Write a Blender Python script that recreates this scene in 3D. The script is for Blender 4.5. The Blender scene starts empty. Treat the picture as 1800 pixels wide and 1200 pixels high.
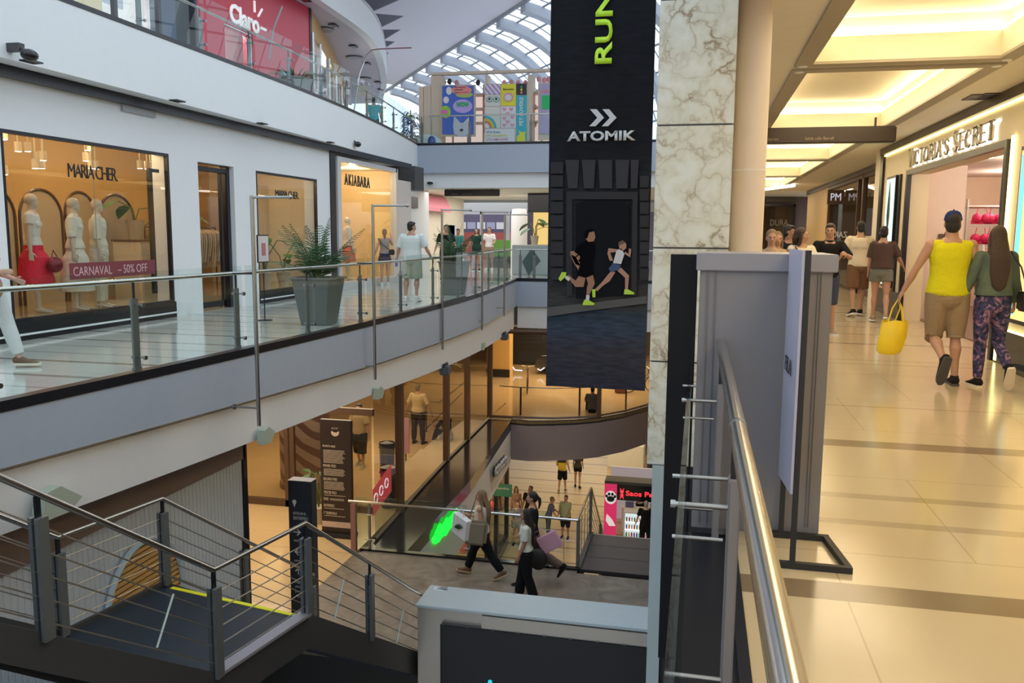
import bpy, bmesh, math, random
from mathutils import Vector, Matrix, Euler
random.seed(7)
SC = bpy.context.scene
COL = SC.collection
PI = math.pi

# ---------------------------------------------------------------- camera
EYE = Vector((0, 0, 1.55)); FPX = 1470.0
YAW, PITCH, ROLL = math.radians(12.5), math.radians(7.36), math.radians(.46)
def _basis():
    f0 = Vector((-math.sin(YAW), math.cos(YAW), 0)); r0 = Vector((math.cos(YAW), math.sin(YAW), 0)); z = Vector((0, 0, 1))
    f = f0*math.cos(PITCH) - z*math.sin(PITCH); u = f0*math.sin(PITCH) + z*math.cos(PITCH)
    r = r0*math.cos(ROLL) + u*math.sin(ROLL); u = -r0*math.sin(ROLL) + u*math.cos(ROLL)
    return r, u, f
_R, _U, _F = _basis()
cam_d = bpy.data.cameras.new('camera'); cam = bpy.data.objects.new('camera', cam_d); COL.objects.link(cam)
cam_d.sensor_width = 36; cam_d.lens = 36*FPX/1800; cam_d.clip_start = .05; cam_d.clip_end = 400
cam.matrix_world = Matrix(((_R.x, _U.x, -_F.x, EYE.x), (_R.y, _U.y, -_F.y, EYE.y), (_R.z, _U.z, -_F.z, EYE.z), (0, 0, 0, 1)))
SC.camera = cam
def _hit(px, py, k, v):
    d = _F + _R*((px-900)/FPX) + _U*((600-py)/FPX)
    return EYE + d*((v-EYE[k])/d[k])
def UX(px, py, v): return _hit(px, py, 0, v)      # point of the plane X = v seen at a place of the photograph
def UY(px, py, v): return _hit(px, py, 1, v)
def UZ(px, py, v): return _hit(px, py, 2, v)

# ---------------------------------------------------------------- view, world, lights
SC.view_settings.view_transform = 'Standard'; SC.view_settings.look = 'None'; SC.view_settings.gamma = 1
SC.view_settings.use_curve_mapping = False; SC.view_settings.exposure = 0.0
SC.cycles.use_denoising = True; SC.cycles.max_bounces = 7; SC.cycles.transparent_max_bounces = 24
SC.cycles.diffuse_bounces = 4; SC.cycles.glossy_bounces = 3; SC.cycles.sample_clamp_indirect = 4
SC.cycles.caustics_reflective = False; SC.cycles.caustics_refractive = False
W = bpy.data.worlds.new('sky'); SC.world = W; W.use_nodes = True
wn = W.node_tree; wn.nodes.clear()
wo = wn.nodes.new('ShaderNodeOutputWorld'); wb = wn.nodes.new('ShaderNodeBackground'); wr = wn.nodes.new('ShaderNodeValToRGB')
wt = wn.nodes.new('ShaderNodeTexCoord'); wx = wn.nodes.new('ShaderNodeSeparateXYZ')
wn.links.new(wt.outputs['Generated'], wx.inputs[0]); wn.links.new(wx.outputs['Z'], wr.inputs[0])
wr.color_ramp.elements[0].position = 0.0; wr.color_ramp.elements[0].color = (.25, .26, .28, 1)
wr.color_ramp.elements[1].position = .12; wr.color_ramp.elements[1].color = (.76, .89, 1.0, 1)
wn.links.new(wr.outputs[0], wb.inputs[0]); wb.inputs[1].default_value = 1.55
wn.links.new(wb.outputs[0], wo.inputs[0])
def area(name, loc, sx, sy, power, color, rot=(0, 0, 0)):
    d = bpy.data.lights.new(name, 'AREA'); d.shape = 'RECTANGLE'; d.size = sx; d.size_y = sy; d.energy = power; d.color = color
    o = bpy.data.objects.new(name, d); o.location = loc; o.rotation_euler = rot; COL.objects.link(o); return o
WARM = (1, .80, .52); SOFTW = (1, .86, .66)
def lamp(name, loc, power, color, r=.05):
    d = bpy.data.lights.new(name, 'POINT'); d.energy = power; d.color = color; d.shadow_soft_size = r
    o = bpy.data.objects.new(name, d); o.location = loc; COL.objects.link(o); return o
COFFERS = [(-1.6, 3.7), (4.2, 9.5), (10.0, 15.3), (15.8, 21.1), (21.6, 26.9), (27.4, 32.7)]
for y0, y1 in COFFERS: area('corridor_light', (1.98, (y0+y1)/2, 3.70), 1.3, y1-y0-.7, 66, WARM)
area('corridor_light', (3.0, 37, 3.34), .12, 5, 60, SOFTW)
for y in (12.6, 15.2): lamp('underwear_shop_light', (5.2, y, 2.72), 75, (1, .84, .68))
lamp('underwear_shop_light', (6.0, 18.4, 2.5), 60, (1, .80, .68))
for x, y in ((-9.9, 10.8), (-9.9, 12.9), (-11.2, 10.6), (-11.3, 12.6), (-11.2, 14.6), (-10.8, 16.3), (-10.3, 18.2)): lamp('dress_shop_light', (x, y, 3.0), 25, (1, .72, .38), .06)
for x, y in ((-9.9, 21.6), (-10.2, 23.8)): lamp('corner_shop_light', (x, y, 3.2), 60, (1, .76, .42), .06)
area('far_hall_light', (-8, 35, 3.1), 5, 8, 270, (1, .94, .88))
area('far_hall_light', (-11.5, 46, 4.4), 7, 5, 230, (.97, .97, 1))
lamp('phone_shop_light', (-12.95, 21.0, 7.2), 70, (1, .97, .95), .08)  # extra lamp added to brighten what shows through the red shop's window
for y in (16.5, 22, 30): lamp('phone_shop_light', (-14.0, y, 7.6), 120, (1, .97, .95), .1)
area('lower_hall_light', (-9.5, 19.5, -1.55), 5, 9, 400, (1, .82, .58))
area('lower_hall_light', (-4.6, 35.5, -1.80), 6, 9, 620, (1, .80, .54))
area('lower_lobby_light', (-8.6, 13.6, -1.5), 3, 3, 70, (1, .82, .58))
area('basement_light', (-4.0, 40, -6.35), 8, 18, 520, (1, .78, .45))
area('basement_light', (-3.6, 24, -6.1), 3, 6, 60, (1, .84, .6))

# ---------------------------------------------------------------- mesh helpers
ORG = {}
class MB:
    def __init__(s): s.v = []; s.f = []; s.m = []; s.cur = 0
    def add(s, vs, fs):
        b = len(s.v); s.v += [tuple(v) for v in vs]; s.f += [tuple(i+b for i in f) for f in fs]; s.m += [s.cur]*len(fs); return s
    def box(s, x0, x1, y0, y1, z0, z1):
        x0, x1 = min(x0, x1), max(x0, x1); y0, y1 = min(y0, y1), max(y0, y1); z0, z1 = min(z0, z1), max(z0, z1)
        return s.add([(x0,y0,z0),(x1,y0,z0),(x1,y1,z0),(x0,y1,z0),(x0,y0,z1),(x1,y0,z1),(x1,y1,z1),(x0,y1,z1)],
                     [(0,3,2,1),(4,5,6,7),(0,1,5,4),(1,2,6,5),(2,3,7,6),(3,0,4,7)])
    def bev(s, x0, x1, y0, y1, z0, z1, r=.01):
        bm = bmesh.new(); bmesh.ops.create_cube(bm, size=1)
        for v in bm.verts: v.co = Vector(((x0+x1)/2+v.co.x*(x1-x0), (y0+y1)/2+v.co.y*(y1-y0), (z0+z1)/2+v.co.z*(z1-z0)))
        bmesh.ops.bevel(bm, geom=bm.edges[:], offset=r, segments=2, affect='EDGES')
        bm.verts.index_update(); s.add([v.co.copy() for v in bm.verts], [[v.index for v in f.verts] for f in bm.faces]); bm.free(); return s
    def prism(s, poly, a, b, axis='z'):
        # poly: list of 2D points; extruded from a to b along the axis
        def P(p, t):
            if axis == 'z': return (p[0], p[1], t)
            if axis == 'y': return (p[0], t, p[1])
            return (t, p[0], p[1])
        n = len(poly)
        return s.add([P(p, a) for p in poly]+[P(p, b) for p in poly],
                     [tuple(range(n))[::-1], tuple(range(n, 2*n))]+[(i, (i+1) % n, n+(i+1) % n, n+i) for i in range(n)])
    def quad(s, *p): return s.add(p, [tuple(range(len(p)))])
    def tube(s, pts, r, n=10, caps=True, flat=1.0):
        pts = [Vector(p) for p in pts]; rs = r if isinstance(r, (list, tuple)) else [r]*len(pts)
        vs = []; ref = None
        for i, p in enumerate(pts):
            t = (pts[min(i+1, len(pts)-1)]-pts[max(i-1, 0)]).normalized()
            if ref is None: ref = Vector((0, 0, 1)) if abs(t.z) < .9 else Vector((1, 0, 0))
            a = ref.cross(t).normalized(); b = t.cross(a); ref = b if abs(b.dot(t)) < .5 else ref
            for k in range(n):
                w = 2*PI*k/n; vs.append(p+a*math.cos(w)*rs[i]+b*math.sin(w)*rs[i]*flat)
        fs = [(i*n+k, i*n+(k+1) % n, (i+1)*n+(k+1) % n, (i+1)*n+k) for i in range(len(pts)-1) for k in range(n)]
        if caps: fs += [tuple(range(n))[::-1], tuple(range((len(pts)-1)*n, len(pts)*n))]
        return s.add(vs, fs)
    def ball(s, c, r, nu=12, nv=8):
        rx, ry, rz = r if isinstance(r, (tuple, list)) else (r, r, r); c = Vector(c)
        vs = [c+Vector((0, 0, rz))]
        for i in range(1, nv):
            t = PI*i/nv
            for k in range(nu): w = 2*PI*k/nu; vs.append(c+Vector((rx*math.sin(t)*math.cos(w), ry*math.sin(t)*math.sin(w), rz*math.cos(t))))
        vs.append(c-Vector((0, 0, rz))); L = len(vs)-1
        fs = [(0, 1+k, 1+(k+1) % nu) for k in range(nu)]+[(L, L-nu+(k+1) % nu, L-nu+k) for k in range(nu)]
        fs += [(1+i*nu+k, 1+(i+1)*nu+k, 1+(i+1)*nu+(k+1) % nu, 1+i*nu+(k+1) % nu) for i in range(nv-2) for k in range(nu)]
        return s.add(vs, fs)
    def lathe(s, prof, c=(0, 0, 0), n=24):
        vs = []; c = Vector(c)
        for r, z in prof:
            for k in range(n): w = 2*PI*k/n; vs.append(c+Vector((r*math.cos(w), r*math.sin(w), z)))
        m = len(prof)
        fs = [(i*n+k, i*n+(k+1) % n, (i+1)*n+(k+1) % n, (i+1)*n+k) for i in range(m-1) for k in range(n)]
        fs += [tuple(range(n))[::-1], tuple(range((m-1)*n, m*n))]
        return s.add(vs, fs)
    def move(s, M, i0=0):
        s.v[i0:] = [tuple(M @ Vector(v)) for v in s.v[i0:]]; return s
    def build(s, name, mat, parent=None, smooth=False, local=False):
        me = bpy.data.meshes.new(name)
        off = Vector((0, 0, 0))
        if parent is not None and not local: off = ORG.get(parent.name, off)
        me.from_pydata([tuple(Vector(v)-off) for v in s.v], [], s.f)
        ms = mat if isinstance(mat, (list, tuple)) else [mat]
        for m in ms: me.materials.append(m)
        if len(ms) > 1: me.polygons.foreach_set('material_index', s.m)
        bm = bmesh.new(); bm.from_mesh(me); bmesh.ops.recalc_face_normals(bm, faces=bm.faces[:]); bm.to_mesh(me); bm.free()
        o = bpy.data.objects.new(name, me); COL.objects.link(o)
        if parent is not None: o.parent = parent; ORG[o.name] = ORG.get(parent.name, Vector((0, 0, 0)))
        if smooth:
            me.polygons.foreach_set('use_smooth', [True]*len(me.polygons))
            try: me.set_sharp_from_angle(angle=math.radians(40))
            except Exception: pass
        me.update(); return o
def thing(name, loc, label, cat, group=None):
    o = bpy.data.objects.new(name, None); o.location = loc; o.empty_display_size = .1; COL.objects.link(o)
    ORG[o.name] = Vector(loc); return tag(o, label, cat, group)
def tag(o, label=None, cat=None, group=None, kind=None):
    if label and not 4 <= len(label.split()) <= 16: print('LABEL', len(label.split()), label)
    if label: o['label'] = label
    if cat: o['category'] = cat
    if group: o['group'] = group
    if kind: o['kind'] = kind
    return o
def struct(o, label=None): return tag(o, label, None, None, 'structure')
def sbox(name, m, *b, label=None, parent=None):
    o = MB().box(*b).build(name, m, parent)
    return struct(o, label) if parent is None else o
def kids(o): return [c for c in bpy.data.objects if c.parent == o]
def copy_tree(o, loc=None, rz=None, label=None, parent=None):
    c = o.copy(); COL.objects.link(c)
    if parent is not None: c.parent = parent
    for ch in kids(o):
        if ch is not c: copy_tree(ch, parent=c)
    if loc is not None: c.location = loc
    if rz is not None: c.rotation_euler[2] = rz
    if label: c['label'] = label
    return c

# ---------------------------------------------------------------- materials
MATS = {}
def mat(name, color, rough=.5, metal=0.0, emit=None, estr=0.0, noise=0.0, nscale=8.0, spec=None, bump=0.0, bscale=60.0, coat=0.0):
    if name in MATS: return MATS[name]
    m = bpy.data.materials.new(name); m.use_nodes = True; nt = m.node_tree; p = nt.nodes['Principled BSDF']
    p.inputs['Roughness'].default_value = rough; p.inputs['Metallic'].default_value = metal
    p.inputs['Base Color'].default_value = (*color, 1)
    if spec is not None: p.inputs['Specular IOR Level'].default_value = spec
    if coat: p.inputs['Coat Weight'].default_value = coat; p.inputs['Coat Roughness'].default_value = .05
    if emit: p.inputs['Emission Color'].default_value = (*emit, 1); p.inputs['Emission Strength'].default_value = estr
    tc = nt.nodes.new('ShaderNodeTexCoord')
    n = nt.nodes.new('ShaderNodeTexNoise'); n.inputs['Scale'].default_value = nscale; n.inputs['Detail'].default_value = 4
    nt.links.new(tc.outputs['Object'], n.inputs['Vector'])
    mx = nt.nodes.new('ShaderNodeMix'); mx.data_type = 'RGBA'; k = noise if noise else .04
    mx.inputs[6].default_value = (*[c*(1-k) for c in color], 1); mx.inputs[7].default_value = (*[min(1, c*(1+k)) for c in color], 1)
    nt.links.new(n.outputs['Fac'], mx.inputs[0]); nt.links.new(mx.outputs[2], p.inputs['Base Color'])
    if bump:
        n2 = nt.nodes.new('ShaderNodeTexNoise'); n2.inputs['Scale'].default_value = bscale; n2.inputs['Detail'].default_value = 3
        nt.links.new(tc.outputs['Object'], n2.inputs['Vector'])
        b = nt.nodes.new('ShaderNodeBump'); b.inputs['Strength'].default_value = bump; b.inputs['Distance'].default_value = .02
        nt.links.new(n2.outputs['Fac'], b.inputs['Height']); nt.links.new(b.outputs[0], p.inputs['Normal'])
    MATS[name] = m; return m
def glow(name, color, s):
    if name in MATS: return MATS[name]
    m = bpy.data.materials.new(name); m.use_nodes = True; nt = m.node_tree; nt.nodes.clear()
    o = nt.nodes.new('ShaderNodeOutputMaterial'); e = nt.nodes.new('ShaderNodeEmission')
    e.inputs[0].default_value = (*color, 1); e.inputs[1].default_value = s; nt.links.new(e.outputs[0], o.inputs[0]); MATS[name] = m; return m
def glass(name, tint=(.93, .98, .97), refl=1.0, rough=.0, base=.0):
    if name in MATS: return MATS[name]
    m = bpy.data.materials.new(name); m.use_nodes = True; nt = m.node_tree; nt.nodes.clear()
    o = nt.nodes.new('ShaderNodeOutputMaterial'); mx = nt.nodes.new('ShaderNodeMixShader')
    t = nt.nodes.new('ShaderNodeBsdfTransparent'); g = nt.nodes.new('ShaderNodeBsdfGlossy'); lw = nt.nodes.new('ShaderNodeFresnel')
    lw.inputs[0].default_value = 1.5; t.inputs[0].default_value = (*tint, 1); g.inputs['Roughness'].default_value = rough
    ma = nt.nodes.new('ShaderNodeMath'); ma.operation = 'MULTIPLY_ADD'; ma.inputs[1].default_value = refl; ma.inputs[2].default_value = base; ma.use_clamp = True
    ge = nt.nodes.new('ShaderNodeNewGeometry'); mr = nt.nodes.new('ShaderNodeMapRange'); mr.inputs[3].default_value = 1.5; mr.inputs[4].default_value = 1/1.5
    nt.links.new(ge.outputs['Backfacing'], mr.inputs[0]); nt.links.new(mr.outputs[0], lw.inputs[0])
    nt.links.new(lw.outputs[0], ma.inputs[0]); nt.links.new(ma.outputs[0], mx.inputs[0])
    nt.links.new(t.outputs[0], mx.inputs[1]); nt.links.new(g.outputs[0], mx.inputs[2]); nt.links.new(mx.outputs[0], o.inputs[0])
    MATS[name] = m; return m
def stripes(name, base, line, centres, rough=.12, tile=(1.2, .6), joint=None, period=None, extra=None):
    """polished floor: bands across Y plus fine tile joints"""
    m = bpy.data.materials.new(name); m.use_nodes = True; nt = m.node_tree; p = nt.nodes['Principled BSDF']; N = nt.nodes; L = nt.links
    p.inputs['Roughness'].default_value = rough; p.inputs['Specular IOR Level'].default_value = .5
    g = N.new('ShaderNodeNewGeometry'); x = N.new('ShaderNodeSeparateXYZ'); L.new(g.outputs['Position'], x.inputs[0])
    yv = x.outputs['Y']
    if period:
        md = N.new('ShaderNodeMath'); md.operation = 'FLOORED_MODULO'; md.inputs[1].default_value = period; L.new(yv, md.inputs[0]); yv = md.outputs[0]
    tot = None
    for c, w, k in centres:
        a = N.new('ShaderNodeMath'); a.operation = 'COMPARE'; a.inputs[1].default_value = c; a.inputs[2].default_value = w/2; L.new(yv, a.inputs[0])
        b = N.new('ShaderNodeMath'); b.operation = 'MULTIPLY_ADD'; b.inputs[1].default_value = k; L.new(a.outputs[0], b.inputs[0])
        if tot: L.new(tot, b.inputs[2])
        else: b.inputs[2].default_value = 0
        b.use_clamp = True; tot = b.outputs[0]
    nz = N.new('ShaderNodeTexNoise'); nz.inputs['Scale'].default_value = 1.3; nz.inputs['Detail'].default_value = 6; L.new(g.outputs['Position'], nz.inputs['Vector'])
    c0 = N.new('ShaderNodeMix'); c0.data_type = 'RGBA'; c0.inputs[6].default_value = (*[c*.93 for c in base], 1); c0.inputs[7].default_value = (*[min(1, c*1.05) for c in base], 1); L.new(nz.outputs['Fac'], c0.inputs[0])
    br = N.new('ShaderNodeTexBrick'); br.inputs['Color1'].default_value = (0, 0, 0, 1); br.inputs['Color2'].default_value = (0, 0, 0, 1); br.inputs['Mortar'].default_value = (1, 1, 1, 1)
    br.inputs['Scale'].default_value = 1; br.inputs['Mortar Size'].default_value = .004; br.inputs['Brick Width'].default_value = tile[0]; br.inputs['Row Height'].default_value = tile[1]
    L.new(g.outputs['Position'], br.inputs['Vector'])
    c1 = N.new('ShaderNodeMix'); c1.data_type = 'RGBA'; c1.inputs[7].default_value = (*(joint or line), 1); L.new(c0.outputs[2], c1.inputs[6])
    jm = N.new('ShaderNodeMath'); jm.operation = 'MULTIPLY'; jm.inputs[1].default_value = .55; L.new(br.outputs['Color'], jm.inputs[0]); L.new(jm.outputs[0], c1.inputs[0])
    c2 = N.new('ShaderNodeMix'); c2.data_type = 'RGBA'; c2.inputs[7].default_value = (*line, 1); L.new(c1.outputs[2], c2.inputs[6])
    if tot: L.new(tot, c2.inputs[0])
    else: c2.inputs[0].default_value = 0
    L.new(c2.outputs[2], p.inputs['Base Color']); MATS[name] = m; return m
def ramp_mat(name, kind, cols, scale=3, rough=.5, dist=1.5, rot=(0, 0, 0), metal=0, spec=.5):
    m = bpy.data.materials.new(name); m.use_nodes = True; nt = m.node_tree; p = nt.nodes['Principled BSDF']; N = nt.nodes; L = nt.links
    p.inputs['Roughness'].default_value = rough; p.inputs['Metallic'].default_value = metal; p.inputs['Specular IOR Level'].default_value = spec
    tc = N.new('ShaderNodeTexCoord'); mp = N.new('ShaderNodeMapping'); mp.inputs['Rotation'].default_value = rot; L.new(tc.outputs['Object'], mp.inputs[0])
    if kind == 'wave':
        t = N.new('ShaderNodeTexWave'); t.inputs['Distortion'].default_value = dist; t.inputs['Scale'].default_value = scale; out = t.outputs['Fac']; L.new(mp.outputs[0], t.inputs[0])
    elif kind == 'marble':
        n = N.new('ShaderNodeTexNoise'); n.inputs['Scale'].default_value = 3.2; n.inputs['Detail'].default_value = 7; L.new(mp.outputs[0], n.inputs['Vector'])
        va = N.new('ShaderNodeVectorMath'); va.operation = 'MULTIPLY_ADD'; va.inputs[1].default_value = (.95, .95, .95); L.new(n.outputs['Color'], va.inputs[0]); L.new(mp.outputs[0], va.inputs[2])
        t = N.new('ShaderNodeTexVoronoi'); t.feature = 'DISTANCE_TO_EDGE'; t.inputs['Scale'].default_value = scale; L.new(va.outputs[0], t.inputs['Vector']); 
        n2 = N.new('ShaderNodeTexNoise'); n2.inputs['Scale'].default_value = 3.5; n2.inputs['Detail'].default_value = 4; L.new(mp.outputs[0], n2.inputs['Vector'])
        mm = N.new('ShaderNodeMath'); mm.operation = 'MULTIPLY_ADD'; mm.inputs[1].default_value = .42; L.new(n2.outputs['Fac'], mm.inputs[0]); L.new(t.outputs['Distance'], mm.inputs[2]); 
        sb = N.new('ShaderNodeMath'); sb.operation = 'SUBTRACT'; sb.inputs[1].default_value = .17; L.new(mm.outputs[0], sb.inputs[0]); out = sb.outputs[0]
    else:
        t = N.new('ShaderNodeTexNoise'); t.inputs['Scale'].default_value = scale; t.inputs['Detail'].default_value = 6; t.inputs['Distortion'].default_value = dist; out = t.outputs['Fac']; L.new(mp.outputs[0], t.inputs[0])
    r = N.new('ShaderNodeValToRGB'); e = r.color_ramp.elements; L.new(out, r.inputs[0])
    while len(e) < len(cols): e.new(.5)
    for i, (pos, c) in enumerate(cols): e[i].position = pos; e[i].color = (*c, 1)
    L.new(r.outputs[0], p.inputs['Base Color']); MATS[name] = m; return m

M = MATS
mat('white_paint', (.80, .82, .84), .55, noise=.02)
mat('cream_paint', (.80, .70, .52), .6)
mat('ceiling_paint', (.84, .78, .66), .7)
mat('grey_band', (.40, .46, .56), .5)
mat('white_band', (.78, .78, .79), .55, noise=.03)
mat('black_trim', (.012, .013, .018), .3)
mat('black_gloss', (.012, .013, .016), .12)
mat('soffit_west', (.62, .62, .64), .6)
mat('black_matte', (.02, .02, .022), .6)
mat('steel', (.62, .60, .57), .22, 1.0)
mat('steel_dark', (.30, .30, .31), .32, 1.0)
mat('post_grey', (.22, .235, .24), .42, .6)
mat('cable', (.45, .44, .42), .3, 1.0)
mat('wall_cream', (.82, .74, .60), .6)
mat('shop_yellow', (.66, .46, .22), .6)
mat('brown_frame', (.10, .055, .035), .4)
mat('purple_grey', (.26, .22, .24), .6)
mat('dark_grey', (.06, .06, .065), .5)
mat('panel_grey', (.23, .22, .235), .45)
mat('champagne', (.55, .52, .46), .35, .85)
mat('box_top', (.50, .58, .62), .35, .5)
mat('wood', (.62, .44, .26), .5, noise=.2, nscale=3)
mat('wood_light', (.70, .52, .36), .5, noise=.1, nscale=3)
mat('pink_cream', (.72, .64, .59), .5)
glass('rail_glass', (.86, .94, .93), .9)
glass('shop_glass', (.95, .96, .95), .75)
glass('dark_glass', (.72, .68, .60), 1.0)
glass('case_glass', (.95, .97, .98), 1.0)
mat('lamp_white', (.9, .9, .88), .5)
glow('lamp_glow', (1, .86, .62), 14)
glow('coffer_glow', (1, .80, .46), 2.6)
glow('coffer_hot', (1, .86, .55), 11)
glow('strip_glow', (1, .85, .35), 4)
glow('tube_glow', (1, .90, .74), 8)

def text(name, s, m, parent, origin, xdir, updir, h, w=None, ext=.004, align='CENTER', spacing=1.0, bold=0.0, tag_as=None):
    """lettering: real extruded letters; origin = centre (or left) of the line, h = letter height, w = total width"""
    c = bpy.data.curves.new(name, 'FONT'); c.body = s; c.size = 1; c.extrude = 0; c.align_x = align; c.align_y = 'CENTER'; c.space_character = spacing; c.offset = bold
    c.resolution_u = 3
    t = bpy.data.objects.new(name, c); COL.objects.link(t)
    dg = bpy.context.evaluated_depsgraph_get(); dg.update()
    me = bpy.data.meshes.new_from_object(t.evaluated_get(dg)); COL.objects.unlink(t); bpy.data.objects.remove(t); bpy.data.curves.remove(c)
    xs = [v.co.x for v in me.vertices]; ys = [v.co.y for v in me.vertices]
    cx, cy = (min(xs)+max(xs))/2 if align == 'CENTER' else min(xs), (min(ys)+max(ys))/2
    sy = h/(max(ys)-min(ys)); sx = (w/(max(xs)-min(xs))) if w else sy
    X = Vector(xdir).normalized(); Y = Vector(updir).normalized(); Z = X.cross(Y); o3 = Vector(origin)
    off = ORG.get(parent.name, Vector((0, 0, 0))) if parent else Vector((0, 0, 0))
    bm = bmesh.new(); bm.from_mesh(me)
    if ext > 0:
        r = bmesh.ops.extrude_face_region(bm, geom=bm.faces[:]); vs = [g for g in r['geom'] if isinstance(g, bmesh.types.BMVert)]
        for v in vs: v.co.z += 1
    for v in bm.verts:
        p = v.co.copy(); v.co = o3 + X*((p.x-cx)*sx) + Y*((p.y-cy)*sy) + Z*(p.z*ext) - off
    bmesh.ops.recalc_face_normals(bm, faces=bm.faces[:])
    bm.to_mesh(me); bm.free(); me.materials.clear(); me.materials.append(m); me.name = name
    o = bpy.data.objects.new(name, me); COL.objects.link(o)
    if parent: o.parent = parent; ORG[o.name] = off
    return o
def lerp_tab(tab, t):
    if t <= tab[0][0]: return tab[0][1]
    for (a, va), (b, vb) in zip(tab, tab[1:]):
        if t <= b:
            u = (t-a)/(b-a); return va+(vb-va)*u
    return tab[-1][1]
def smooth_tab(tab, t, w=1.6):
    return sum(lerp_tab(tab, t+k*w/4)*(5-abs(k)) for k in range(-4, 5))/25
E1T = [(-6, -8.9), (0, -6.95), (4, -6.32), (6.5, -6.08), (8, -5.95), (10, -5.80), (12, -5.69), (14, -5.60), (16, -5.53), (18, -5.48), (20, -5.48), (22, -5.58), (24, -5.74), (26, -5.92), (28.5, -6.15), (34, -6.7)]
def E1(y): return smooth_tab(E1T, y)
E2T = [(-6, -8.75), (9, -8.75), (14, -8.80), (18, -8.88), (21, -9.05), (25, -9.45), (29.5, -10.1), (34, -10.9)]
def E2(y): return smooth_tab(E2T, y)
E3T = [(-6, -10.6), (16, -10.9), (24, -11.4), (28.5, -11.6), (31, -12.1), (33.5, -12.9), (37, -14.1), (40, -15.3), (44, -17.2)]
def E3(y): return smooth_tab(E3T, y, 2)
def frange(a, b, n): return [a+(b-a)*i/n for i in range(n+1)]
# ================================================================ THE SETTING
RST = [(3.74, .2, 1), (4.715, .09, .45), (5.21, .10, .45), (6.57, .21, .85), (8.07, .03, .5), (10.0, .03, .3), (10.8, .04, .5), (11.15, .04, .5), (12.87, .10, .8), (14.14, .05, .6), (15.3, .05, .5), (16.2, .08, .7),
       (18.1, .10, .8), (19.9, .10, .8), (21.6, .1, .6), (24, .12, .7), (26.5, .12, .7), (29, .12, .7)]
stripes('floor_right_tiles', (.56, .45, .28), (.22, .155, .085), RST, .16, (1.35, 1.41), joint=(.30, .2, .1))
LST = [(.35, .10, .8), (.95, .05, .5), (1.55, .05, .5), (2.15, .10, .7)]
stripes('floor_left_tiles', (.60, .60, .55), (.19, .16, .13), LST, .10, (1.2, .6), period=2.7, joint=(.35, .33, .3))
stripes('floor_lobby_tiles', (.60, .44, .24), (.3, .2, .1), [(.4, .04, .3)], .12, (1.2, 1.2), period=2.4)
stripes('floor_basement_tiles', (.52, .41, .25), (.22, .16, .09), [(.35, .14, .9), (.9, .05, .6), (1.35, .05, .6), (2.1, .14, .9)], .38, (1.2, .6), period=3.1)
M['floor_basement_tiles'].node_tree.nodes['Principled BSDF'].inputs['Specular IOR Level'].default_value = .25
ramp_mat('brown_stone', 'noise', [(.3, (.13, .105, .085)), (.55, (.20, .165, .135)), (.75, (.27, .23, .19))], 2.4, .45, 1.2)
ramp_mat('marble', 'marble', [(0, (.33, .26, .17)), (.035, (.52, .47, .36)), (.11, (.65, .64, .53)), (.4, (.73, .74, .66))], 4.0, .25)

def strip(name, mtl, fn, ys, z0, z1, thick=.1, parent=None):
    """a band that follows the plan curve fn between heights z0 and z1 (numbers or functions of y)"""
    b = MB(); n = len(ys); vs = []
    for y in ys:
        a = z0(y) if callable(z0) else z0; c = z1(y) if callable(z1) else z1; x = fn(y)
        vs += [(x, y, a), (x, y, c), (x-thick, y, c), (x-thick, y, a)]
    fs = []
    for i in range(n-1):
        for k in range(4): fs.append((i*4+k, (i+1)*4+k, (i+1)*4+(k+1) % 4, i*4+(k+1) % 4))
    fs += [(0, 1, 2, 3), ((n-1)*4+3, (n-1)*4+2, (n-1)*4+1, (n-1)*4)]
    return b.add(vs, fs).build(name, mtl, parent, smooth=True)
def deck(name, mtl, fn, ys, xin, z, t=.06):
    b = MB(); n = len(ys); vs = []
    for y in ys: vs += [(fn(y), y, z), (xin, y, z), (xin, y, z-t), (fn(y), y, z-t)]
    fs = []
    for i in range(n-1):
        for k in range(4): fs.append((i*4+k, (i+1)*4+k, (i+1)*4+(k+1) % 4, i*4+(k+1) % 4))
    fs += [(0, 1, 2, 3), ((n-1)*4+3, (n-1)*4+2, (n-1)*4+1, (n-1)*4)]
    return struct(b.add(vs, fs).build(name, mtl))
YS1 = frange(-6, 28.5, 46)
# ---- level one, west side
deck('floor_west_walkway', M['floor_left_tiles'], E1, YS1, -13.5, 0)
sbox('floor_north_hall', M['floor_left_tiles'], -18, .2, 28.5, 60, -.06, 0)
struct(strip('trim_1', M['black_trim'], lambda y: E1(y)+.012, YS1, -.09, .012, .14))
struct(strip('trim_2', M['grey_band'], E1, YS1, lambda y: lerp_tab([(6, -.60), (14, -.80), (28, -.95)], y), -.09, .3))
struct(strip('trim_3', M['cream_paint'], lambda y: E1(y)-.14, YS1, lambda y: lerp_tab([(6, -.72), (14, -.92), (28, -1.02)], y), lambda y: lerp_tab([(6, -.58), (14, -.78), (28, -.93)], y), .3))
struct(strip('trim_4', M['white_band'], lambda y: E1(y)-.10, YS1, lambda y: lerp_tab([(6, -1.25), (14, -1.37), (24, -1.66), (28, -1.72)], y), lambda y: lerp_tab([(6, -.66), (14, -.86), (28, -.99)], y), .3))
deck('ceiling_lower_west', M['ceiling_paint'], lambda y: E1(y)-.38, YS1, -13.5, -1.30, .05)
# bridge faces at the north end
sbox('trim_5', M['black_trim'], -6.15, .2, 28.48, 28.62, -.09, .012)
sbox('trim_6', M['grey_band'], -6.15, .2, 28.50, 28.8, -.98, -.09)
sbox('trim_7', M['white_band'], -6.15, .2, 28.60, 28.9, -1.74, -.98)
sbox('ceiling_lower_north', M['ceiling_paint'], -13.5, 4, 28.9, 44, -1.74, -1.68)
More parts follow.
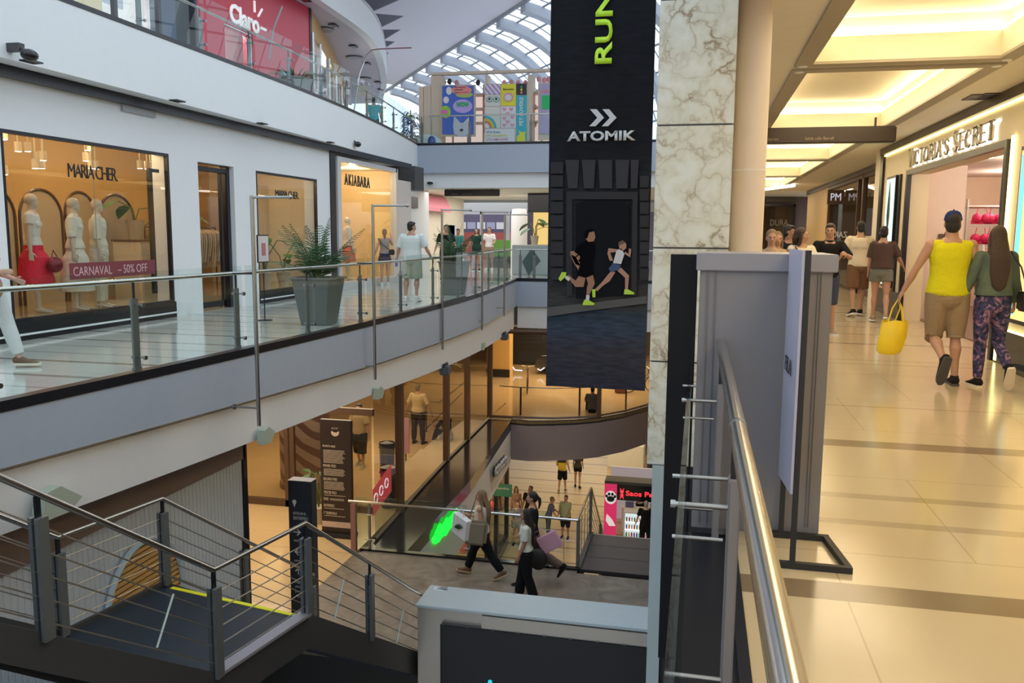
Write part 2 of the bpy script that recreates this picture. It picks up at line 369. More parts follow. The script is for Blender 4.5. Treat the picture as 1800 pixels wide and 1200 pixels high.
# ---- level two, west side
YS2 = frange(-6, 29.5, 44)
deck('floor_upper_west', M['white_paint'], E2, YS2, -18, 4.75)
struct(strip('trim_8', M['black_trim'], lambda y: E2(y)+.012, YS2, 4.70, 4.765, .14))
struct(strip('trim_9', M['white_paint'], E2, YS2, 3.72, 4.70, .3))
deck('ceiling_west_walkway', M['white_paint'], lambda y: E2(y)-.01, YS2, -11.5, 3.78, .05)
struct(strip('trim_10', M['black_trim'], lambda y: -9.10 if y < 26 else -10.3, [-6, 9, 15, 20, 25.98], 3.58, 3.725, .14))
sbox('floor_upper_bridge', M['white_paint'], -18, .2, 29.5, 60, 4.68, 4.75)
sbox('trim_11', M['black_trim'], -10.12, .2, 29.48, 29.6, 4.70, 4.765)
sbox('trim_12', M['grey_band'], -10.12, .2, 29.5, 29.7, 3.70, 4.70)
sbox('trim_13', M['white_paint'], -10.35, .2, 29.7, 30.0, 3.17, 3.72)
sbox('ceiling_north_hall', M['ceiling_paint'], -12.2, .2, 29.9, 40.5, 3.17, 3.25)
sbox('trim_14', M['grey_band'], -13.5, .2, 40.5, 40.7, 3.05, 4.68)
sbox('trim_15', M['white_paint'], -18, .2, 45.0, 45.3, 2.74, 4.68)
# ---- level three, west side: a white curved slab edge
YS3 = frange(-6, 44, 60)
deck('ceiling_upper_west', mat('purple_soffit', (.60, .56, .62), .6), lambda y: E3(y)-.02, YS3, -20, 8.56, .05)
struct(strip('trim_16', M['white_paint'], E3, YS3, 8.47, 9.45, .3))
struct(strip('trim_17', M['steel'], lambda y: E3(y)+.03, YS3, 9.45, 9.52, .06))

# ---- west facade, level one
FX = -9.25
WW = []
def wall_panel(x, y0, y1, z0, z1, t=.35): WW.append((x-t, x, y0, y1, z0, z1))
for a in ((-4, 9.75, 0, 3.72), (9.75, 13.45, 2.90, 3.72), (13.45, 14.33, 0, 3.72), (14.33, 15.58, 2.84, 3.72), (15.58, 16.45, 0, 3.72), (16.45, 19.38, 2.83, 3.72), (19.38, 20.12, 0, 3.72)): wall_panel(FX, *a)
b = MB()
for w in WW: b.box(*w)
struct(b.build('wall_west', M['white_paint']))
sbox('trim_18', M['black_trim'], FX-.2, FX+.03, 20.12, 20.42, 0, 3.72)
def plinth(n, y0, y1, z=.28, x=FX):
    sbox('baseboard_%s' % n, M['black_gloss'], x-.05, x+.03, y0, y1, 0, z); sbox('trim_%s' % n, M['white_paint'], x+.03, x+.034, y0, y1, .07, .10)
plinth('west_front', 9.4, 13.45); plinth('west_north', 16.45, 19.38, .24)
sbox('floor_shop_platform', M['floor_lobby_tiles'], -12.6, FX-.05, 9.4, 13.45, .02, .28)
sbox('floor_shop_platform', M['floor_lobby_tiles'], -12.6, FX-.05, 15.6, 20.1, .02, .22)
sbox('wall_shop_back', M['shop_yellow'], -12.8, -12.6, 6, 20.2, 0, 3.4)
sbox('wall_shop_south', M['shop_yellow'], -12.6, FX-.35, 9.2, 9.38, 0, 3.4)
sbox('wall_shop_north', M['wall_cream'], -12.6, FX-.35, 20.0, 20.12, 0, 3.4)
sbox('ceiling_shop', mat('shop_ceiling', (.50, .32, .15), .7), -12.6, FX-.35, 9.3, 20.1, 3.30, 3.4)
sbox('wall_shop_partition', M['wall_cream'], -11.0, -10.9, 17.9, 20.0, .22, 2.7)
def window(n, x, y0, y1, z0, z1, fm, gm, bars=(), w=.05, label=None):
    b = MB(); b.box(x-.05, x+.02, y0, y0+w, z0, z1).box(x-.05, x+.02, y1-w, y1, z0, z1).box(x-.05, x+.02, y0+w, y1-w, z1-w, z1).box(x-.05, x+.02, y0+w, y1-w, z0, z0+w*.6)
    for yb in bars: b.box(x-.03, x+.01, yb-.008, yb+.008, z0+w*.6, z1-w)
    o = struct(b.build('window_%d' % n, fm), label); MB().box(x-.018, x-.010, y0+w, y1-w, z0+w*.6, z1-w).build('glass_pane', gm, o); return o
window(1, FX-.02, 9.75, 13.45, .28, 2.90, M['black_trim'], M['shop_glass'])
sbox('trim_24', mat('seam_glass', (.35, .30, .22), .3), FX-.038, FX-.028, 11.545, 11.555, .3, 2.85)
window(2, FX-.02, 16.45, 19.38, .24, 2.83, M['black_trim'], M['shop_glass'])
# black glazed shop door standing open in its frame
o = struct(MB().box(FX-.25, FX-.1, 14.33, 14.42, 0, 2.84).box(FX-.25, FX-.1, 15.47, 15.58, 0, 2.84).box(FX-.25, FX-.1, 14.42, 15.47, 2.70, 2.78).box(FX-.2, FX-.14, 15.30, 15.36, .05, 2.7).box(FX-.2, FX-.14, 14.42, 15.36, .05, .16).build('door_1', M['black_trim']))
MB().box(FX-.175, FX-.165, 14.42, 15.30, .16, 2.7).build('glass_pane', M['shop_glass'], o)
MB().box(FX-.14, FX-.08, 13.0, 13.08, .45, 2.62).box(FX-.14, FX-.1, 13.08, 13.3, 2.56, 2.62).build('door_track', M['black_trim'], o)
# corner shop
o = struct(MB().box(FX-.15, FX+.05, 20.50, 20.72, 0, 3.5).box(FX-.15, FX+.05, 20.72, 24.9, 3.38, 3.5).box(FX-.15, FX+.05, 24.82, 24.98, 0, 3.5).box(FX-.15, FX+.05, 20.72, 24.82, 0, .22).build('window_3', mat('frame_silver', (.62, .60, .60), .35)))
MB().box(FX-.06, FX-.05, 20.72, 24.82, .22, 3.38).build('glass_pane', M['shop_glass'], o)
sbox('wall_corner_back', mat('corner_yellow', (.84, .64, .36), .6), -11.4, -11.2, 20.12, 25.3, 0, 3.5)
sbox('wall_corner_north', M['corner_yellow'], -11.2, FX-.1, 25.1, 25.3, 0, 3.5)
sbox('floor_corner_shop', M['floor_lobby_tiles'], -11.2, FX-.15, 20.42, 25.1, .02, .20)
sbox('ceiling_corner_shop', M['wall_cream'], -11.2, FX-.15, 20.42, 25.1, 3.45, 3.5)
sbox('wall_wood_return', M['pink_cream'], FX-.5, FX-.1, 25.3, 26.6, 0, 3.2)
sbox('trim_19', M['dark_grey'], -10.35, FX+.04, 26.6, 27.5, 2.95, 3.72)
sbox('wall_west_north', M['white_paint'], -10.9, -10.35, 26.6, 31.5, 0, 3.17)
sbox('wall_west_end', M['wall_cream'], -12.2, -11.2, 31.5, 39.5, 0, 3.17)
# back of the north hall
sbox('wall_north', M['white_paint'], -18, -14.2, 46, 46.3, 0, 2.74)
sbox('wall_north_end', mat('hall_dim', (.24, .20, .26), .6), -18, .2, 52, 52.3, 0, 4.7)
o = struct(MB().box(-14.2, -14.0, 46, 46.15, 0, 2.74).box(-10.6, -10.4, 46, 46.15, 0, 2.74).box(-12.1, -12.0, 46, 46.1, 0, 2.74).box(-14.0, -10.6, 46, 46.15, 2.6, 2.74).build('window_4', M['white_paint']))
MB().box(-14.0, -10.6, 46.05, 46.06, 0, 2.6).build('glass_pane', M['shop_glass'], o)
sbox('wall_north_store', mat('mauve', (.13, .10, .19), .6), -16.5, -10.4, 49, 49.2, 1.6, 3.2)
sbox('wall_north_store_low', mat('store_red', (.50, .10, .08), .6), -14.2, -10.4, 49, 49.2, 0, 1.6)

# ---- west facade, level two
GX = -12.2
sbox('wall_upper_glass_end', M['dark_grey'], GX-.1, GX, 12.0, 14.4, 4.75, 8.5)
o = struct(MB().box(GX-.1, GX, 14.4, 14.5, 4.75, 8.5).box(GX-.1, GX, 16.1, 16.2, 4.75, 8.5).box(GX-.1, GX, 17.6, 17.7, 4.75, 8.5).box(GX-.1, GX, 14.4, 17.7, 8.3, 8.5).build('window_5', M['black_trim']))
MB().box(GX-.06, GX-.05, 14.4, 17.7, 4.75, 8.3).build('glass_pane', M['shop_glass'], o)
sbox('wall_upper_slate', mat('slate_blue', (.10, .13, .19), .5), GX-.3, GX, 17.7, 18.25, 4.75, 8.5)
sbox('wall_upper_black', M['black_gloss'], GX-.3, GX-.05, 18.25, 18.98, 4.75, 8.5)
mat('claro_red', (.62, .045, .08), .35)
b = MB().box(GX-.3, GX, 19.05, 20.35, 4.75, 8.5).box(GX-.3, GX, 20.35, 21.75, 6.9, 8.5).box(GX-.3, GX, 21.75, 25.25, 4.75, 8.5)
struct(b.build('wall_upper_red', M['claro_red']))
sbox('trim_20', M['black_trim'], GX-.3, GX+.02, 25.25, 25.4, 4.75, 8.5); sbox('trim_21', M['black_trim'], GX-.3, GX+.03, 18.98, 19.08, 4.75, 8.5)
o = struct(MB().box(GX-.08, GX-.02, 20.35, 20.39, 4.75, 6.9).box(GX-.08, GX-.02, 21.71, 21.75, 4.75, 6.9).box(GX-.08, GX-.02, 20.39, 21.71, 6.86, 6.9).build('window_6', M['steel']))
MB().box(GX-.06, GX-.05, 20.39, 21.71, 4.75, 6.86).build('glass_pane', M['shop_glass'], o)
sbox('wall_upper_light_catcher', M['white_paint'], GX-1.5, GX-1.4, 19.5, 24.5, 4.75, 8.0)  # white sheet added close behind the glass to catch the extra lamp
sbox('wall_upper_shop_back', M['white_paint'], GX-4.2, GX-4, 12, 34, 4.75, 8.5)
UPW = [(-12.2, 25.4), (-12.7, 27.0), (-13.4, 29.2), (-14.3, 31.8), (-15.4, 34.8), (-16.6, 38)]
def ribbon(name, mtl, pts, z0, z1, t, parent=None):
    b = MB(); n = len(pts); vs = []
    for i, (x, y) in enumerate(pts):
        a = Vector((*pts[max(0, i-1)], 0)); c = Vector((*pts[min(n-1, i+1)], 0)); d = (c-a).normalized(); nn = Vector((-d.y, d.x, 0))*t
        vs += [(x, y, z0), (x, y, z1), (x+nn.x, y+nn.y, z1), (x+nn.x, y+nn.y, z0)]
    fs = [(i*4+k, (i+1)*4+k, (i+1)*4+(k+1) % 4, i*4+(k+1) % 4) for i in range(n-1) for k in range(4)]+[(0, 1, 2, 3), tuple((n-1)*4+k for k in (3, 2, 1, 0))]
    return b.add(vs, fs).build(name, mtl, parent, smooth=True)
struct(ribbon('wall_upper_orange', mat('orange_wall', (.72, .42, .16), .5), UPW, 7.75, 8.5, .3))
struct(ribbon('wall_upper_shop_deep', mat('deep_shop', (.42, .38, .34), .6), [(x-2.6, y+.8) for x, y in UPW], 4.75, 8.5, .2))
b = MB()
for x, y in UPW: b.box(x-.06, x+.06, y-.06, y+.06, 4.75, 7.8)
o = struct(b.build('window_7', M['steel'])); b = MB()
for (xa, ya), (xb, yb) in zip(UPW, UPW[1:]): b.quad((xa, ya, 4.8), (xb, yb, 4.8), (xb, yb, 7.75), (xa, ya, 7.75))
b.build('glass_pane', M['shop_glass'], o)

# ---- the big white ceiling and the skylight vault beyond it
A0 = UZ(925, 0, 12.0); A1 = UZ(690, 152, 12.0); AD = (A1-A0); AD.z = 0; AD.normalize(); AC = Vector((AD.y, -AD.x, 0))
def vault(t, r):
    drop = 6.2-math.sqrt(max(.01, 6.2**2-min(r, 6.1)**2)) + .12*r
    p = A0+AD*t+AC*r; return Vector((p.x, p.y, 12.0-drop))
# white shell: from the skylight's edge it swells down and out over the upper gallery
b = MB(); nt_, nr_ = 14, 12; vs = []
for i in range(nt_+1):
    for j in range(nr_+1):
        t = -14+i*(38/nt_); r = -j*1.6
        p = A0+AD*t+AC*r; p.z = 12.0+.55*math.sin(j/nr_*PI*.8)+.02*j*j*.3
        vs.append(p)
b.add(vs, [(i*(nr_+1)+j, i*(nr_+1)+j+1, (i+1)*(nr_+1)+j+1, (i+1)*(nr_+1)+j) for i in range(nt_) for j in range(nr_)])
struct(b.build('ceiling_white_shell', mat('shell_white', (.80, .76, .82), .6), smooth=True))
# fins beside the shell
fin = MB()
sk = thing('skylight_frame', tuple(A0), 'curved glazed skylight of pale ribs and thin bars beyond the upper bridge', 'skylight'); sk['kind'] = 'structure'
mrib = mat('rib_grey', (.50, .53, .60), .5); 
for k in range(13):
    t = -12+k*3.1; b = MB(); n = 12
    for j in range(n):
        r0, r1 = j*9.0/n, (j+1)*9.0/n
        p, q = vault(t, min(r0, 6.1)), vault(t, min(r1, 6.1))
        if (p-q).length < .01: break
        w = AD*.28; d = Vector((0, 0, -.45))
        i0 = len(b.v); b.add([p-w, p+w, q+w, q-w, p-w+d, p+w+d, q+w+d, q-w+d], [(0, 1, 2, 3), (4, 7, 6, 5), (0, 4, 5, 1), (1, 5, 6, 2), (2, 6, 7, 3), (3, 7, 4, 0)])
    b.build('rib', mrib, sk, smooth=False)
b = MB()
for r in (0, .9, 1.8, 2.7, 3.6, 4.4, 5.1, 5.6, 5.95):
    b.tube([vault(-14, r), vault(27, r)], .05 if r else .12, 6)
for k in range(38):
    t = -12+k*1.033
    b.tube([vault(t, r) for r in (0, 1.5, 3, 4.2, 5.2, 5.95)], .028, 5)
b.build('glazing_bar', mat('bar_grey', (.32, .34, .38), .5), sk)
# dark sawtooth fins between the gallery and the shell
tips = [((713, -6), (640, 26), (622, -10)), ((709, 28), (652, 56), (640, 22)), ((703, 52), (664, 76), (654, 52)), ((693, 73), (670, 88), (664, 70)), ((682, 93), (673, 103), (670, 86))]
for k, (a, c, d) in enumerate(tips):
    z = 10.6
    A, C_, D = UZ(*a, z+.5), UZ(*c, z-.2), UZ(*d, z+.35); th = Vector((0, .12, .02))
    o = MB().add([A, C_, D, A+th, C_+th, D+th], [(0, 1, 2), (5, 4, 3), (0, 3, 4, 1), (1, 4, 5, 2), (2, 5, 3, 0)]).build('roof_fin', mat('fin_grey', (.16, .165, .20), .5))
    tag(o, 'dark triangular roof fin hanging beside the white curved ceiling', 'fin', 'sawtooth fins beside the white ceiling')

# ================================================================ EAST SIDE, level one corridor
sbox('floor_east_corridor', M['floor_right_tiles'], .22, 6.5, -6, 60, -.06, 0)
sbox('trim_22', M['black_trim'], .19, .235, -6, 6.2, -.10, .006)
sbox('trim_23', M['dark_grey'], .20, .6, -6, 60, -1.0, -.1)
# ceiling in strips around the coffers
b = MB(); x0, x1, cx0, cx1 = .20, 3.75, 1.09, 2.87
b.box(x0, cx0-.02, -6, 45, 3.35, 3.45); b.box(cx1+.02, x1, -6, 45, 3.35, 3.45); yy = -6
for y0, y1 in COFFERS: b.box(cx0-.02, cx1+.02, yy+(.02 if yy > -6 else 0), y0-.02, 3.35, 3.45); yy = y1
b.box(cx0-.02, cx1+.02, yy+.02, 45, 3.35, 3.45); b.box(x1, 6.5, 15.7, 45, 3.35, 3.45)
struct(b.build('ceiling_east', M['ceiling_paint']))
sbox('wall_above_corridor', M['white_paint'], .2, .45, -6, 29.5, 3.45, 4.75)
sbox('floor_upper_east', M['white_paint'], .2, 8, -6, 45, 4.68, 4.75)
mat('coffer_trim', (.42, .37, .29), .6); mat('coffer_white', (.88, .80, .62), .6)
for k, (y0, y1) in enumerate(COFFERS):
    w = .17; b = MB()
    b.box(cx0-w, cx0, y0-w, y1+w, 3.325, 3.352).box(cx1, cx1+w, y0-w, y1+w, 3.325, 3.352).box(cx0, cx1, y0-w, y0, 3.325, 3.352).box(cx0, cx1, y1, y1+w, 3.325, 3.352)
    fr = struct(b.build('trim_%d' % (30+k), M['coffer_trim']))
    b = MB(); t = .03
    b.box(cx0-t, cx0, y0, y1, 3.35, 3.60).box(cx1, cx1+t, y0, y1, 3.35, 3.60).box(cx0, cx1, y0-t, y0, 3.35, 3.60).box(cx0, cx1, y1, y1+t, 3.35, 3.60)
    b.box(cx0-.12, cx0-t, y0-.12, y1+.12, 3.58, 3.60).box(cx1+t, cx1+.12, y0-.12, y1+.12, 3.58, 3.60)
    s_ = .2
    b.box(cx0-.12, cx0-.09, y0-.12, y1+.12, 3.6, 3.80).box(cx1+.09, cx1+.12, y0-.12, y1+.12, 3.6, 3.80).box(cx0-.12, cx1+.12, y0-.12, y0-.09, 3.6, 3.80).box(cx0-.12, cx1+.12, y1+.09, y1+.12, 3.6, 3.80)
    b.box(cx0-.12, cx1+.12, y0-.12, y1+.12, 3.80, 3.82)
    struct(b.build('ceiling_coffer_recess', M['coffer_white']))
    g = MB()
    g.box(cx0-.085, cx0-.02, y0, y1, 3.61, 3.64).box(cx1+.02, cx1+.085, y0, y1, 3.61, 3.64).box(cx0, cx1, y0-.085, y0-.02, 3.61, 3.64).box(cx0, cx1, y1+.02, y1+.085, 3.61, 3.64)
    o = g.build('cove_light', M['coffer_hot']); tag(o, 'warm cove light strip hidden round the edge of a ceiling coffer', 'cove light', 'cove lights in the corridor coffers')
    for sx, sy in ((cx0-.09, y0-.09), (cx1+.09, y0-.09), (cx0-.09, y1+.09), (cx1+.09, y1+.09)):
        d = MB().lathe([(.035, 0), (.05, .004), (.05, .012)], (sx, sy, 3.314), 12).build('recessed_spotlight', M['lamp_white'])
        tag(d, 'small recessed spotlight at the corner of a corridor coffer', 'spotlight', 'small spotlights at the coffer corners')

# dark crown trim + east wall
HX = 3.7
sbox('trim_40', mat('crown_brown', (.10, .075, .055), .4), HX-.08, HX+.06, -6, 19.1, 3.22, 3.36)
sbox('wall_east_south', M['wall_cream'], HX, HX+.3, -6, 9.4, 0, 3.35)
b = MB().box(HX, HX+.35, 9.4, 11.2, 0, 3.35).box(HX, HX+.35, 11.2, 11.63, 0, 3.35).box(HX, HX+.35, 11.63, 16.75, 2.68, 3.35).box(HX, HX+.35, 16.75, 18.9, 0, 3.35)
struct(b.build('wall_east_shopfront', mat('shopfront_cream', (.84, .72, .50), .45)))
MB_b = MB().box(HX-.03, HX+.01, 9.0, 11.63, 0, .42).box(HX-.03, HX+.01, 16.75, 19.0, 0, .5).box(HX-.12, HX-.03, 9.0, 10.9, 0, .06)
struct(MB_b.build('baseboard_east', M['black_gloss']))
b = MB().box(HX-.05, HX+.2, 11.60, 11.68, 0, 2.75).box(HX-.05, HX+.03, 16.70, 16.80, 0, 2.75).box(HX-.05, HX+.03, 11.68, 16.72, 2.66, 2.75)
struct(b.build('trim_41', M['black_trim']))
sbox('trim_42', M['black_trim'], HX-.04, HX+.1, 17.28, 17.40, .5, 2.72)
sbox('trim_43', M['black_trim'], HX-.05, HX+.3, 18.9, 19.15, 0, 3.3)
# glowing reveal lines of the shopfront
tag(MB().box(HX-.035, HX-.015, 11.42, 11.50, .02, 2.78).build('light_strip', M['strip_glow']), 'upright glowing yellow strip beside the shop entrance', 'light strip')
tag(MB().box(HX-.03, HX-.01, 11.0, 19.0, 3.185, 3.21).build('light_strip', M['strip_glow']), 'long yellow light line running under the dark crown moulding over the sign', 'light strip')
tag(MB().box(HX-.06, HX-.035, 9.0, 11.3, .43, .45).build('light_strip', M['strip_glow']), 'low glowing line above the black shopfront base', 'light strip')
# shop interior
sbox('wall_shop_interior_east', mat('interior_pink', (.86, .70, .60), .6), 8.5, 8.7, 9, 24, 0, 2.9)
sbox('wall_shop_interior_partition', M['interior_pink'], HX+.3, 4.75, 17.05, 17.2, 0, 2.85)
sbox('wall_shop_interior_north', M['interior_pink'], 4.75, 8.5, 20.5, 20.7, 0, 2.9)
sbox('trim_44', M['wood_light'], 4.76, 8.5, 20.35, 20.5, 2.2, 2.85)
sbox('floor_shop_interior', mat('shop_floor', (.17, .11, .085), .2), HX+.35, 8.5, 9, 20.5, 0, .02)
sbox('ceiling_shop_interior', M['interior_pink'], HX+.2, 8.5, 9, 20.6, 2.85, 2.9)
sbox('wall_shop_interior_south', M['interior_pink'], HX+.35, 8.5, 9.0, 9.2, 0, 2.9)
# further glazed shopfronts (they step back east)
KX = 4.3
sbox('wall_east_return', M['wall_cream'], HX, KX+.3, 19.15, 19.9, 0, 3.35)
o = struct(MB().box(KX-.06, KX+.06, 19.9, 20.05, 0, 3.2).box(KX-.06, KX+.06, 24.3, 24.5, 0, 3.2).box(KX-.06, KX+.06, 25.1, 25.2, 0, 3.2).box(KX-.06, KX+.06, 30.5, 30.7, 0, 3.2).box(KX-.06, KX+.06, 20.05, 30.5, 3.1, 3.2).box(KX-.06, KX+.06, 20.05, 30.5, 0, .12).build('window_8', M['brown_frame']))
MB().box(KX, KX+.01, 20.05, 30.5, .12, 3.1).build('glass_pane', M['dark_glass'], o)
sbox('wall_east_shop_back', mat('shop_dim', (.42, .30, .16), .6), 8.3, 8.5, 20.7, 34, 0, 3.35)
sbox('wall_east_divider', M['shop_yellow'], KX+.1, 8.3, 28.4, 28.6, 0, 3.35)
sbox('wall_east_pier', M['shop_yellow'], KX-.04, KX+.3, 30.7, 36.5, 0, 3.35)
sbox('trim_45', M['crown_brown'], KX-.1, KX+.06, 19.15, 36.5, 3.2, 3.34)
sbox('wall_east_end', mat('mauve_dark', (.17, .12, .12), .5), 1.2, 5.5, 41.5, 41.7, 0, 3.35)
sbox('trim_46', M['crown_brown'], .2, KX, 41.3, 41.5, 3.1, 3.34)
o = struct(MB().box(2.6, 2.7, 41.2, 41.3, 0, 3.0).box(4.2, 4.3, 41.2, 41.3, 0, 3.0).box(1.2, 4.3, 41.2, 41.3, 2.9, 3.0).build('window_9', M['black_trim']))
MB().box(1.2, 4.2, 41.24, 41.25, 0, 2.9).build('glass_pane', M['dark_glass'], o)

# ---- marble pillar that pierces the slab, and the round column behind it
PY0 = 6.5
p = thing('marble_pillar', (-.06, PY0+.3, -.25), 'square pillar clad in veined cream marble at the walkway edge', 'pillar'); p['kind'] = 'structure'
zs = [-.25, .575, 1.45, 2.36, 3.26, 4.2, 5.1]
for k in range(6):
    MB().bev(-.345, .215, PY0, PY0+.6, zs[k]+.006, zs[k+1]-.006, .004).build('marble_slab', M['marble'], p)
MB().box(-.335, .205, PY0+.01, PY0+.59, -.25, 5.1).build('core', M['dark_grey'], p)
struct(MB().lathe([(.14, 0), (.14, 5.0)], (.35, 6.98, 0), 32).build('column_round', M['pink_cream'], smooth=True))
struct(MB().lathe([(.142, 2.05), (.142, 2.06)], (.35, 6.98, 0), 32).build('trim_47', M['white_paint'], smooth=True))
sbox('pillar_lower', mat('pale_green_steel', (.42, .50, .50), .4), -.30, -.20, PY0, PY0+.5, -9.5, -.25)
sbox('pillar_lower_dark', M['black_matte'], -.20, .2, PY0+.05, PY0+.5, -9.5, -.25)

# ================================================================ LOWER LEVEL (-4.75)
Z1 = -4.75
b = MB().prism([(-6.45, 14.75), (-6.45, 8), (-13.5, 8), (-13.5, 30), (-6.9, 30), (-6.85, 27.3), (-6.75, 24), (-6.6, 19), (-6.45, 15.4)], Z1-.1, Z1, 'z')
struct(b.build('floor_lobby', M['floor_lobby_tiles']))
b = MB().prism([(-6.45, 8), (-6.45, 14.75), (-6.3, 15.05), (-2.03, 15.05), (-2.03, 14.9), (.6, 14.9), (.6, 10.7), (-3.6, 10.7), (-3.6, 11.1), (-5.9, 11.1), (-5.9, 8)], Z1-.1, Z1, 'z')
struct(b.build('floor_mezzanine', M['brown_stone']))
sbox('trim_50', M['black_gloss'], -6.4, -2.0, 15.0, 15.12, Z1-.3, Z1+.04)
# dark glass-edge ledge running north
b = MB().prism([(-6.35, 15.1), (-6.6, 19), (-6.75, 24), (-6.85, 27.4), (-6.05, 27.25), (-5.55, 20.2), (-5.5, 15.1)], Z1-.35, Z1-.02, 'z')
struct(b.build('trim_51', M['black_gloss']))
EB = [(-6.05, 27.25), (-5.4, 27.18), (-4.7, 27.4), (-3.9, 27.75), (-3.2, 28.25), (-2.4, 29.2), (-1.7, 30.5), (-.9, 32.2), (.3, 35)]
struct(ribbon('trim_52', M['black_trim'], EB, Z1-.16, Z1+.03, .3))
struct(ribbon('trim_53', M['purple_grey'], EB, Z1-1.38, Z1-.14, .3))
fl = [(x, y) for x, y in EB]+[(.3, 48), (-13.5, 48), (-13.5, 30), (-6.85, 30), (-6.85, 27.3)]
struct(MB().prism(fl, Z1-.1, Z1, 'z').build('floor_lower_north', M['floor_lobby_tiles']))
struct(MB().prism([(x, y+.3) for x, y in EB]+[(.3, 46), (-12, 46), (-12, 27.5)], Z1-1.38, Z1-1.3, 'z').build('ceiling_basement', M['purple_grey']))
sbox('ceiling_basement_west', M['ceiling_paint'], -13, -6.7, 8, 28, Z1-1.4, Z1-1.3)
# ribbed wall under the west walkway with its brown head band
RX = -6.62
rib = ramp_mat('ribbed_wall', 'wave', [(0, (.42, .46, .50)), (.5, (.60, .64, .68)), (1, (.62, .66, .70))], 6.0, .55, 0, (0, 0, PI/2))
b = MB(); n = 120
for k in range(n):
    y = 1.0+(11.1-1.0)*k/n; w = (11.1-1.0)/n
    b.box(RX-.06, RX, y, y+w*.72, -9.5, -1.82); b.box(RX-.06, RX-.007, y+w*.72, y+w, -9.5, -1.82)
struct(b.build('wall_ribbed_west', mat('rib_paint', (.58, .62, .67), .5)))
sbox('trim_54', mat('brown_head', (.22, .16, .14), .5), RX-.06, RX+.03, 1, 11.15, -1.85, -1.25)
sbox('trim_55', M['black_trim'], RX-.2, RX+.03, 11.1, 11.2, Z1, -1.5)
sbox('wall_ribbed_return', M['rib_paint'], -13.5, RX-.06, 10.95, 11.1, Z1, -1.3)
# brown glazed doors at the back of the lobby
DX0, DX1, DY = -10.6, -7.0, 17.1
o = struct(MB().box(-12.2, -12.0, DY, DY+.1, Z1, -1.35).box(-9.12, -9.02, DY, DY+.1, Z1, -1.35).box(-8.98, -8.88, DY, DY+.1, Z1, -1.35).box(-12.0, -6.95, DY, DY+.1, Z1, Z1+.16).box(-12.0, -6.95, DY, DY+.1, -2.5, -2.35).build('door_2', M['brown_frame']))
MB().box(-12.0, -9.12, DY+.04, DY+.05, Z1+.16, -2.5).box(-8.88, -7.0, DY+.04, DY+.05, Z1+.16, -2.5).build('glass_pane', M['dark_glass'], o)
def glassrun(num, pts, z0, z1, posts, fm, gm, pw=.16):
    """storefront along a plan polyline with posts at the given arc parameters (indices into pts)"""
    b = MB()
    for i in posts:
        x, y = pts[i]; b.box(x-pw/2, x+pw/2, y-pw/2, y+pw/2, z0, z1)
    for (xa, ya), (xb, yb) in zip(pts, pts[1:]):
        b.tube([(xa, ya, z0+.03), (xb, yb, z0+.03)], .045, 4); b.tube([(xa, ya, z1-.05), (xb, yb, z1-.05)], .08, 4)
    o = struct(b.build('window_%d' % num, fm)); g = MB()
    for (xa, ya), (xb, yb) in zip(pts, pts[1:]): g.quad((xa, ya, z0+.05), (xb, yb, z0+.05), (xb, yb, z1-.05), (xa, ya, z1-.05))
    g.build('glass_pane', gm, o); return o
glassrun(10, [(-6.32, 15.6), (-6.43, 17.4), (-6.55, 19.3), (-6.68, 21.8), (-6.75, 24.2), (-6.85, 27.45)], Z1, -1.3, (1, 3, 4, 5), M['brown_frame'], M['dark_glass'])
glassrun(11, [(-6.85, 27.5), (-5.9, 27.55), (-4.7, 27.7), (-3.9, 28.05), (-3.2, 28.5), (-2.4, 29.5), (-1.7, 30.8), (-.9, 32.5)], Z1, -1.7, (0, 4), M['brown_frame'], M['dark_glass'], .14)
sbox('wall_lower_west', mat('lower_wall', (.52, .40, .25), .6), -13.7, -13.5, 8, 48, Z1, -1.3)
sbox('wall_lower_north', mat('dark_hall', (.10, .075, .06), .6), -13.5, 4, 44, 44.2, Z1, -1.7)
sbox('column_tan', mat('tan_wall', (.72, .48, .18), .6), -9.0, -7.98, 35.5, 36.2, Z1, -1.75)
sbox('baseboard_lower_north', M['black_trim'], -9.02, -7.96, 35.45, 35.5, Z1, Z1+.35)

sbox('wall_shade_sheet', M['black_matte'], -6.6, -3.75, 11.12, 11.2, -9.5, Z1-.1)  # black sheet added to stand in for the darkness under the stair
# ================================================================ BASEMENT (-9.5)
Z0 = -9.5
sbox('floor_basement', M['floor_basement_tiles'], -13, 6, 4, 75, Z0-.1, Z0)
ribw = [(-5.52, 15.12), (-5.52, 18), (-5.58, 20.2), (-5.75, 23), (-5.95, 26), (-6.05, 27.2)]
b = MB(); vs = []
for x, y in ribw: vs += [(x, y, -6.25), (x, y, Z1-.36), (x-.25, y, Z1-.36), (x-.25, y, -6.25)]
n = len(ribw); b.add(vs, [(i*4+k, (i+1)*4+k, (i+1)*4+(k+1) % 4, i*4+(k+1) % 4) for i in range(n-1) for k in range(4)]+[(0, 1, 2, 3), tuple((n-1)*4+k for k in (3, 2, 1, 0))])
struct(b.build('wall_basement_west_fascia', M['white_band'], smooth=True))
sbox('wall_basement_back', mat('case_gold', (.8, .55, .22), .5), -9.0, -8.8, 14, 29, Z0, -6.1)
o = glassrun(12, [(-5.75, 15.2), (-5.8, 18.5), (-5.9, 21.5), (-6.05, 24.0), (-6.3, 26.2), (-6.4, 28.2)], Z0+.3, -6.2, (1, 2, 3, 4, 5), M['black_trim'], M['shop_glass'], .14)
b = MB()
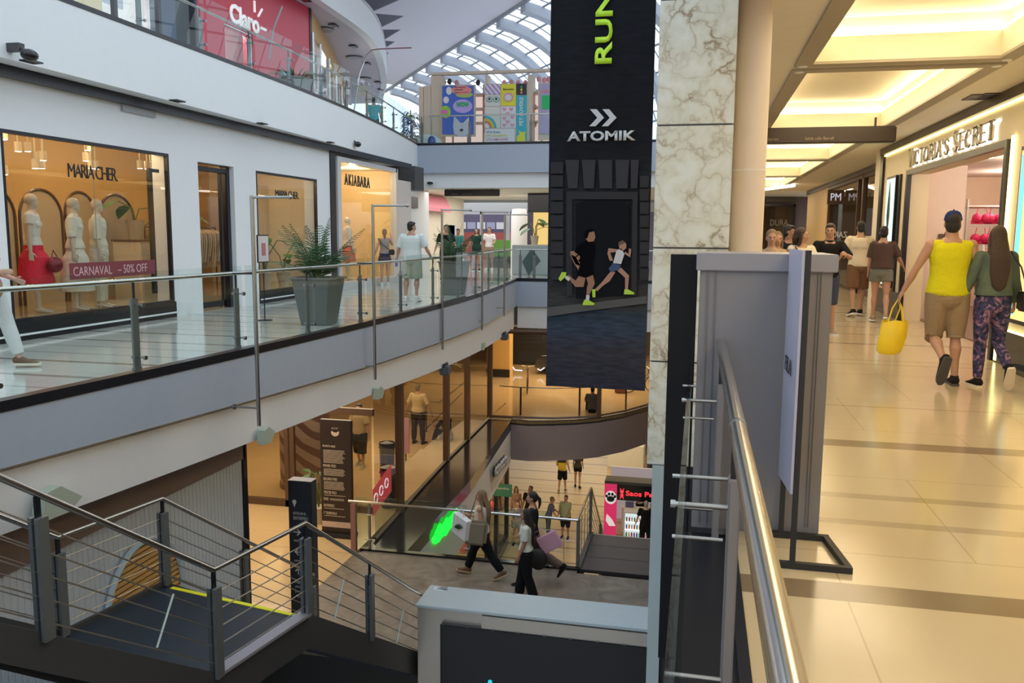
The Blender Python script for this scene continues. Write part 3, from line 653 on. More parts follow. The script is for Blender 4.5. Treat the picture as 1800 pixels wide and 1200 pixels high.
for (xa, ya), (xb, yb) in zip([(-5.75, 15.2), (-5.8, 18.5), (-5.9, 21.5), (-6.05, 24.0), (-6.3, 26.2), (-6.4, 28.2)], [(-5.8, 18.5), (-5.9, 21.5), (-6.05, 24.0), (-6.3, 26.2), (-6.4, 28.2)]):
    b.add([(xa+.08, ya, Z0), (xb+.08, yb, Z0), (xb+.08, yb, Z0+.32), (xa+.08, ya, Z0+.32), (xa-.3, ya, Z0), (xb-.3, yb, Z0), (xb-.3, yb, Z0+.32), (xa-.3, ya, Z0+.32)], [(0, 1, 2, 3), (7, 6, 5, 4), (3, 2, 6, 7), (0, 3, 7, 4), (1, 5, 6, 2)])
struct(b.build('baseboard_basement', M['black_gloss']))
sbox('wall_basement_brown', M['brown_frame'], -8.8, -7.35, 31.6, 32.6, Z0, -6.1)
sbox('wall_basement_west', M['wall_cream'], -13, -12.8, 28, 70, Z0, -6.0)
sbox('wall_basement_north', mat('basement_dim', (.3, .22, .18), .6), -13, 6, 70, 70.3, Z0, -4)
sbox('wall_basement_east', M['wall_cream'], 5.8, 6, 4, 70, Z0, -1)
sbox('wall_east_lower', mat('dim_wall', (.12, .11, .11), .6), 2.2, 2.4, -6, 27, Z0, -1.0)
# ================================================================ BALUSTRADES
def bal_post(t, x, y, z, nx, ny, h=.80, top=1.0, glassoff=.10, side=1):
    """flat grey post with dark neck, two stand-off bolts towards the glass; (nx,ny) = direction towards the void"""
    ang = math.atan2(ny, nx); i = MB(); i.box(-.012, .012, -.050, .050, 0, h).box(-.02, .02, -.055, .055, -.02, .03)
    Mx = Matrix.Translation((x, y, z)) @ Matrix.Rotation(ang, 4, 'Z'); i.move(Mx); o = i.build('post', M['post_grey'], t)
    n = MB().box(-.008, .008, -.012, .012, h-.02, top-.02).move(Mx).build('neck', M['black_trim'], o)
    b = MB()
    for zz in (.14, h-.07): b.tube([(-.05, .0, zz), (glassoff+.03, .0, zz)], .009, 8).tube([(glassoff+.005, 0, zz), (glassoff+.03, 0, zz)], .025, 10).tube([(-.055, 0, zz), (-.03, 0, zz)], .02, 10)
    b.move(Mx).build('bolt', M['steel_dark'], o); return o
# west balustrade of level one
wb1 = thing('glass_balustrade', (E1(10)-.1, 10, 0), 'long curved glass balustrade with steel handrail along the boutique walkway opposite', 'balustrade')
def R1(y): return E1(y)-.17
ys = frange(2.0, 28.3, 60)
MB().tube([(R1(y), y, 1.0) for y in ys], .026, 12).build('handrail', M['steel'], wb1, smooth=True)
py = [2.6, 4.45, 6.30, 8.14, 10.02, 11.87, 13.74, 15.60, 17.5, 19.4, 21.3, 23.2, 25.1, 27.0]
for y in py: bal_post(wb1, R1(y), y, 0, 1, -.06)
for a, c in zip(py, py[1:]):
    g = MB(); yy = frange(a+.06, c-.02, 4); 
    for u, v in zip(yy, yy[1:]): g.quad((R1(u)+.10, u, .03), (R1(v)+.10, v, .03), (R1(v)+.10, v, 1.10), (R1(u)+.10, u, 1.10))
    g.build('glass_panel', M['rail_glass'], wb1, smooth=True)
# bridge balustrade, level one
br1 = thing('glass_balustrade', (-3, 28.65, 0), 'straight glass balustrade across the far end of the hall, joining the curved one', 'balustrade')
MB().tube([(-6.2, 28.5, 1.0), (.2, 28.75, 1.0)], .026, 10).build('handrail', M['steel'], br1, smooth=True)
for x in (-6.1, -5.6, -4.3, -2.4, -.5): bal_post(br1, x, 28.75, 0, 0, -1)
for a, c in ((-6.05, -5.65), (-5.55, -4.35), (-4.25, -2.45), (-2.35, -.55)): MB().quad((a, 28.66, .02), (c, 28.66, .02), (c, 28.66, 1.1), (a, 28.66, 1.1)).build('glass_panel', M['rail_glass'], br1)
# upper west balustrade
wb2 = thing('glass_balustrade', (E2(18)-.1, 18, 4.75), 'upper glass balustrade in front of the red phone shop', 'balustrade')
def R2(y): return E2(y)-.14
ys = frange(6, 29.4, 50)
MB().tube([(R2(y), y, 5.53) for y in ys], .024, 10).build('handrail', M['steel'], wb2, smooth=True)
py2 = [10.6, 12.35, 14.1, 15.85, 17.6, 19.4, 21.2, 23.0, 24.6, 26.1, 27.7, 29.2]
for y in py2: bal_post(wb2, R2(y), y, 4.75, 1, -.1, .62, .78)
for a, c in zip(py2, py2[1:]):
    g = MB(); yy = frange(a+.06, c-.02, 3)
    for u, v in zip(yy, yy[1:]): g.quad((R2(u)+.10, u, 4.77), (R2(v)+.10, v, 4.77), (R2(v)+.10, v, 5.72), (R2(u)+.10, u, 5.72))
    g.build('glass_panel', M['rail_glass'], wb2, smooth=True)
# upper bridge balustrade
br2 = thing('glass_balustrade', (-5, 29.6, 4.75), 'upper glass balustrade across the bridge in front of the pet kiosk posters', 'balustrade')
MB().tube([(-9.7, 29.62, 5.72), (.2, 29.62, 5.72)], .026, 10).build('handrail', M['steel'], br2, smooth=True)
for x in (-10.0, -8.2, -5.96, -4.1, -2.2, -.4): bal_post(br2, x, 29.68, 4.75, 0, -1, .76, .98)
for a, c in ((-9.95, -8.25), (-8.15, -6.0), (-5.9, -4.15), (-4.05, -2.25), (-2.15, -.45)): MB().quad((a, 29.60, 4.78), (c, 29.60, 4.78), (c, 29.60, 5.76), (a, 29.60, 5.76)).build('glass_panel', M['rail_glass'], br2)
# east balustrade at the camera
eb = thing('glass_balustrade', (.12, 2.6, 0), 'polished steel handrail with clear glass running along this walkway to the grey cabinet', 'balustrade')
MB().tube([(.125, y, 1.005) for y in frange(-3, 4.36, 20)], .0245, 24).build('handrail', M['steel'], eb, smooth=True)
MB().tube([(.125, 2.42, 1.005), (.125, 2.44, 1.005)], .0262, 24).build('rail_joint', M['steel_dark'], eb, smooth=True)
for y in (.7, 2.62, 4.33):
    o = MB().bev(.115, .150, y-.045, y+.045, -.12, .80, .004).build('post', M['panel_grey'], eb)
    MB().box(.12, .14, y-.012, y+.012, .78, .985).build('neck', M['black_trim'], o)
    MB().tube([(-.06, y-.02, .71), (.12, y-.02, .71)], .009, 10).tube([(-.06, y-.02, .71), (-.045, y-.02, .71)], .013, 12).tube([(-.06, y+.12, .76), (.12, y+.12, .76)], .007, 10).tube([(-.06, y-.02, .14), (.12, y-.02, .14)], .009, 10).tube([(-.05, y-.12, .64), (.10, y-.12, .64)], .006, 8).build('bolt', M['cable'], o, smooth=True)
for a, c in ((-1.2, .63), (.70, 2.55), (2.64, 4.30)): MB().box(-.022, -.010, a, c, .0, 1.06).build('glass_panel', M['case_glass'], eb)
MB().box(-.02, .19, -3, 4.4, -.12, -.02).build('shoe', M['black_trim'], eb)

# ---------------------------------------------------------------- banner poles on the west balustrade
def pole(x, y, top, bot, arm, lab):
    t = thing('banner_pole', (x, y, bot), lab, 'banner pole', 'steel banner poles fixed to the west slab edge')
    MB().tube([(x, y, bot), (x, y, top)], .026, 12).build('upright', M['cable'], t, smooth=True)
    MB().tube([(x, y, top-.02), (x+arm, y, top-.02)], .018, 10).ball((x+arm, y, top-.02), .028).build('arm', M['cable'], t, smooth=True)
    MB().tube([(x-.36, y, bot+.23), (x, y, bot+.23)], .012, 8).tube([(x-.36, y, bot+.23), (x-.33, y, bot+.23)], .035, 12).build('bracket', M['steel_dark'], t, smooth=True)
    MB().tube([(x-.30, y, 1.02), (x, y, 1.02)], .010, 8).build('bracket', M['black_trim'], t)
    return t
pole(-5.45, 9.58, 1.99, -.93, .52, 'steel banner pole with arm before the second boutique window, beside a framed card')
pole(-5.45, 13.55, 2.02, -1.0, .62, 'steel banner pole between the large potted palm and the woman in a denim skirt')
pole(-5.45, 17.5, 2.06, -1.0, .64, 'steel banner pole just right of the man in the white T-shirt')
pole(-5.45, 20.95, 2.1, -.95, .66, 'steel banner pole just right of the smaller potted palm')
pole(-5.50, 23.7, 2.1, -.84, .66, 'last steel banner pole before the bridge corner')

# ================================================================ STEEL STAIR
ZL = -2.44
st = thing('steel_staircase', (-4.1, 6.35, ZL), 'dark steel staircase with a rubber landing and wire-rail balustrades descending into the hall', 'staircase')
XL, XR, YA, YB = -5.95, -3.98, 6.42, 7.72
def flight(x0, x1, y0, z0, y1, z1, n):
    b = MB(); dy = (y1-y0)/n; dz = (z1-z0)/n
    for k in range(n): b.box(x0, x1, y0+k*dy, y0+(k+1)*dy+.02, z0+(k+1)*dz-.03, z0+(k+1)*dz); b.box(x0, x1, y0+k*dy, y0+k*dy+.01, z0+(k+1)*dz, z0+k*dz-.03)
    return b
MB().box(XL, XR, YA, YB, ZL-.06, ZL).build('landing', mat('rubber_navy', (.022, .03, .042), .35, bump=.05), st)
MB().box(XL+.1, XR-.06, YB-.04, YB+.012, ZL, ZL+.006).build('edge_strip', mat('yellow_edge', (.75, .70, .02), .5), st)
flight(XL, XR, YA, ZL-.2, 2.85, -.2, 14).build('upper_flight', M['rubber_navy'], st)
flight(XL, XR, YB, ZL-.14, 11.25, -4.86, 13).build('lower_flight', M['rubber_navy'], st)
mat('stringer', (.075, .075, .08), .42, .3)
def stringer(x, w=.05, lab=None):
    d = .30
    poly = [(2.65, .20), (YA-.05, ZL+.09), (YA, ZL+.05), (YB, ZL+.05), (11.3, -4.68), (11.3, -5.05), (YB, ZL-.34), (YA, ZL-.30), (2.8, -.12)]
    return MB().prism(poly, x-w/2, x+w/2, 'x').build('stringer', M['stringer'], st)
stringer(XR+.03); stringer(XL-.03)
MB().box(XR-.04, XR+.10, YA, YB, ZL+.03, ZL+.06).build('kerb', mat('kerb_lilac', (.38, .36, .41), .4, .4), st)
MB().prism([(2.8, -.12), (YA-.1, ZL-.34), (YB+.05, ZL-.34), (11.3, -5.05), (11.3, -5.0), (YB, ZL-.27), (YA, ZL-.27), (2.8, -.07)], XL, XR, 'x').build('soffit', M['black_matte'], st)
def srail(x, pts, posts):
    h = 1.02
    MB().tube([(x, y, z+h) for y, z in pts], .024, 14).build('handrail', M['steel'], st, smooth=True)
    for y, z in posts:
        o = MB().box(x-.05, x-.012, y-.045, y+.045, z+.02, z+h-.16).box(x+.012, x+.05, y-.045, y+.045, z+.02, z+h-.16).build('post', M['post_grey'], st)
        MB().box(x-.012, x+.012, y-.02, y+.02, z+h-.30, z+h-.02).build('neck', M['black_trim'], o)
    b = MB()
    for k in range(5):
        b.tube([(x, y, z+.14+k*.165) for y, z in pts], .0065, 6)
    b.build('wire_rail', M['cable'], st)
zU = lambda y: ZL+(YA-y)*(-ZL/(YA-2.85)); zD = lambda y: ZL-(y-YB)*((4.75+ZL)/(11.25-YB))
for x in (XR+.05, XL):
    srail(x, [(2.9, zU(2.9)), (YA, ZL), (YB, ZL), (11.2, -4.75)], [(4.56, zU(4.56)), (YA, ZL), (YB, ZL), (9.3, zD(9.3)), (11.15, -4.75)])
MB().tube([(XR+.05, 11.2, -3.73), (XR+.22, 11.35, -3.62), (XR+.40, 11.36, -3.60)], .02, 10).build('handrail_end', M['steel'], st, smooth=True)
# slim glass-green brace strips between the wires
for y, dz in ((5.5, 0), ):
    MB().add([(XR+.08, y, zU(y)+.12), (XR+.08, y+.035, zU(y)+.12), (XR+.08, y+.23, zU(y)+.62), (XR+.08, y+.2, zU(y)+.62)], [(0, 1, 2, 3)])
for x, y0, z0, y1, z1 in ((XR+.07, 5.62, zU(5.6)+.14, 5.85, zU(5.85)+.66), (XR+.07, 8.3, zD(8.3)+.1, 8.55, zD(8.55)+.62), (XR+.07, 10.1, zD(10.1)+.1, 10.35, zD(10.35)+.62)):
    MB().tube([(x, y0, z0), (x, y1, z1)], .012, 4).build('brace', mat('brace_green', (.42, .52, .50), .3), st)

# the stair runs slightly askew: bend it in plan to its real footprint
def bend_stair(o):
    for c in o.children_recursive:
        og = ORG.get(c.name, Vector((0, 0, 0)))
        for v in c.data.vertices:
            X_, Y_ = v.co.x+og.x, v.co.y+og.y; t_ = (XR-X_)/1.97
            xr = lerp_tab([(2, -4.28), (YA, -4.14), (YB, -3.90), (11.3, -3.80)], Y_)
            v.co.x = xr-t_*1.86-og.x; v.co.y = Y_-.08+.34*t_-og.y
bend_stair(st)
# ================================================================ LED SCREEN BOX
sb = thing('screen_cabinet', (-2.07, 10.98, -9.5), 'big metal cabinet with a black video screen and pale steel top', 'screen')
MB().bev(-3.70, -.44, 10.66, 11.28, -9.5, -3.67, .01).build('cabinet_body', M['champagne'], sb)
MB().bev(-3.72, -.40, 10.62, 11.32, -3.67, -3.63, .008).build('cabinet_top', M['box_top'], sb)
MB().box(-2.75, -.44, 10.60, 10.66, -3.86, -3.68).build('header', M['champagne'], sb)
scn = MB().box(-3.33, -.44, 10.59, 10.66, -9.0, -3.86).build('screen', mat('screen_black', (.012, .014, .018), .35), sb)
b = MB()
for k in range(9): b.box(-3.33+k*.36, -3.33+k*.36+.05, 10.575, 10.59, -3.90, -3.86)
b.box(-3.33, -.44, 10.58, 10.59, -3.885, -3.87).box(-3.34, -3.32, 10.58, 10.6, -9, -3.86).build('cable_rail', M['black_trim'], scn)
MB().tube([(-2.62, 10.60, -4.62), (-2.62, 10.58, -4.62)], .03, 12).build('indicator_dot', glow('cyan', (.02, .6, .75), 1.2), scn)

# ---------------------------------------------------------------- mezzanine glass rails
mr = thing('glass_balustrade', (-4.3, 15.05, Z1), 'glass balustrade with steel handrail behind the walking women on the lower floor', 'balustrade')
MB().tube([(-6.62, 14.98, -3.74), (-2.04, 15.06, -3.78)], .026, 12).build('handrail', M['steel'], mr, smooth=True)
for x in (-6.2, -4.15, -2.6):
    o = MB().box(x-.02, x+.02, 15.0, 15.05, Z1, -3.76).build('post', M['post_grey'], mr)
    MB().tube([(x-.1, 15.0, Z1+.24), (x+.12, 15.0, Z1+.24)], .012, 8).tube([(x-.02, 14.94, -3.98), (x+.10, 14.94, -3.98)], .014, 8).build('bolt', M['steel'], o)
for a, c in ((-6.5, -6.24), (-6.16, -4.2), (-4.1, -2.65)): MB().box(a, c, 15.07, 15.08, Z1+.03, -3.66).build('glass_panel', M['rail_glass'], mr)
MB().tube([(-2.55, 15.05, Z1+.1), (-2.1, 15.05, Z1+.1)], .006, 6).tube([(-2.55, 15.05, Z1+.33), (-2.1, 15.05, Z1+.33)], .006, 6).tube([(-2.55, 15.05, Z1+.56), (-2.1, 15.05, Z1+.56)], .006, 6).tube([(-2.3, 15.05, Z1+.1), (-2.3, 15.05, Z1+.62)], .005, 6).build('wire_rail', M['cable'], mr)
mat('redbrown', (.30, .16, .13), .5)
MB().box(-6.56, -6.46, 14.92, 15.02, Z1, -3.78).build('end_post', M['redbrown'], mr)
# dark landing + stair going down to the basement
ds = thing('steel_staircase', (-1.3, 15.1, Z1), 'dark steel stair dropping from the lower floor towards the basement kiosk', 'staircase')
MB().box(-2.0, -.35, 15.1, 17.0, Z1-.06, Z1+.003).build('landing', mat('rubber_dark', (.045, .042, .05), .35), ds)
b = MB()
for yy in (15.75, 16.4): b.box(-2.0, -.35, yy, yy+.012, Z1, Z1+.006)
b.build('joint', M['dark_grey'], ds)
MB().box(-2.0, -.35, 16.98, 17.03, Z1, Z1+.01).build('edge_strip', M['steel'], ds)
MB().box(-2.08, -1.98, 15.05, 17.05, Z1-.3, Z1+.04).build('stringer', M['stringer'], ds)
flight(-2.0, -.35, 17.0, Z1, 23.5, -9.5, 26).build('flight', M['rubber_dark'], ds)
MB().prism([(17.0, Z1+.05), (23.5, -9.35), (23.5, -9.6), (17.0, Z1-.3)], -2.06, -2.0, 'x').build('stringer', M['stringer'], ds)
zz = lambda y: Z1 if y < 17 else Z1-(y-17)*(4.75/6.5)
MB().tube([(-2.04, 15.1, -3.76), (-2.04, 17.0, -3.74), (-2.04, 23.4, -8.5)], .024, 10).tube([(-.4, 17.0, -3.74), (-.4, 23.4, -8.5)], .024, 10).build('handrail', M['steel'], ds, smooth=True)
for y in (15.12, 17.0, 19.0, 21.0, 23.2):
    MB().box(-2.07, -2.01, y-.04, y+.04, zz(y), zz(y)+.98).build('post', M['post_grey'], ds)
for y in (19.0, 21.0, 23.2): MB().box(-.43, -.37, y-.04, y+.04, zz(y), zz(y)+.98).build('post', M['post_grey'], ds)
b = MB()
for k in range(5): b.tube([(-2.04, y, zz(y)+.15+k*.165) for y in (15.1, 17.0, 23.4)], .006, 5)
for y in (15.6, 16.05, 16.5): b.tube([(-2.04, y, zz(y)+.05), (-2.04, y, zz(y)+.9)], .006, 5)
b.build('wire_rail', M['cable'], ds)
# rail behind the glass on the lower north floor
nr = thing('guard_rail', (-4, 28.6, Z1), 'thin steel guard rail following the curved glass front below the banner', 'guard rail')
rp = [(-6.7, 28.2), (-5.9, 28.1), (-4.7, 28.25), (-3.9, 28.6), (-3.2, 29.05), (-2.4, 30.0), (-1.7, 31.4)]
MB().tube([(x, y, Z1+.98) for x, y in rp], .022, 8).build('handrail', M['steel'], nr, smooth=True)
for x, y in rp[1::2]: MB().box(x-.03, x+.03, y-.03, y+.03, Z1, Z1+.97).build('post', M['brown_frame'], nr)

# ================================================================ GREY CABINET AND STAND AT THE WALKWAY EDGE
cb = thing('grey_cabinet', (.33, 4.6, 0), 'tall grey sheet-metal cabinet with a capped top standing at the end of the handrail', 'cabinet')
MB().bev(.01, .655, 4.42, 4.95, .0, 1.40, .004).build('body', M['panel_grey'], cb)
MB().bev(-.012, .675, 4.395, 4.98, 1.37, 1.458, .004).build('lid', mat('lid_grey', (.30, .29, .32), .4), cb)
MB().box(.045, .050, 4.412, 4.42, .03, 1.37).box(.085, .088, 4.412, 4.42, .03, 1.37).box(.585, .589, 4.412, 4.42, .05, 1.37).box(.60, .603, 4.412, 4.42, .05, 1.37).build('seam', mat('seam_grey', (.20, .19, .19), .5), cb)
MB().box(-.145, -.004, 4.50, 4.62, -.8, 1.447).build('side_panel', mat('panel_black', (.008, .008, .010), .5, spec=.2), cb)
fs = thing('banner_stand', (.5, 4.2, 0), 'black framed banner stand seen edge-on leaning beside the grey cabinet', 'banner stand')
b = MB(); q = .014
b.box(.31, .745, 3.95, 3.98, 0, .03).box(.31, .70, 4.36, 4.39, 0, .03); b.add([(.715, 3.98, 0), (.745, 3.98, 0), (.70, 4.36, 0), (.67, 4.36, 0), (.715, 3.98, .03), (.745, 3.98, .03), (.70, 4.36, .03), (.67, 4.36, .03)], [(0, 3, 2, 1), (4, 5, 6, 7), (0, 1, 5, 4), (1, 2, 6, 5), (2, 3, 7, 6), (3, 0, 4, 7)])
b.build('base', M['black_matte'], fs)
MB().box(.466, .49, 3.95, 3.975, .03, 1.485).box(.452, .476, 4.36, 4.385, .03, 1.485).build('upright', M['black_matte'], fs)
pn = MB(); pn.add([(.464, 3.955, .36), (.450, 4.385, .33), (.450, 4.385, 1.485), (.464, 3.955, 1.485), (.452, 3.955, .36), (.438, 4.385, .33), (.438, 4.385, 1.485), (.452, 3.955, 1.485)], [(0, 1, 2, 3), (7, 6, 5, 4), (0, 4, 5, 1), (1, 5, 6, 2), (2, 6, 7, 3), (3, 7, 4, 0)])
pn = pn.build('panel', mat('lilac_panel', (.50, .48, .60), .5), fs)
text('lettering', 'FILA', M['black_trim'], fs, (.4395, 4.19, .93), (.03, -1, 0), (0, 0, 1), .075, .22, .002)
# ================================================================ BANNER OVER THE HALL
mat('banner_black', (.012, .013, .017), .5); mat('banner_navy', (.022, .024, .036), .55)
def wavy(x0, x1, z0, z1, y, nx=28, nz=40, amp=.02):
    vs = []
    for j in range(nz+1):
        for i in range(nx+1):
            u, v = i/nx, j/nz; vs.append((x0+(x1-x0)*u, y+amp*math.sin(u*17+v*1.2)*(.35+.65*v)+.012*math.sin(u*5+v*9), z0+(z1-z0)*v))
    fs = [(j*(nx+1)+i, j*(nx+1)+i+1, (j+1)*(nx+1)+i+1, (j+1)*(nx+1)+i) for j in range(nz) for i in range(nx)]
    return vs, fs
BY = 10.0; bx0, bx1 = -1.785, -.575
bn = thing('hanging_banner', (-1.18, BY, -.32), 'tall dark sportswear banner with two printed runners hanging over the hall', 'banner')
vs, fs = wavy(bx0, bx1, -.31, 7.5, BY)
bm_ = MB().add(vs, fs); bm_.add([(x, y+.008, z) for x, y, z in vs], [f[::-1] for f in fs])
m = bpy.data.materials.new('banner_print'); m.use_nodes = True; nt = m.node_tree; p = nt.nodes['Principled BSDF']; p.inputs['Roughness'].default_value = .7; p.inputs['Specular IOR Level'].default_value = .15
g = nt.nodes.new('ShaderNodeNewGeometry'); x = nt.nodes.new('ShaderNodeSeparateXYZ'); r = nt.nodes.new('ShaderNodeValToRGB'); mr_ = nt.nodes.new('ShaderNodeMapRange')
nt.links.new(g.outputs['Position'], x.inputs[0]); nt.links.new(x.outputs['Z'], mr_.inputs[0]); mr_.inputs[1].default_value = -.32; mr_.inputs[2].default_value = 4.4
nt.links.new(mr_.outputs[0], r.inputs[0]); e = r.color_ramp.elements
cols = [(0, (.030, .030, .044)), (.10, (.040, .038, .050)), (.16, (.034, .050, .080)), (.20, (.030, .042, .060)), (.215, (.05, .048, .05)), (.25, (.04, .038, .038)), (.27, (.030, .030, .034)), (.50, (.020, .022, .028)), (.60, (.008, .009, .013)), (1, (.006, .007, .010))]
while len(e) < len(cols): e.new(.5)
for i, (a, c) in enumerate(cols): e[i].position = a; e[i].color = (*c, 1)
nz = nt.nodes.new('ShaderNodeTexNoise'); nz.inputs['Scale'].default_value = 5; nz.inputs['Detail'].default_value = 6
mp = nt.nodes.new('ShaderNodeMapping'); mp.inputs['Scale'].default_value = (1, 1, 5); nt.links.new(g.outputs['Position'], mp.inputs[0]); nt.links.new(mp.outputs[0], nz.inputs['Vector'])
ov = nt.nodes.new('ShaderNodeMix'); ov.data_type = 'RGBA'; ov.blend_type = 'OVERLAY'; ov.inputs[0].default_value = .8
nt.links.new(r.outputs[0], ov.inputs[6]); nt.links.new(nz.outputs['Fac'], ov.inputs[7]); nt.links.new(ov.outputs[2], p.inputs['Base Color'])
cloth_ = bm_.build('cloth', m, bn, smooth=True)
def BP(px, py, off=.035):
    q = UY(px, py, BY-off); return (q.x, q.z)
def shape(name, poly, mtl, parent, y=BY-.04, t=.006, conv=True):
    pts = [BP(*q) for q in poly] if conv else poly
    return MB().prism(pts, y-t, y, 'y').build(name, mtl, parent)
mat('print_white', (.55, .57, .60), .5); mat('print_lime', (.50, .80, .03), .5)
up = BP(1050, 60); text('lettering', 'RUN', M['print_lime'], bn, (BP(1062, 40)[0], BY-.045, BP(1062, 49)[1]), (0, 0, 1), (-1, 0, 0), .20, .80, .004, bold=.03)
text('lettering', 'ATOMIK', M['print_white'], bn, (BP(1057, 238)[0], BY-.045, BP(1057, 239)[1]), (1, 0, 0), (0, 0, 1), .115, .80, .004, bold=.035)
for dx in (0, 22):
    shape('chevron', [(1037+dx, 192), (1049+dx, 192), (1062+dx, 207), (1047+dx, 222), (1036+dx, 222), (1050+dx, 207)], M['print_white'], bn)
mat('stone_1', (.036, .036, .042), .8, spec=.1); mat('stone_2', (.046, .046, .054), .8, spec=.1); mat('stone_dark', (.008, .009, .012), .8, spec=.1)
# printed building: quoins, keystones, doorway
shape('printed_doorway', [(1012, 524), (1012, 358), (1030, 353), (1080, 352), (1106, 358), (1104, 518)], M['stone_dark'], bn, BY-.036)
for k in range(9):
    y0 = 283+k*23.3
    shape('printed_stone', [(968, y0+2), (990, y0+2), (990, y0+22), (968, y0+22)], M['stone_1'], bn); 
    if k < 8: shape('printed_stone', [(1125, y0+26), (1141, y0+26), (1140, y0+46), (1125, y0+46)], M['stone_1'], bn)
for a, c in (((994, 283), 0), ((1023, 283), 1), ((1052, 283), 2), ((1082, 283), 3), ((1109, 283), 4)):
    w = 24 if c < 4 else 14; shape('printed_stone', [(a[0], a[1]-2), (a[0]+w, a[1]-2), (a[0]+w-(3 if c < 2 else -0)+(-3 if c > 2 else 0), 331), (a[0]+(5-c*1.2), 331)], M['stone_2'], bn)
shape('printed_frame', [(996, 520), (996, 337), (1121, 337), (1119, 520), (1110, 520), (1112, 350), (1006, 350), (1006, 520)], M['stone_1'], bn)
shape('printed_pavement', [(962, 540), (1040, 532), (1137, 520), (1137, 533), (1040, 545), (962, 556)], mat('pave_grey', (.075, .072, .072), .7), bn, BY-.036)
# the two printed runners (flat figures, part of the print)
S1, S2 = mat('print_skin', (.30, .15, .09), .6), mat('print_skin_light', (.38, .20, .14), .6)
blk = mat('print_black', (.004, .004, .006), .9, spec=.05); nav = mat('print_blue', (.03, .06, .15), .5); lime = mat('print_shoe', (.42, .62, .04), .5)
def sh(poly, mt, off=.05): return shape('printed_runner', poly, mt, bn, BY-off)
sh([(1014, 452), (1026, 440), (1030, 446), (1016, 458), (1020, 466), (1024, 473), (1018, 476), (1009, 462), (1002, 446), (1008, 438), (1020, 434), (1026, 441)][:9], S1)
sh([(1028, 425), (1040, 422), (1047, 432), (1044, 455), (1041, 470), (1019, 470), (1020, 450), (1010, 442), (1016, 432)], blk, .052)
sh([(1018, 470), (1042, 470), (1044, 482), (1030, 488), (1016, 484)], blk, .053)
sh([(1029, 410), (1037, 404), (1045, 407), (1047, 417), (1044, 424), (1035, 425), (1029, 419)], S1, .053); sh([(1027, 412), (1030, 404), (1040, 402), (1046, 406), (1036, 408), (1033, 418), (1029, 420)], blk, .056)
sh([(1014, 440), (1002, 442), (1006, 452), (1012, 464), (1022, 468), (1024, 462), (1016, 458), (1012, 450), (1018, 446)], S1, .05)
sh([(1018, 484), (1030, 486), (1026, 504), (1012, 504), (1002, 492), (996, 487), (1000, 483), (1012, 493)], S1, .049)
sh([(1030, 486), (1042, 480), (1046, 498), (1038, 514), (1036, 520), (1031, 520), (1032, 505), (1034, 498)], S1, .049)
sh([(996, 484), (1003, 489), (1000, 494), (994, 489)], M['print_white'], .055); sh([(982, 490), (988, 478), (996, 478), (995, 486), (986, 494)], lime, .054)
sh([(1031, 518), (1037, 519), (1036, 528), (1030, 527)], M['print_white'], .055); sh([(1025, 532), (1028, 526), (1037, 528), (1046, 533), (1044, 536), (1025, 536)], lime, .054)
sh([(1084, 440), (1092, 436), (1098, 446), (1092, 464), (1078, 462)], M['print_white'], .053); sh([(1078, 462), (1092, 466), (1088, 474), (1074, 478), (1070, 472)], nav, .054)
sh([(1088, 428), (1094, 423), (1101, 428), (1101, 436), (1095, 441), (1089, 438)], S2, .053); sh([(1087, 432), (1088, 425), (1095, 422), (1100, 426), (1091, 430)], mat('print_hair', (.12, .07, .04), .6), .056)
sh([(1086, 438), (1070, 436), (1068, 446), (1072, 458), (1078, 458), (1073, 444), (1086, 442)], S2, .05); sh([(1098, 446), (1108, 452), (1110, 438), (1106, 436), (1105, 446), (1099, 442)], S2, .05)
sh([(1074, 476), (1082, 478), (1072, 494), (1060, 502), (1050, 512), (1046, 508), (1058, 496)], S2, .049); sh([(1084, 474), (1092, 470), (1106, 484), (1104, 508), (1099, 508), (1099, 488)], S2, .049)
sh([(1041, 508), (1047, 508), (1047, 522), (1042, 522)], lime, .054); sh([(1098, 508), (1104, 508), (1115, 514), (1115, 517), (1097, 517)], lime, .054)
MB().box(bx0-.04, bx1+.04, BY-.03, BY+.04, 7.45, 7.52).build('top_bar', M['steel_dark'], bn)

# ================================================================ SIGNS
def sign_text(name, s, m, origin, xd, h, w, label, cat='sign', ext=.03, up=(0, 0, 1), bold=0.0, sp=1.0):
    o = text(name, s, m, None, origin, xd, up, h, w, ext, bold=bold, spacing=sp); return tag(o, label, cat)
# letters facing +X read from low Y to high Y on the west wall
sign_text('shop_sign', 'MARIA CHER.', M['black_trim'], (FX-.03, 11.55, 2.44), (0, 1, 0), .21, 1.10, 'thin dark boutique lettering high inside the big mannequin window', ext=.012, sp=.80)
sign_text('shop_sign', 'MARIA CHER.', M['black_trim'], (FX-.03, 17.88, 2.39), (0, 1, 0), .17, 1.12, 'thin dark boutique lettering in the second, smaller window', ext=.012, sp=.80)
sign_text('shop_sign', 'AKIABARA', M['black_trim'], (FX-.045, 22.0, 2.95), (0, 1, 0), .30, 1.75, 'bold black shop name in the window of the corner shop', ext=.02, bold=.012, sp=1.25)
t = sign_text('window_decal', 'CARNAVAL   – 50% OFF', mat('decal_pink', (.62, .40, .42), .5), (FX-.012, 11.85, .92), (0, 1, 0), .14, 1.75, 'pink sale lettering low across the big mannequin window', cat='decal', ext=.003)
tag(MB().box(FX-.018, FX-.014, 10.9, 12.95, .80, 1.05).build('window_decal', mat('decal_red', (.20, .04, .05), .5)), 'dark red sale strip behind the pink lettering in the mannequin window', 'decal')
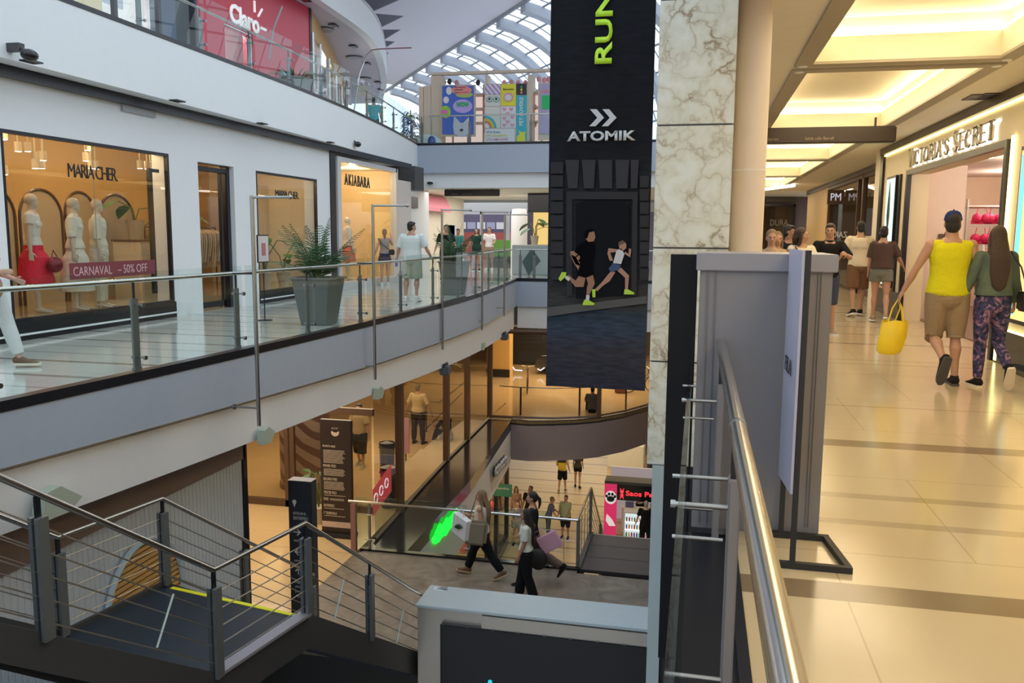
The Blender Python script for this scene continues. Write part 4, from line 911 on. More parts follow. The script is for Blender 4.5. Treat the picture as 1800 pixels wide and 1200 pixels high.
# phone shop sign
c = UX(436, 30, GX+.03)
cs = thing('phone_shop_sign', (GX+.02, 21.2, 7.1), 'big white phone company name with ray marks on the red shop wall', 'sign')
wh = mat('sign_white', (.9, .9, .9), .5, emit=(1, 1, 1), estr=.35)
text('lettering', 'Claro', wh, cs, (GX+.03, 21.3, 7.22), (0, 1, 0), (0, 0, 1), .50, 1.5, .03, bold=.03)
for a, bq in (((GX+.04, 21.83, 7.52), (GX+.04, 21.83, 7.82)), ((GX+.04, 22.02, 7.46), (GX+.04, 22.24, 7.70)), ((GX+.04, 22.16, 7.18), (GX+.04, 22.42, 7.18))): MB().tube([a, bq], .035, 6).build('ray', wh, cs)
# lingerie shop sign (tall serif capitals, halo lit)
vs_ = thing('lingerie_shop_sign', (HX-.06, 14.4, 2.95), 'halo-lit tall capital letters of the lingerie shop over its entrance', 'sign')
mat('letter_dark', (.32, .27, .20), .35, .6)
glow('halo', (1, .93, .78), 3.2)
SER = {'V': [((0, 1), (.5, 0), 1), ((1, 1), (.5, 0), 0)], 'I': [((.5, 0), (.5, 1), 1)], 'C': 'arcC', 'T': [((.5, 0), (.5, 1), 1), ((0, 1), (1, 1), 0)], 'O': 'arcO', 'R': 'R', 'A': [((0, 0), (.5, 1), 0), ((1, 0), (.5, 1), 1), ((.2, .35), (.8, .35), 0)],
       'S': 'S', 'E': [((.15, 0), (.15, 1), 1), ((.15, 0), (1, 0), 0), ((.15, .52), (.8, .52), 0), ((.15, 1), (1, 1), 0)], "'": [((.5, 1), (.5, .75), 1)]}
def serif_word(word, y0, y1, z0, h, big=1.25):
    n = sum({'I': .45, "'": .35, ' ': .5}.get(ch, 1) for ch in word); step = (y0-y1)/n; y = y0
    for i, ch in enumerate(word):
        w = {'I': .45, "'": .35, ' ': .5}.get(ch, 1)*step
        if ch != ' ':
            hh = h*(big if i == 0 or (i > 0 and word[i-1] == ' ') else 1)
            if ch == "'": hh = h
            def P(u, v): return (y-(.10+u*.80)*w, z0+v*hh)
            segs = SER[ch]
            if segs == 'arcC': k = [(.5+.5*math.cos(a)*1.0, .5+.5*math.sin(a)) for a in [math.radians(50+d*20) for d in range(14)]]; segs = [(k[i_], k[i_+1], 1 if 4 < i_ < 9 else 0) for i_ in range(len(k)-1)]+[((k[0][0], .95), (k[0][0], .70), 0)]
            elif segs == 'arcO': k = [(.5+.5*math.cos(a), .5+.5*math.sin(a)) for a in [math.radians(d*20) for d in range(19)]]; segs = [(k[i_], k[i_+1], 1 if abs(math.cos(math.radians(i_*20+10))) > .6 else 0) for i_ in range(18)]
            elif segs == 'R': segs = [((.2, 0), (.2, 1), 1), ((.2, 1), (.65, 1), 0), ((.65, 1), (.9, .88), 1), ((.9, .88), (.9, .68), 1), ((.9, .68), (.65, .52), 1), ((.65, .52), (.2, .52), 0), ((.5, .52), (1, 0), 1)]
            elif segs == 'S':
                k = [(.88, .80), (.70, .96), (.45, 1.0), (.2, .92), (.12, .75), (.25, .60), (.5, .50), (.78, .38), (.88, .2), (.75, .05), (.5, 0), (.25, .04), (.1, .2)]; segs = [(k[i_], k[i_+1], 1 if 4 < i_ < 8 else 0) for i_ in range(12)]
            for lay, (mm, xo, gr) in enumerate(((M['letter_dark'], HX-.075, 0), (M['halo'], HX-.02, .010))):
                b = MB()
                for a, c_, thick in segs:
                    A, B_ = P(*a), P(*c_); t_ = (.026 if thick else .011)+gr
                    d = Vector((B_[0]-A[0], B_[1]-A[1])); L_ = d.length
                    if L_ < 1e-5: continue
                    d /= L_; nn = Vector((-d.y, d.x))*t_; d2 = d*(t_*.4)
                    q = [(A[0]-d2.x+nn.x, A[1]-d2.y+nn.y), (B_[0]+d2.x+nn.x, B_[1]+d2.y+nn.y), (B_[0]+d2.x-nn.x, B_[1]+d2.y-nn.y), (A[0]-d2.x-nn.x, A[1]-d2.y-nn.y)]
                    b.prism(q, xo-.012 if lay == 0 else xo, xo+.012 if lay == 0 else xo+.006, 'x')
                    # serifs at the feet of strong strokes
                    if thick and ch in 'VITRAE':
                        for E_ in (A, B_):
                            if abs(E_[1]-z0) < .01 or abs(E_[1]-z0-hh) < .01:
                                sl = .05+gr; b.prism([(E_[0]-sl, E_[1]-.008-gr*.6), (E_[0]+sl, E_[1]-.008-gr*.6), (E_[0]+sl, E_[1]+.008+gr*.6), (E_[0]-sl, E_[1]+.008+gr*.6)], xo-.012 if lay == 0 else xo, xo+.012 if lay == 0 else xo+.006, 'x')
                b.build('letter' if lay == 0 else 'halo', mm, vs_)
        y -= w
serif_word("VICTORIA'S SECRET", 16.55, 12.0, 2.80, .235)
# poster light boxes by the entrance
mat('poster_dark', (.02, .05, .03), .4)
def lightbox(y0, y1, z0, z1, label, col):
    t = thing('poster_lightbox', (HX-.03, (y0+y1)/2, z0), label, 'light box')
    MB().box(HX-.07, HX-.004, y0, y1, z0, z1).build('case', M['black_trim'], t)
    MB().box(HX-.078, HX-.07, y0+.05, y1-.05, z0+.05, z1-.05).build('lit_poster', glow('poster_'+label[:4], col, 1.6), t); return t
t = lightbox(17.5, 18.3, .55, 2.72, 'pale green lit poster with a dark slim figure, left of the lingerie entrance', (.62, .95, .78))
MB().prism([(17.8, .7), (18.0, .7), (18.05, 1.2), (17.95, 1.6), (18.05, 1.95), (18.0, 2.3), (17.92, 2.62), (17.85, 2.3), (17.82, 1.95), (17.9, 1.6), (17.78, 1.2)], HX-.088, HX-.079, 'x').build('printed_figure', M['poster_dark'], t)
t = lightbox(9.6, 11.02, .55, 2.60, 'orange and aqua lit poster beyond the glowing strip of the shop entrance', (.95, .62, .22))
MB().box(HX-.082, HX-.079, 10.8, 10.95, .65, 2.5).build('printed_band', glow('aqua', (.3, .85, .8), 1.2), t)
# hanging direction signs
mat('sign_brown', (.035, .022, .018), .4); mat('sign_dim', (.30, .24, .18), .6)
def hang(x0, x1, y, z0, z1, zc, label, words):
    t = thing('hanging_sign', ((x0+x1)/2, y, z0), label, 'hanging sign')
    MB().bev(x0, x1, y-.06, y+.06, z0, z1, .02).build('sign_body', M['sign_brown'], t)
    for xx in (x0+.3, x1-.3): MB().box(xx-.015, xx+.015, y-.015, y+.015, z1, zc).build('hanger', M['black_trim'], t)
    for s, xx, w in words: text('lettering', s, M['sign_dim'], t, (xx, y-.064, (z0+z1)/2-.05), (1, 0, 0), (0, 0, 1), .045, w, .002)
    return t
hang(.55, 2.86, 14.0, 2.97, 3.22, 3.35, 'long dark brown direction sign hanging under the corridor coffers', (('Sanitarios', 1.02, .25), ('Salida calle Barrell', 1.75, .42)))
hang(.9, 2.0, 38.0, 2.72, 2.98, 3.35, 'dark direction sign hanging at the far end of the corridor', ())
hang(-9.30, -7.20, 30.2, 2.90, 3.15, 3.2, 'dark direction sign hanging over the far walkway entrance', (('Planta', -8.9, .2), ('Sanitarios', -8.4, .35)))
# small shop signs farther along
t = thing('projecting_sign', (KX-.3, 25.6, 2.6), 'small dark projecting sign with pale letters on the glazed shopfront', 'sign')
MB().box(KX-.5, KX-.02, 27.6, 27.7, 2.52, 2.95).build('sign_body', M['brown_frame'], t); text('lettering', 'PM', mat('sign_pale', (.7, .7, .8), .5, emit=(.8, .8, 1), estr=.6), t, (KX-.26, 27.59, 2.74), (1, 0, 0), (0, 0, 1), .22, .3, .004)
sign_text('shop_sign', 'ZARA', mat('sign_cream', (.8, .75, .6), .5, emit=(1, .9, .7), estr=.5), (2.35, 41.23, 1.62), (1, 0, 0), .26, .75, 'pale fashion shop name behind the waiting people', ext=.01)
sign_text('shop_sign', 'DURA', M['sign_dim'], (3.6, 41.23, 2.15), (1, 0, 0), .28, .8, 'faint grey letters on the dark far shopfront', ext=.01)
t = sbox('trim_56', M['sign_brown'], -10.35, -10.27, 28.6, 30.0, 2.45, 2.85)
# directory boards on the lower floor
mat('totem_navy', (.012, .018, .032), .3); mat('board_brown', (.030, .017, .018), .35); mat('text_cream', (.62, .54, .44), .6)
tt = thing('wayfinding_totem', (-6.05, 11.9, Z1), 'slim navy wayfinding totem with white arrows standing beside the staircase', 'totem')
MB().bev(-6.27, -5.87, 11.85, 12.05, Z1, -2.38, .008).build('body', M['totem_navy'], tt)
MB().box(-6.27, -5.87, 11.85, 12.05, -2.38, -2.372).build('cap', mat('totem_cap', (.45, .45, .5), .4), tt)
def TT(s, z, h, w, x=-6.18): text('lettering', s, M['print_white'], tt, (x, 11.842, z), (1, 0, 0), (0, 0, 1), h, w, .003, align='LEFT')
TT('ESTÁS EN EL', -2.90, .055, .22); TT('ENTREPISO', -2.985, .055, .25)
b = MB(); b.lathe([(.035, 0), (.035, .004)], (0, 0, 0), 16).move(Matrix.Translation((-6.16, 11.845, -2.72)) @ Matrix.Rotation(PI/2, 4, 'X')); b.prism([(-6.185, -2.74), (-6.135, -2.74), (-6.16, -2.81)], 11.842, 11.846, 'y').build('pin_icon', M['print_white'], tt)
def arrow(z, ang):
    b = MB(); b.box(-.06, .06, -.006, 0, -.007, .007); b.add([(.06, 0, 0), (.0, 0, .06), (-.015, 0, .045), (.035, 0, 0), (-.015, 0, -.045), (0, 0, -.06)], [(0, 1, 2, 3), (0, 3, 4, 5)])
    b.move(Matrix.Translation((-6.12, 11.843, z)) @ Matrix.Rotation(ang, 4, 'Y')).build('arrow_icon', M['print_white'], tt)
arrow(-3.22, 0); arrow(-3.55, PI); arrow(-3.87, -PI/2)
TT('NORTE', -3.36, .03, .12); TT('MITRE', -3.70, .03, .12)
for k, s in enumerate(('Ingreso', 'shopping', 'por Puente', 'Arenales')): TT(s, -4.06-k*.078, .05, .06+.022*len(s))
dbd = thing('directory_board', (-7.15, 15.6, Z1), 'tall black-brown store directory board listing every floor', 'directory board')
MB().bev(-7.50, -6.82, 15.6, 15.7, Z1+.06, -2.27, .006).build('board', M['board_brown'], dbd)
MB().box(-7.56, -6.78, 15.5, 15.8, Z1, Z1+.07).build('base', M['black_matte'], dbd)
MB().box(-7.49, -6.83, 15.594, 15.6, Z1+.20, Z1+.32).build('pale_strip', mat('strip_pale', (.62, .48, .40), .5), dbd)
def TB(s, z, h, w, x=-7.44): text('lettering', s, M['text_cream'], dbd, (x, 15.594, z), (1, 0, 0), (0, 0, 1), h, w, .003, align='LEFT', bold=.02)
for s, z in (('PLANTA BAJA', -2.83), ('PRIMER PISO', -3.24), ('SEGUNDO PISO', -3.52), ('TERCER PISO', -3.81), ('BASE', -3.95), ('ENTREPISO', -4.09), ('1° SUBSUELO', -4.25)): TB(s, z, .06, .026*len(s))
rl = random.Random(3); b = MB()
for z0, z1 in ((-3.18, -2.91), (-3.46, -3.31), (-3.75, -3.58), (-3.88, -3.87), (-3.97, -3.94), (-4.17, -4.15), (-4.33, -4.31)):
    z = z1
    while z >= z0:
        x = -7.43 if z1 != -3.94 else -7.3; xe = -6.95-rl.random()*.06
        while x < xe: w = .015+rl.random()*.04; b.box(x, min(x+w, xe), 15.592, 15.6, z-.005, z+.005); x += w+.007
        z -= .026
b.build('small_print', M['text_cream'], dbd)
MB().prism([(-7.16+.09*math.cos(a), -2.52+.09*math.sin(a)) for a in [math.radians(d) for d in range(180, 361, 15)]]+[(-7.16+.07*math.cos(a), -2.49+.04*math.sin(a)) for a in [math.radians(d) for d in range(350, 189, -20)]], 15.592, 15.6, 'y').build('crescent_logo', M['text_cream'], dbd)
text('lettering', 'ALTO', M['text_cream'], dbd, (-7.17, 15.594, -2.44), (1, 0, 0), (0, 0, 1), .035, .14, .003)
text('lettering', 'ALTOPALERMO', M['text_cream'], dbd, (-7.06, 15.594, -4.46), (1, 0, 0), (0, 0, 1), .03, .22, .003)
# green lit shop sign on the basement fascia, and the grey-white one beyond
gs = thing('green_shop_sign', (-5.5, 18, -5.6), 'blurred bright green glowing script sign on the white fascia below the ledge', 'sign')
b = MB(); rg = random.Random(2)
pts = [UX(768+i*4.1, 942-i*4.3, -5.47) for i in range(9)]
for i, p in enumerate(pts): b.ball((p.x, p.y, p.z+.03*math.sin(i*2.4)), (.03, .22, .17+.05*math.sin(i*1.9)), 10, 6)
b.build('script', glow('green_neon', (.01, 1.0, .04), 2.6), gs, smooth=True)
p0 = UX(875, 818, -5.72)
ws = thing('white_shop_sign', tuple(p0), 'small round-lettered white shop sign on the fascia beyond the green one', 'sign')
text('lettering', 'cocco', M['print_white'], ws, (p0.x+.08, p0.y, p0.z), (0, 1, 0), (0, 0, 1), .30, 1.5, .05, bold=.05); text('outline', 'cocco', M['black_trim'], ws, (p0.x+.03, p0.y, p0.z), (0, 1, 0), (0, 0, 1), .36, 1.6, .02, bold=.07)
# ================================================================ PEOPLE
mat('skin', (.48, .27, .18), .5, noise=.05, nscale=20); mat('skin_tan', (.36, .19, .12), .5, noise=.05, nscale=20); mat('skin_pale', (.60, .38, .28), .5, noise=.05, nscale=20)
mat('hair_black', (.012, .009, .008), .45, bump=.6, bscale=120); mat('hair_brown', (.05, .026, .016), .45, bump=.6, bscale=120); mat('hair_blond', (.22, .14, .07), .5, bump=.6, bscale=120); mat('hair_grey', (.38, .36, .34), .6, bump=.5, bscale=120)
mat('eye_white', (.75, .73, .7), .2); mat('eye_dark', (.02, .012, .01), .2); mat('lip', (.40, .13, .10), .5)
def fab(name, c, r=.85, b=.35, s=30): return mat(name, c, r, bump=b, bscale=s, noise=.06, nscale=6, spec=.2)
def remesh(mb, name, mtl, parent, vox, smooth_it=4, uvm=None):
    me = bpy.data.meshes.new('tmp'); me.from_pydata(mb.v, [], mb.f)
    bm = bmesh.new(); bm.from_mesh(me); bmesh.ops.recalc_face_normals(bm, faces=bm.faces[:]); bm.to_mesh(me); bm.free()
    o = bpy.data.objects.new(name, me); COL.objects.link(o)
    r = o.modifiers.new('r', 'REMESH'); r.mode = 'VOXEL'; r.voxel_size = vox; r.use_smooth_shade = True
    if smooth_it: s_ = o.modifiers.new('s', 'SMOOTH'); s_.factor = .5; s_.iterations = smooth_it
    dg = bpy.context.evaluated_depsgraph_get(); dg.update()
    m2 = bpy.data.meshes.new_from_object(o.evaluated_get(dg)); o.modifiers.clear(); o.data = m2; bpy.data.meshes.remove(me); m2.name = name
    m2.materials.clear(); m2.materials.append(mtl); m2.polygons.foreach_set('use_smooth', [True]*len(m2.polygons))
    if parent is not None: o.parent = parent
    return o
def loft(mb, pts, rad, ref=(1, 0, 0), n=14, cap=True):
    """closed elliptic tube through pts; rad = (a,b): a along ref, b across"""
    P = [Vector(p) for p in pts]; Rr = [(r if isinstance(r, (tuple, list)) else (r, r)) for r in rad]; ref = Vector(ref)
    T = [(P[min(i+1, len(P)-1)]-P[max(i-1, 0)]).normalized() for i in range(len(P))]
    if cap:
        r0, r1 = Rr[0], Rr[-1]; a = min(r0); c = min(r1)
        P = [P[0]-T[0]*a*.85, P[0]-T[0]*a*.5]+P+[P[-1]+T[-1]*c*.5, P[-1]+T[-1]*c*.85]
        Rr = [(r0[0]*.42, r0[1]*.42), (r0[0]*.82, r0[1]*.82)]+Rr+[(r1[0]*.82, r1[1]*.82), (r1[0]*.42, r1[1]*.42)]
        T = [T[0], T[0]]+T+[T[-1], T[-1]]
    vs = []
    for p, (a, b), t in zip(P, Rr, T):
        x = (ref-t*ref.dot(t))
        if x.length < 1e-4: x = Vector((0, 1, 0))-t*t.y
        x.normalize(); y = t.cross(x)
        for k in range(n): w = 2*PI*k/n; vs.append(p+x*(a*math.cos(w))+y*(b*math.sin(w)))
    m = len(P); fs = [(i*n+k, i*n+(k+1) % n, (i+1)*n+(k+1) % n, (i+1)*n+k) for i in range(m-1) for k in range(n)]
    fs += [tuple(range(n))[::-1], tuple(range((m-1)*n, m*n))]
    mb.add(vs, fs)
def rx(v, a): c, s = math.cos(a), math.sin(a); return Vector((v.x, v.y*c-v.z*s, v.y*s+v.z*c))   # rotate about local x (forward lean: negative)
D = math.radians
def person(pos, face, label, H=1.75, female=False, skin='skin', legs=((0, 0, 3), (0, 0, 3)), arms=((5, 8, 10, 0), (5, 8, 10, 0)), lean=0, headyaw=0, headpitch=0, build=1.0,
           top=None, bottom=None, shoes=None, hair=None, hat=None, vox=.011, sit=None, toe=(0, 0), cat='person', extras=None, name='person', nohead=False, face_on=True, neckless=False, group=None, spread=True):
    """face: degrees, 0 = towards +Y, positive = counter-clockwise. legs: (forward, knee bend, outward); arms: (forward, outward, elbow bend, inward)"""
    k = H/1.765; t = thing(name, (0, 0, 0), label, cat, group); bw = build
    hipz = .90; R_ = {}
    def torso(p): p = Vector(p); q = p-Vector((0, 0, hipz)); q = rx(q, -D(lean)); return q+Vector((0, 0, hipz))
    shx = (.155 if female else .185)*(.5+.5*bw); hx = .088 if female else .09
    J = {}
    lows = []; toe = list(toe)
    for i, s in enumerate((-1, 1)):
        f, kn, ab = legs[i]; az_ = hipz-math.cos(D(f))*math.cos(D(ab)*.5)*.43-math.cos(D(f-kn))*.41; lows.append(az_-.092 if abs(toe[i]) < 31 else 9)
    low_ = min(lows)
    for i, s in enumerate((-1, 1)):
        hip = Vector((s*hx, 0, hipz)); f, kn, ab = legs[i]
        d1 = Vector((s*math.sin(D(ab)), math.sin(D(f)), -math.cos(D(f)))).normalized(); knee = hip+d1*.43
        a2 = D(f-kn); d2 = Vector((s*math.sin(D(ab))*.6, math.sin(a2), -math.cos(a2))).normalized(); ank = knee+d2*.41
        room = ank.z-(low_ if low_ < 5 else -9)-.06
        tp = min(D(toe[i]), math.asin(max(.02, min(.98, room/.235)))) if toe[i] > 0 else D(toe[i]); fd = Vector((s*.12, math.cos(tp), -math.sin(tp))).normalized(); fu = Vector((0, math.sin(tp), math.cos(tp)))
        J['leg', i] = (hip, knee, ank, fd, fu)
        sh = torso((s*shx, 0, 1.415)); f, ab, el, inn = arms[i]
        u = Vector((s*math.sin(D(ab)), math.sin(D(f))*math.cos(D(ab)), -math.cos(D(f))*math.cos(D(ab)))); u = rx(u, -D(lean)*.6).normalized(); elb = sh+u*.285
        a2 = D(f+el); v = Vector((s*math.sin(D(ab-inn)), math.sin(a2)*math.cos(D(ab-inn)), -math.cos(a2)*math.cos(D(ab-inn)))).normalized(); wr = elb+v*.25
        J['arm', i] = (sh, elb, wr, v)
    # ---- body
    b = MB(); S = bw
    tz = [(.84, .125, .095), (.93, .165 if not female else .170, .115), (1.02, .15, .105), (1.10, .140 if not female else .122, .098 if not female else .088), (1.20, .150 if not female else .130, .10), (1.30, .168 if not female else .145, .110 if not female else .108), (1.38, .165 if not female else .14, .10), (1.44, .12, .075), (1.49, .06, .055)]
    loft(b, [torso((0, 0, z)) for z, _, _ in tz], [(a*S, c*(S if z < 1.4 else 1)) for z, a, c in tz], cap=True, n=20)
    if female: 
        for s in (-1, 1): b.ball(torso((s*.062, .078, 1.285)), (.052, .045, .05), 12, 8)
    for i in (0, 1):
        hip, knee, ank, fd, fu = J['leg', i]; s = (-1, 1)[i]
        d = knee-hip; e = ank-knee
        loft(b, [hip+Vector((0, -.01, .02)), hip+d*.25, hip+d*.6, knee-d*.04, knee+e*.06, knee+e*.28-Vector((0, .008, 0)), knee+e*.6, ank], [.088*S, .085*S, .068*S, .052, .048, .053*S, .040, .034])
        if not nohead or 1:
            loft(b, [ank-fd*.035-fu*.035, ank+fd*.04-fu*.045, ank+fd*.12-fu*.062, ank+fd*.185-fu*.068], [(.034, .032), (.038, .03), (.042, .02), (.035, .014)], ref=(1, 0, 0), n=12)
        sh, elb, wr, v = J['arm', i]; u = elb-sh
        b.ball(sh+Vector((0, 0, -.005)), .058*(.6+.4*S), 12, 8)
        loft(b, [sh, sh+u*.3, elb-u*.06, elb+v*.02, elb+v*.08, elb+v*.17, wr], [.050*S if not female else .044, .047*S if not female else .039, .038, .037, .039*(.5+.5*S), .031, .024])
        # hand: palm, four fingers, thumb from the side
        side = Vector((-s, 0, 0)); side = (side-v*side.dot(v)).normalized(); fwd = v.cross(side).normalized()
        if fwd.y < 0: fwd = -fwd
        # palm faces the body: its broad plane holds v and fwd
        loft(b, [wr+v*.008, wr+v*.04, wr+v*.085], [(.024, .017), (.038, .015), (.036, .013)], ref=fwd, n=12)
        for q, ln in enumerate((.066, .076, .070, .055)):
            o_ = fwd*(.029-.0195*q); st_ = wr+v*.085+o_
            c1 = (v+side*.25+o_*1.2).normalized(); c2 = (v+side*.75).normalized()
            loft(b, [st_, st_+c1*ln*.5, st_+c1*ln*.5+c2*ln*.5], [.0092, .0088, .0072], ref=fwd, n=8)
        st_ = wr+v*.025+fwd*.030; c1 = (v*.7+fwd*.75+side*.25).normalized(); c2 = (v*.95+fwd*.2+side*.3).normalized()
        loft(b, [st_, st_+c1*.035, st_+c1*.035+c2*.032], [.0125, .0105, .0085], ref=side, n=8)
        J['hand', i] = wr+v*.10
    # neck + head
    nb = torso((0, -.005, 1.47)); hc0 = torso((0, .012, 1.50)); Hm = Matrix.Rotation(D(headyaw), 3, 'Z') @ Matrix.Rotation(-D(headpitch), 3, 'X')
    HD = rx(Vector((0, 0, 1)), -D(lean)*.4)
    pivot = hc0+HD*.018
    def hp(x, y, z): return pivot+Hm @ Vector((x, y, z))
    h0 = len(b.v)
    loft(b, [torso((0, -.01, 1.43)), nb, hp(0, -.005, .03), hp(0, 0, .06)], [(.075, .062), (.054, .056), (.050, .053), (.048, .052)] if female else [(.105, .07), (.068, .064), (.060, .060), (.057, .058)])
    hb = MB(); hb.ball((0, -.012, .135), (.071, .091, .087), 20, 14); hb.ball((0, .022, .075), (.056, .064, .068), 16, 12); hb.ball((0, .062, .028), (.026, .022, .018), 10, 8)
    if not neckless:
        loft(hb, [(0, .086, .118), (0, .096, .095), (0, .104, .079)], [(.008, .008), (.011, .010), (.015, .012)], n=8)
        hb.ball((0, .080, .050), (.022, .012, .009), 10, 6); hb.ball((0, .078, .128), (.052, .014, .012), 12, 6)
        for s in (-1, 1): hb.ball((s*.073, -.008, .098), (.009, .018, .028), 8, 6); hb.ball((s*.036, .060, .086), (.022, .02, .02), 8, 6)
    hb.move(Matrix.Translation(pivot) @ Hm.to_4x4()); b.add(hb.v, hb.f)
    remesh(b, 'body', M[skin] if isinstance(skin, str) else skin, t, vox, 3)
    HM4 = Matrix.Translation(pivot) @ Hm.to_4x4()
    if face_on and not neckless:
        e = MB(); e2 = MB(); l = MB()
        for s in (-1, 1): e.ball((s*.031, .0815, .106), (.011, .007, .0055), 10, 6); e2.ball((s*.031, .087, .106), (.0062, .005, .0066), 8, 6); e2.box(s*.031-.017, s*.031+.017, .084, .0895, .124, .1285)
        l.ball((0, .089, .052), (.021, .008, .0065), 10, 6)
        e.move(HM4).build('eyes', M['eye_white'], t, True, local=True); e2.move(HM4).build('pupils', M['eye_dark'], t, True, local=True); l.move(HM4).build('lips', M['lip'], t, True, local=True)
    # ---- clothes
    if top:
        mt, sleeve, hem = top['m'], top.get('sleeve', .75), top.get('hem', .92); g = top.get('g', .012)
        c = MB(); zs_ = [z for z in (hem, hem+.03, 1.0, 1.10, 1.20, 1.30, 1.38, 1.43) if z >= hem]
        ra = [(lerp_tab([(z, a) for z, a, _ in tz], z)*S+g+top.get('flare', 0)*(1.2-z if z < 1.2 else 0), lerp_tab([(z, b_) for z, _, b_ in tz], z)*S+g+top.get('flare', 0)*(1.2-z if z < 1.2 else 0)) for z in zs_]
        hang = top.get('hang', .0)
        ra = [(max(a, .15*S+g) if hang and z < 1.3 else a, max(b_, .11*S+g) if hang and z < 1.3 else b_) for (a, b_), z in zip(ra, zs_)]
        ra = [(a+.012, b_+.012) if z < 1.01 else (a, b_) for (a, b_), z in zip(ra, zs_)]
        loft(c, [torso((0, 0, z)) for z in zs_], ra, n=22, cap=False)
        loft(c, [torso((0, -.005, 1.41)), torso((0, -.004, 1.455 if not top.get('collar') else 1.49))], [(.125*(.6+.4*S), .085), (.068, .066)], n=18, cap=False)
        if female:
            for s in (-1, 1): c.ball(torso((s*.062, .080, 1.285)), (.056, .05, .054), 12, 8)
        for i in (0, 1):
            sh, elb, wr, v = J['arm', i]; u = elb-sh; sl = sleeve; w_ = top.get('sw', .014)
            s = (-1, 1)[i]
            loft(c, [torso((s*.07, 0, 1.40)), sh+Vector((0, 0, .0))], [(.07, .072), (.056, .056) if sl > 0 else (.062, .046)], n=12, ref=(0, 1, 0), cap=False)
            if sl > 0:
                c.ball(sh, (.062*(.6+.4*S),)*3, 12, 8)
                pts = [sh-u*.05, sh+u*min(sl, .95)*.5, sh+u*min(sl, .95)]; rr = [.056*(.6+.4*S)+w_*.5, .050*(.6+.4*S)+w_, .047*(.6+.4*S)+w_*1.2]
                if sl > 1: pts = [sh-u*.05, sh+u*.5, elb, elb+v*.12*(sl-1)*2, elb+v*.245*(sl-1)]; rr = [.056+w_*.5, .048+w_, .044+w_, .041+w_, .032+w_]
                loft(c, pts, rr, n=14, cap=False)
        remesh(c, top.get('n', 'shirt'), mt, t, max(vox*.9, .009), 2)
    if bottom:
        mb_, ln, w_ = bottom['m'], bottom.get('len', 1.0), bottom.get('w', .012); kind = bottom.get('kind', 'pants'); c = MB()
        if kind in ('pants', 'shorts'):
            c.ball(torso((0, -.004, .868)), (.135*S+w_, .122*S+w_, .115+w_), 16, 10)
            zs_ = [.86, .90, .95, 1.0, 1.04]; loft(c, [torso((0, 0, z)) for z in zs_], [(lerp_tab([(z, a) for z, a, _ in tz], z)*S+.008+w_*.4, lerp_tab([(z, b_) for z, _, b_ in tz], z)*S+.008+w_*.4) for z in zs_], n=20, cap=False)
            for i in (0, 1):
                hip, knee, ank, fd, fu = J['leg', i]; d = knee-hip; e = ank-knee; fl = bottom.get('flare', 0)
                if kind == 'shorts' and ln <= 1: pts = [hip+Vector((0, 0, .03)), hip+d*ln*.4, hip+d*ln]; rr = [.092*S+w_, .088*S+w_+fl*.5, .078*S+w_+fl]
                else:
                    q = min(1, ln-1 if kind == 'shorts' else .95*ln); pts = [hip+Vector((0, 0, .03)), hip+d*.3, hip+d*.65, knee, knee+e*q*.5, knee+e*q]; rr = [.094*S+w_, .090*S+w_, .075*S+w_, .061+w_, .056*S+w_+fl*.5, .042+w_+fl]
                loft(c, pts, rr, n=16, cap=False)
        else:
            hem = bottom.get('hem', .5); zs_ = [1.05, .98, .9, .8, hem+.02, hem]; w0 = bottom.get('wide', .2)
            legmid = [(J['leg', i][1]) for i in (0, 1)]; my = (legmid[0].y+legmid[1].y)/2*.5
            loft(c, [torso((0, 0, 1.05)), torso((0, 0, .98)), (0, 0, .9), (0, my*.3, .8), (0, my, hem+.02), (0, my, hem)], [(.14*S, .105*S), (.165*S, .125*S), (.175*S+.005, .13*S), (.175*S+w0*.15, .135*S+w0*.15), (.17+w0*.6*(.9-hem), .13+w0*.6*(.9-hem)), (.17+w0*.6*(.9-hem), .13+w0*.6*(.9-hem))], n=26, cap=False)
        remesh(c, bottom.get('n', kind if kind != 'pants' else 'trousers'), mb_, t, max(vox*.9, .009), 2)
    if shoes:
        for i in (0, 1):
            hip, knee, ank, fd, fu = J['leg', i]; c = MB()
            ms, msole = shoes['m'], shoes.get('sole', 'white_paint')
            loft(c, [ank-fd*.045-fu*.030, ank+fd*.02-fu*.030, ank+fd*.08-fu*.046, ank+fd*.15-fu*.060, ank+fd*.205-fu*.066], [(.042, .046), (.045, .046), (.049, .034), (.050, .024), (.038, .016)], n=14)
            if not shoes.get('low'): loft(c, [ank-fu*.03, ank+fu*.015], [(.042, .045), (.040, .044)], n=12, cap=False)
            o = c.build('shoe', ms, t, True, local=True)
            c = MB(); base = ank-fu*.088
            pr = [(-.075, .028), (-.06, .038), (0, .042), (.08, .047), (.16, .050), (.205, .040), (.235, .018)]
            sx = fd.cross(fu).normalized(); vs = []
            for h_ in (0, .026):
                for yy, ww in pr: vs.append(base+fd*yy+sx*ww+fu*h_)
                for yy, ww in pr[::-1]: vs.append(base+fd*yy-sx*ww+fu*h_)
            n_ = len(pr)*2; c.add(vs, [tuple(range(n_))[::-1], tuple(range(n_, 2*n_))]+[(q, (q+1) % n_, n_+(q+1) % n_, n_+q) for q in range(n_)])
            c.build('sole', M[msole], o, local=True)
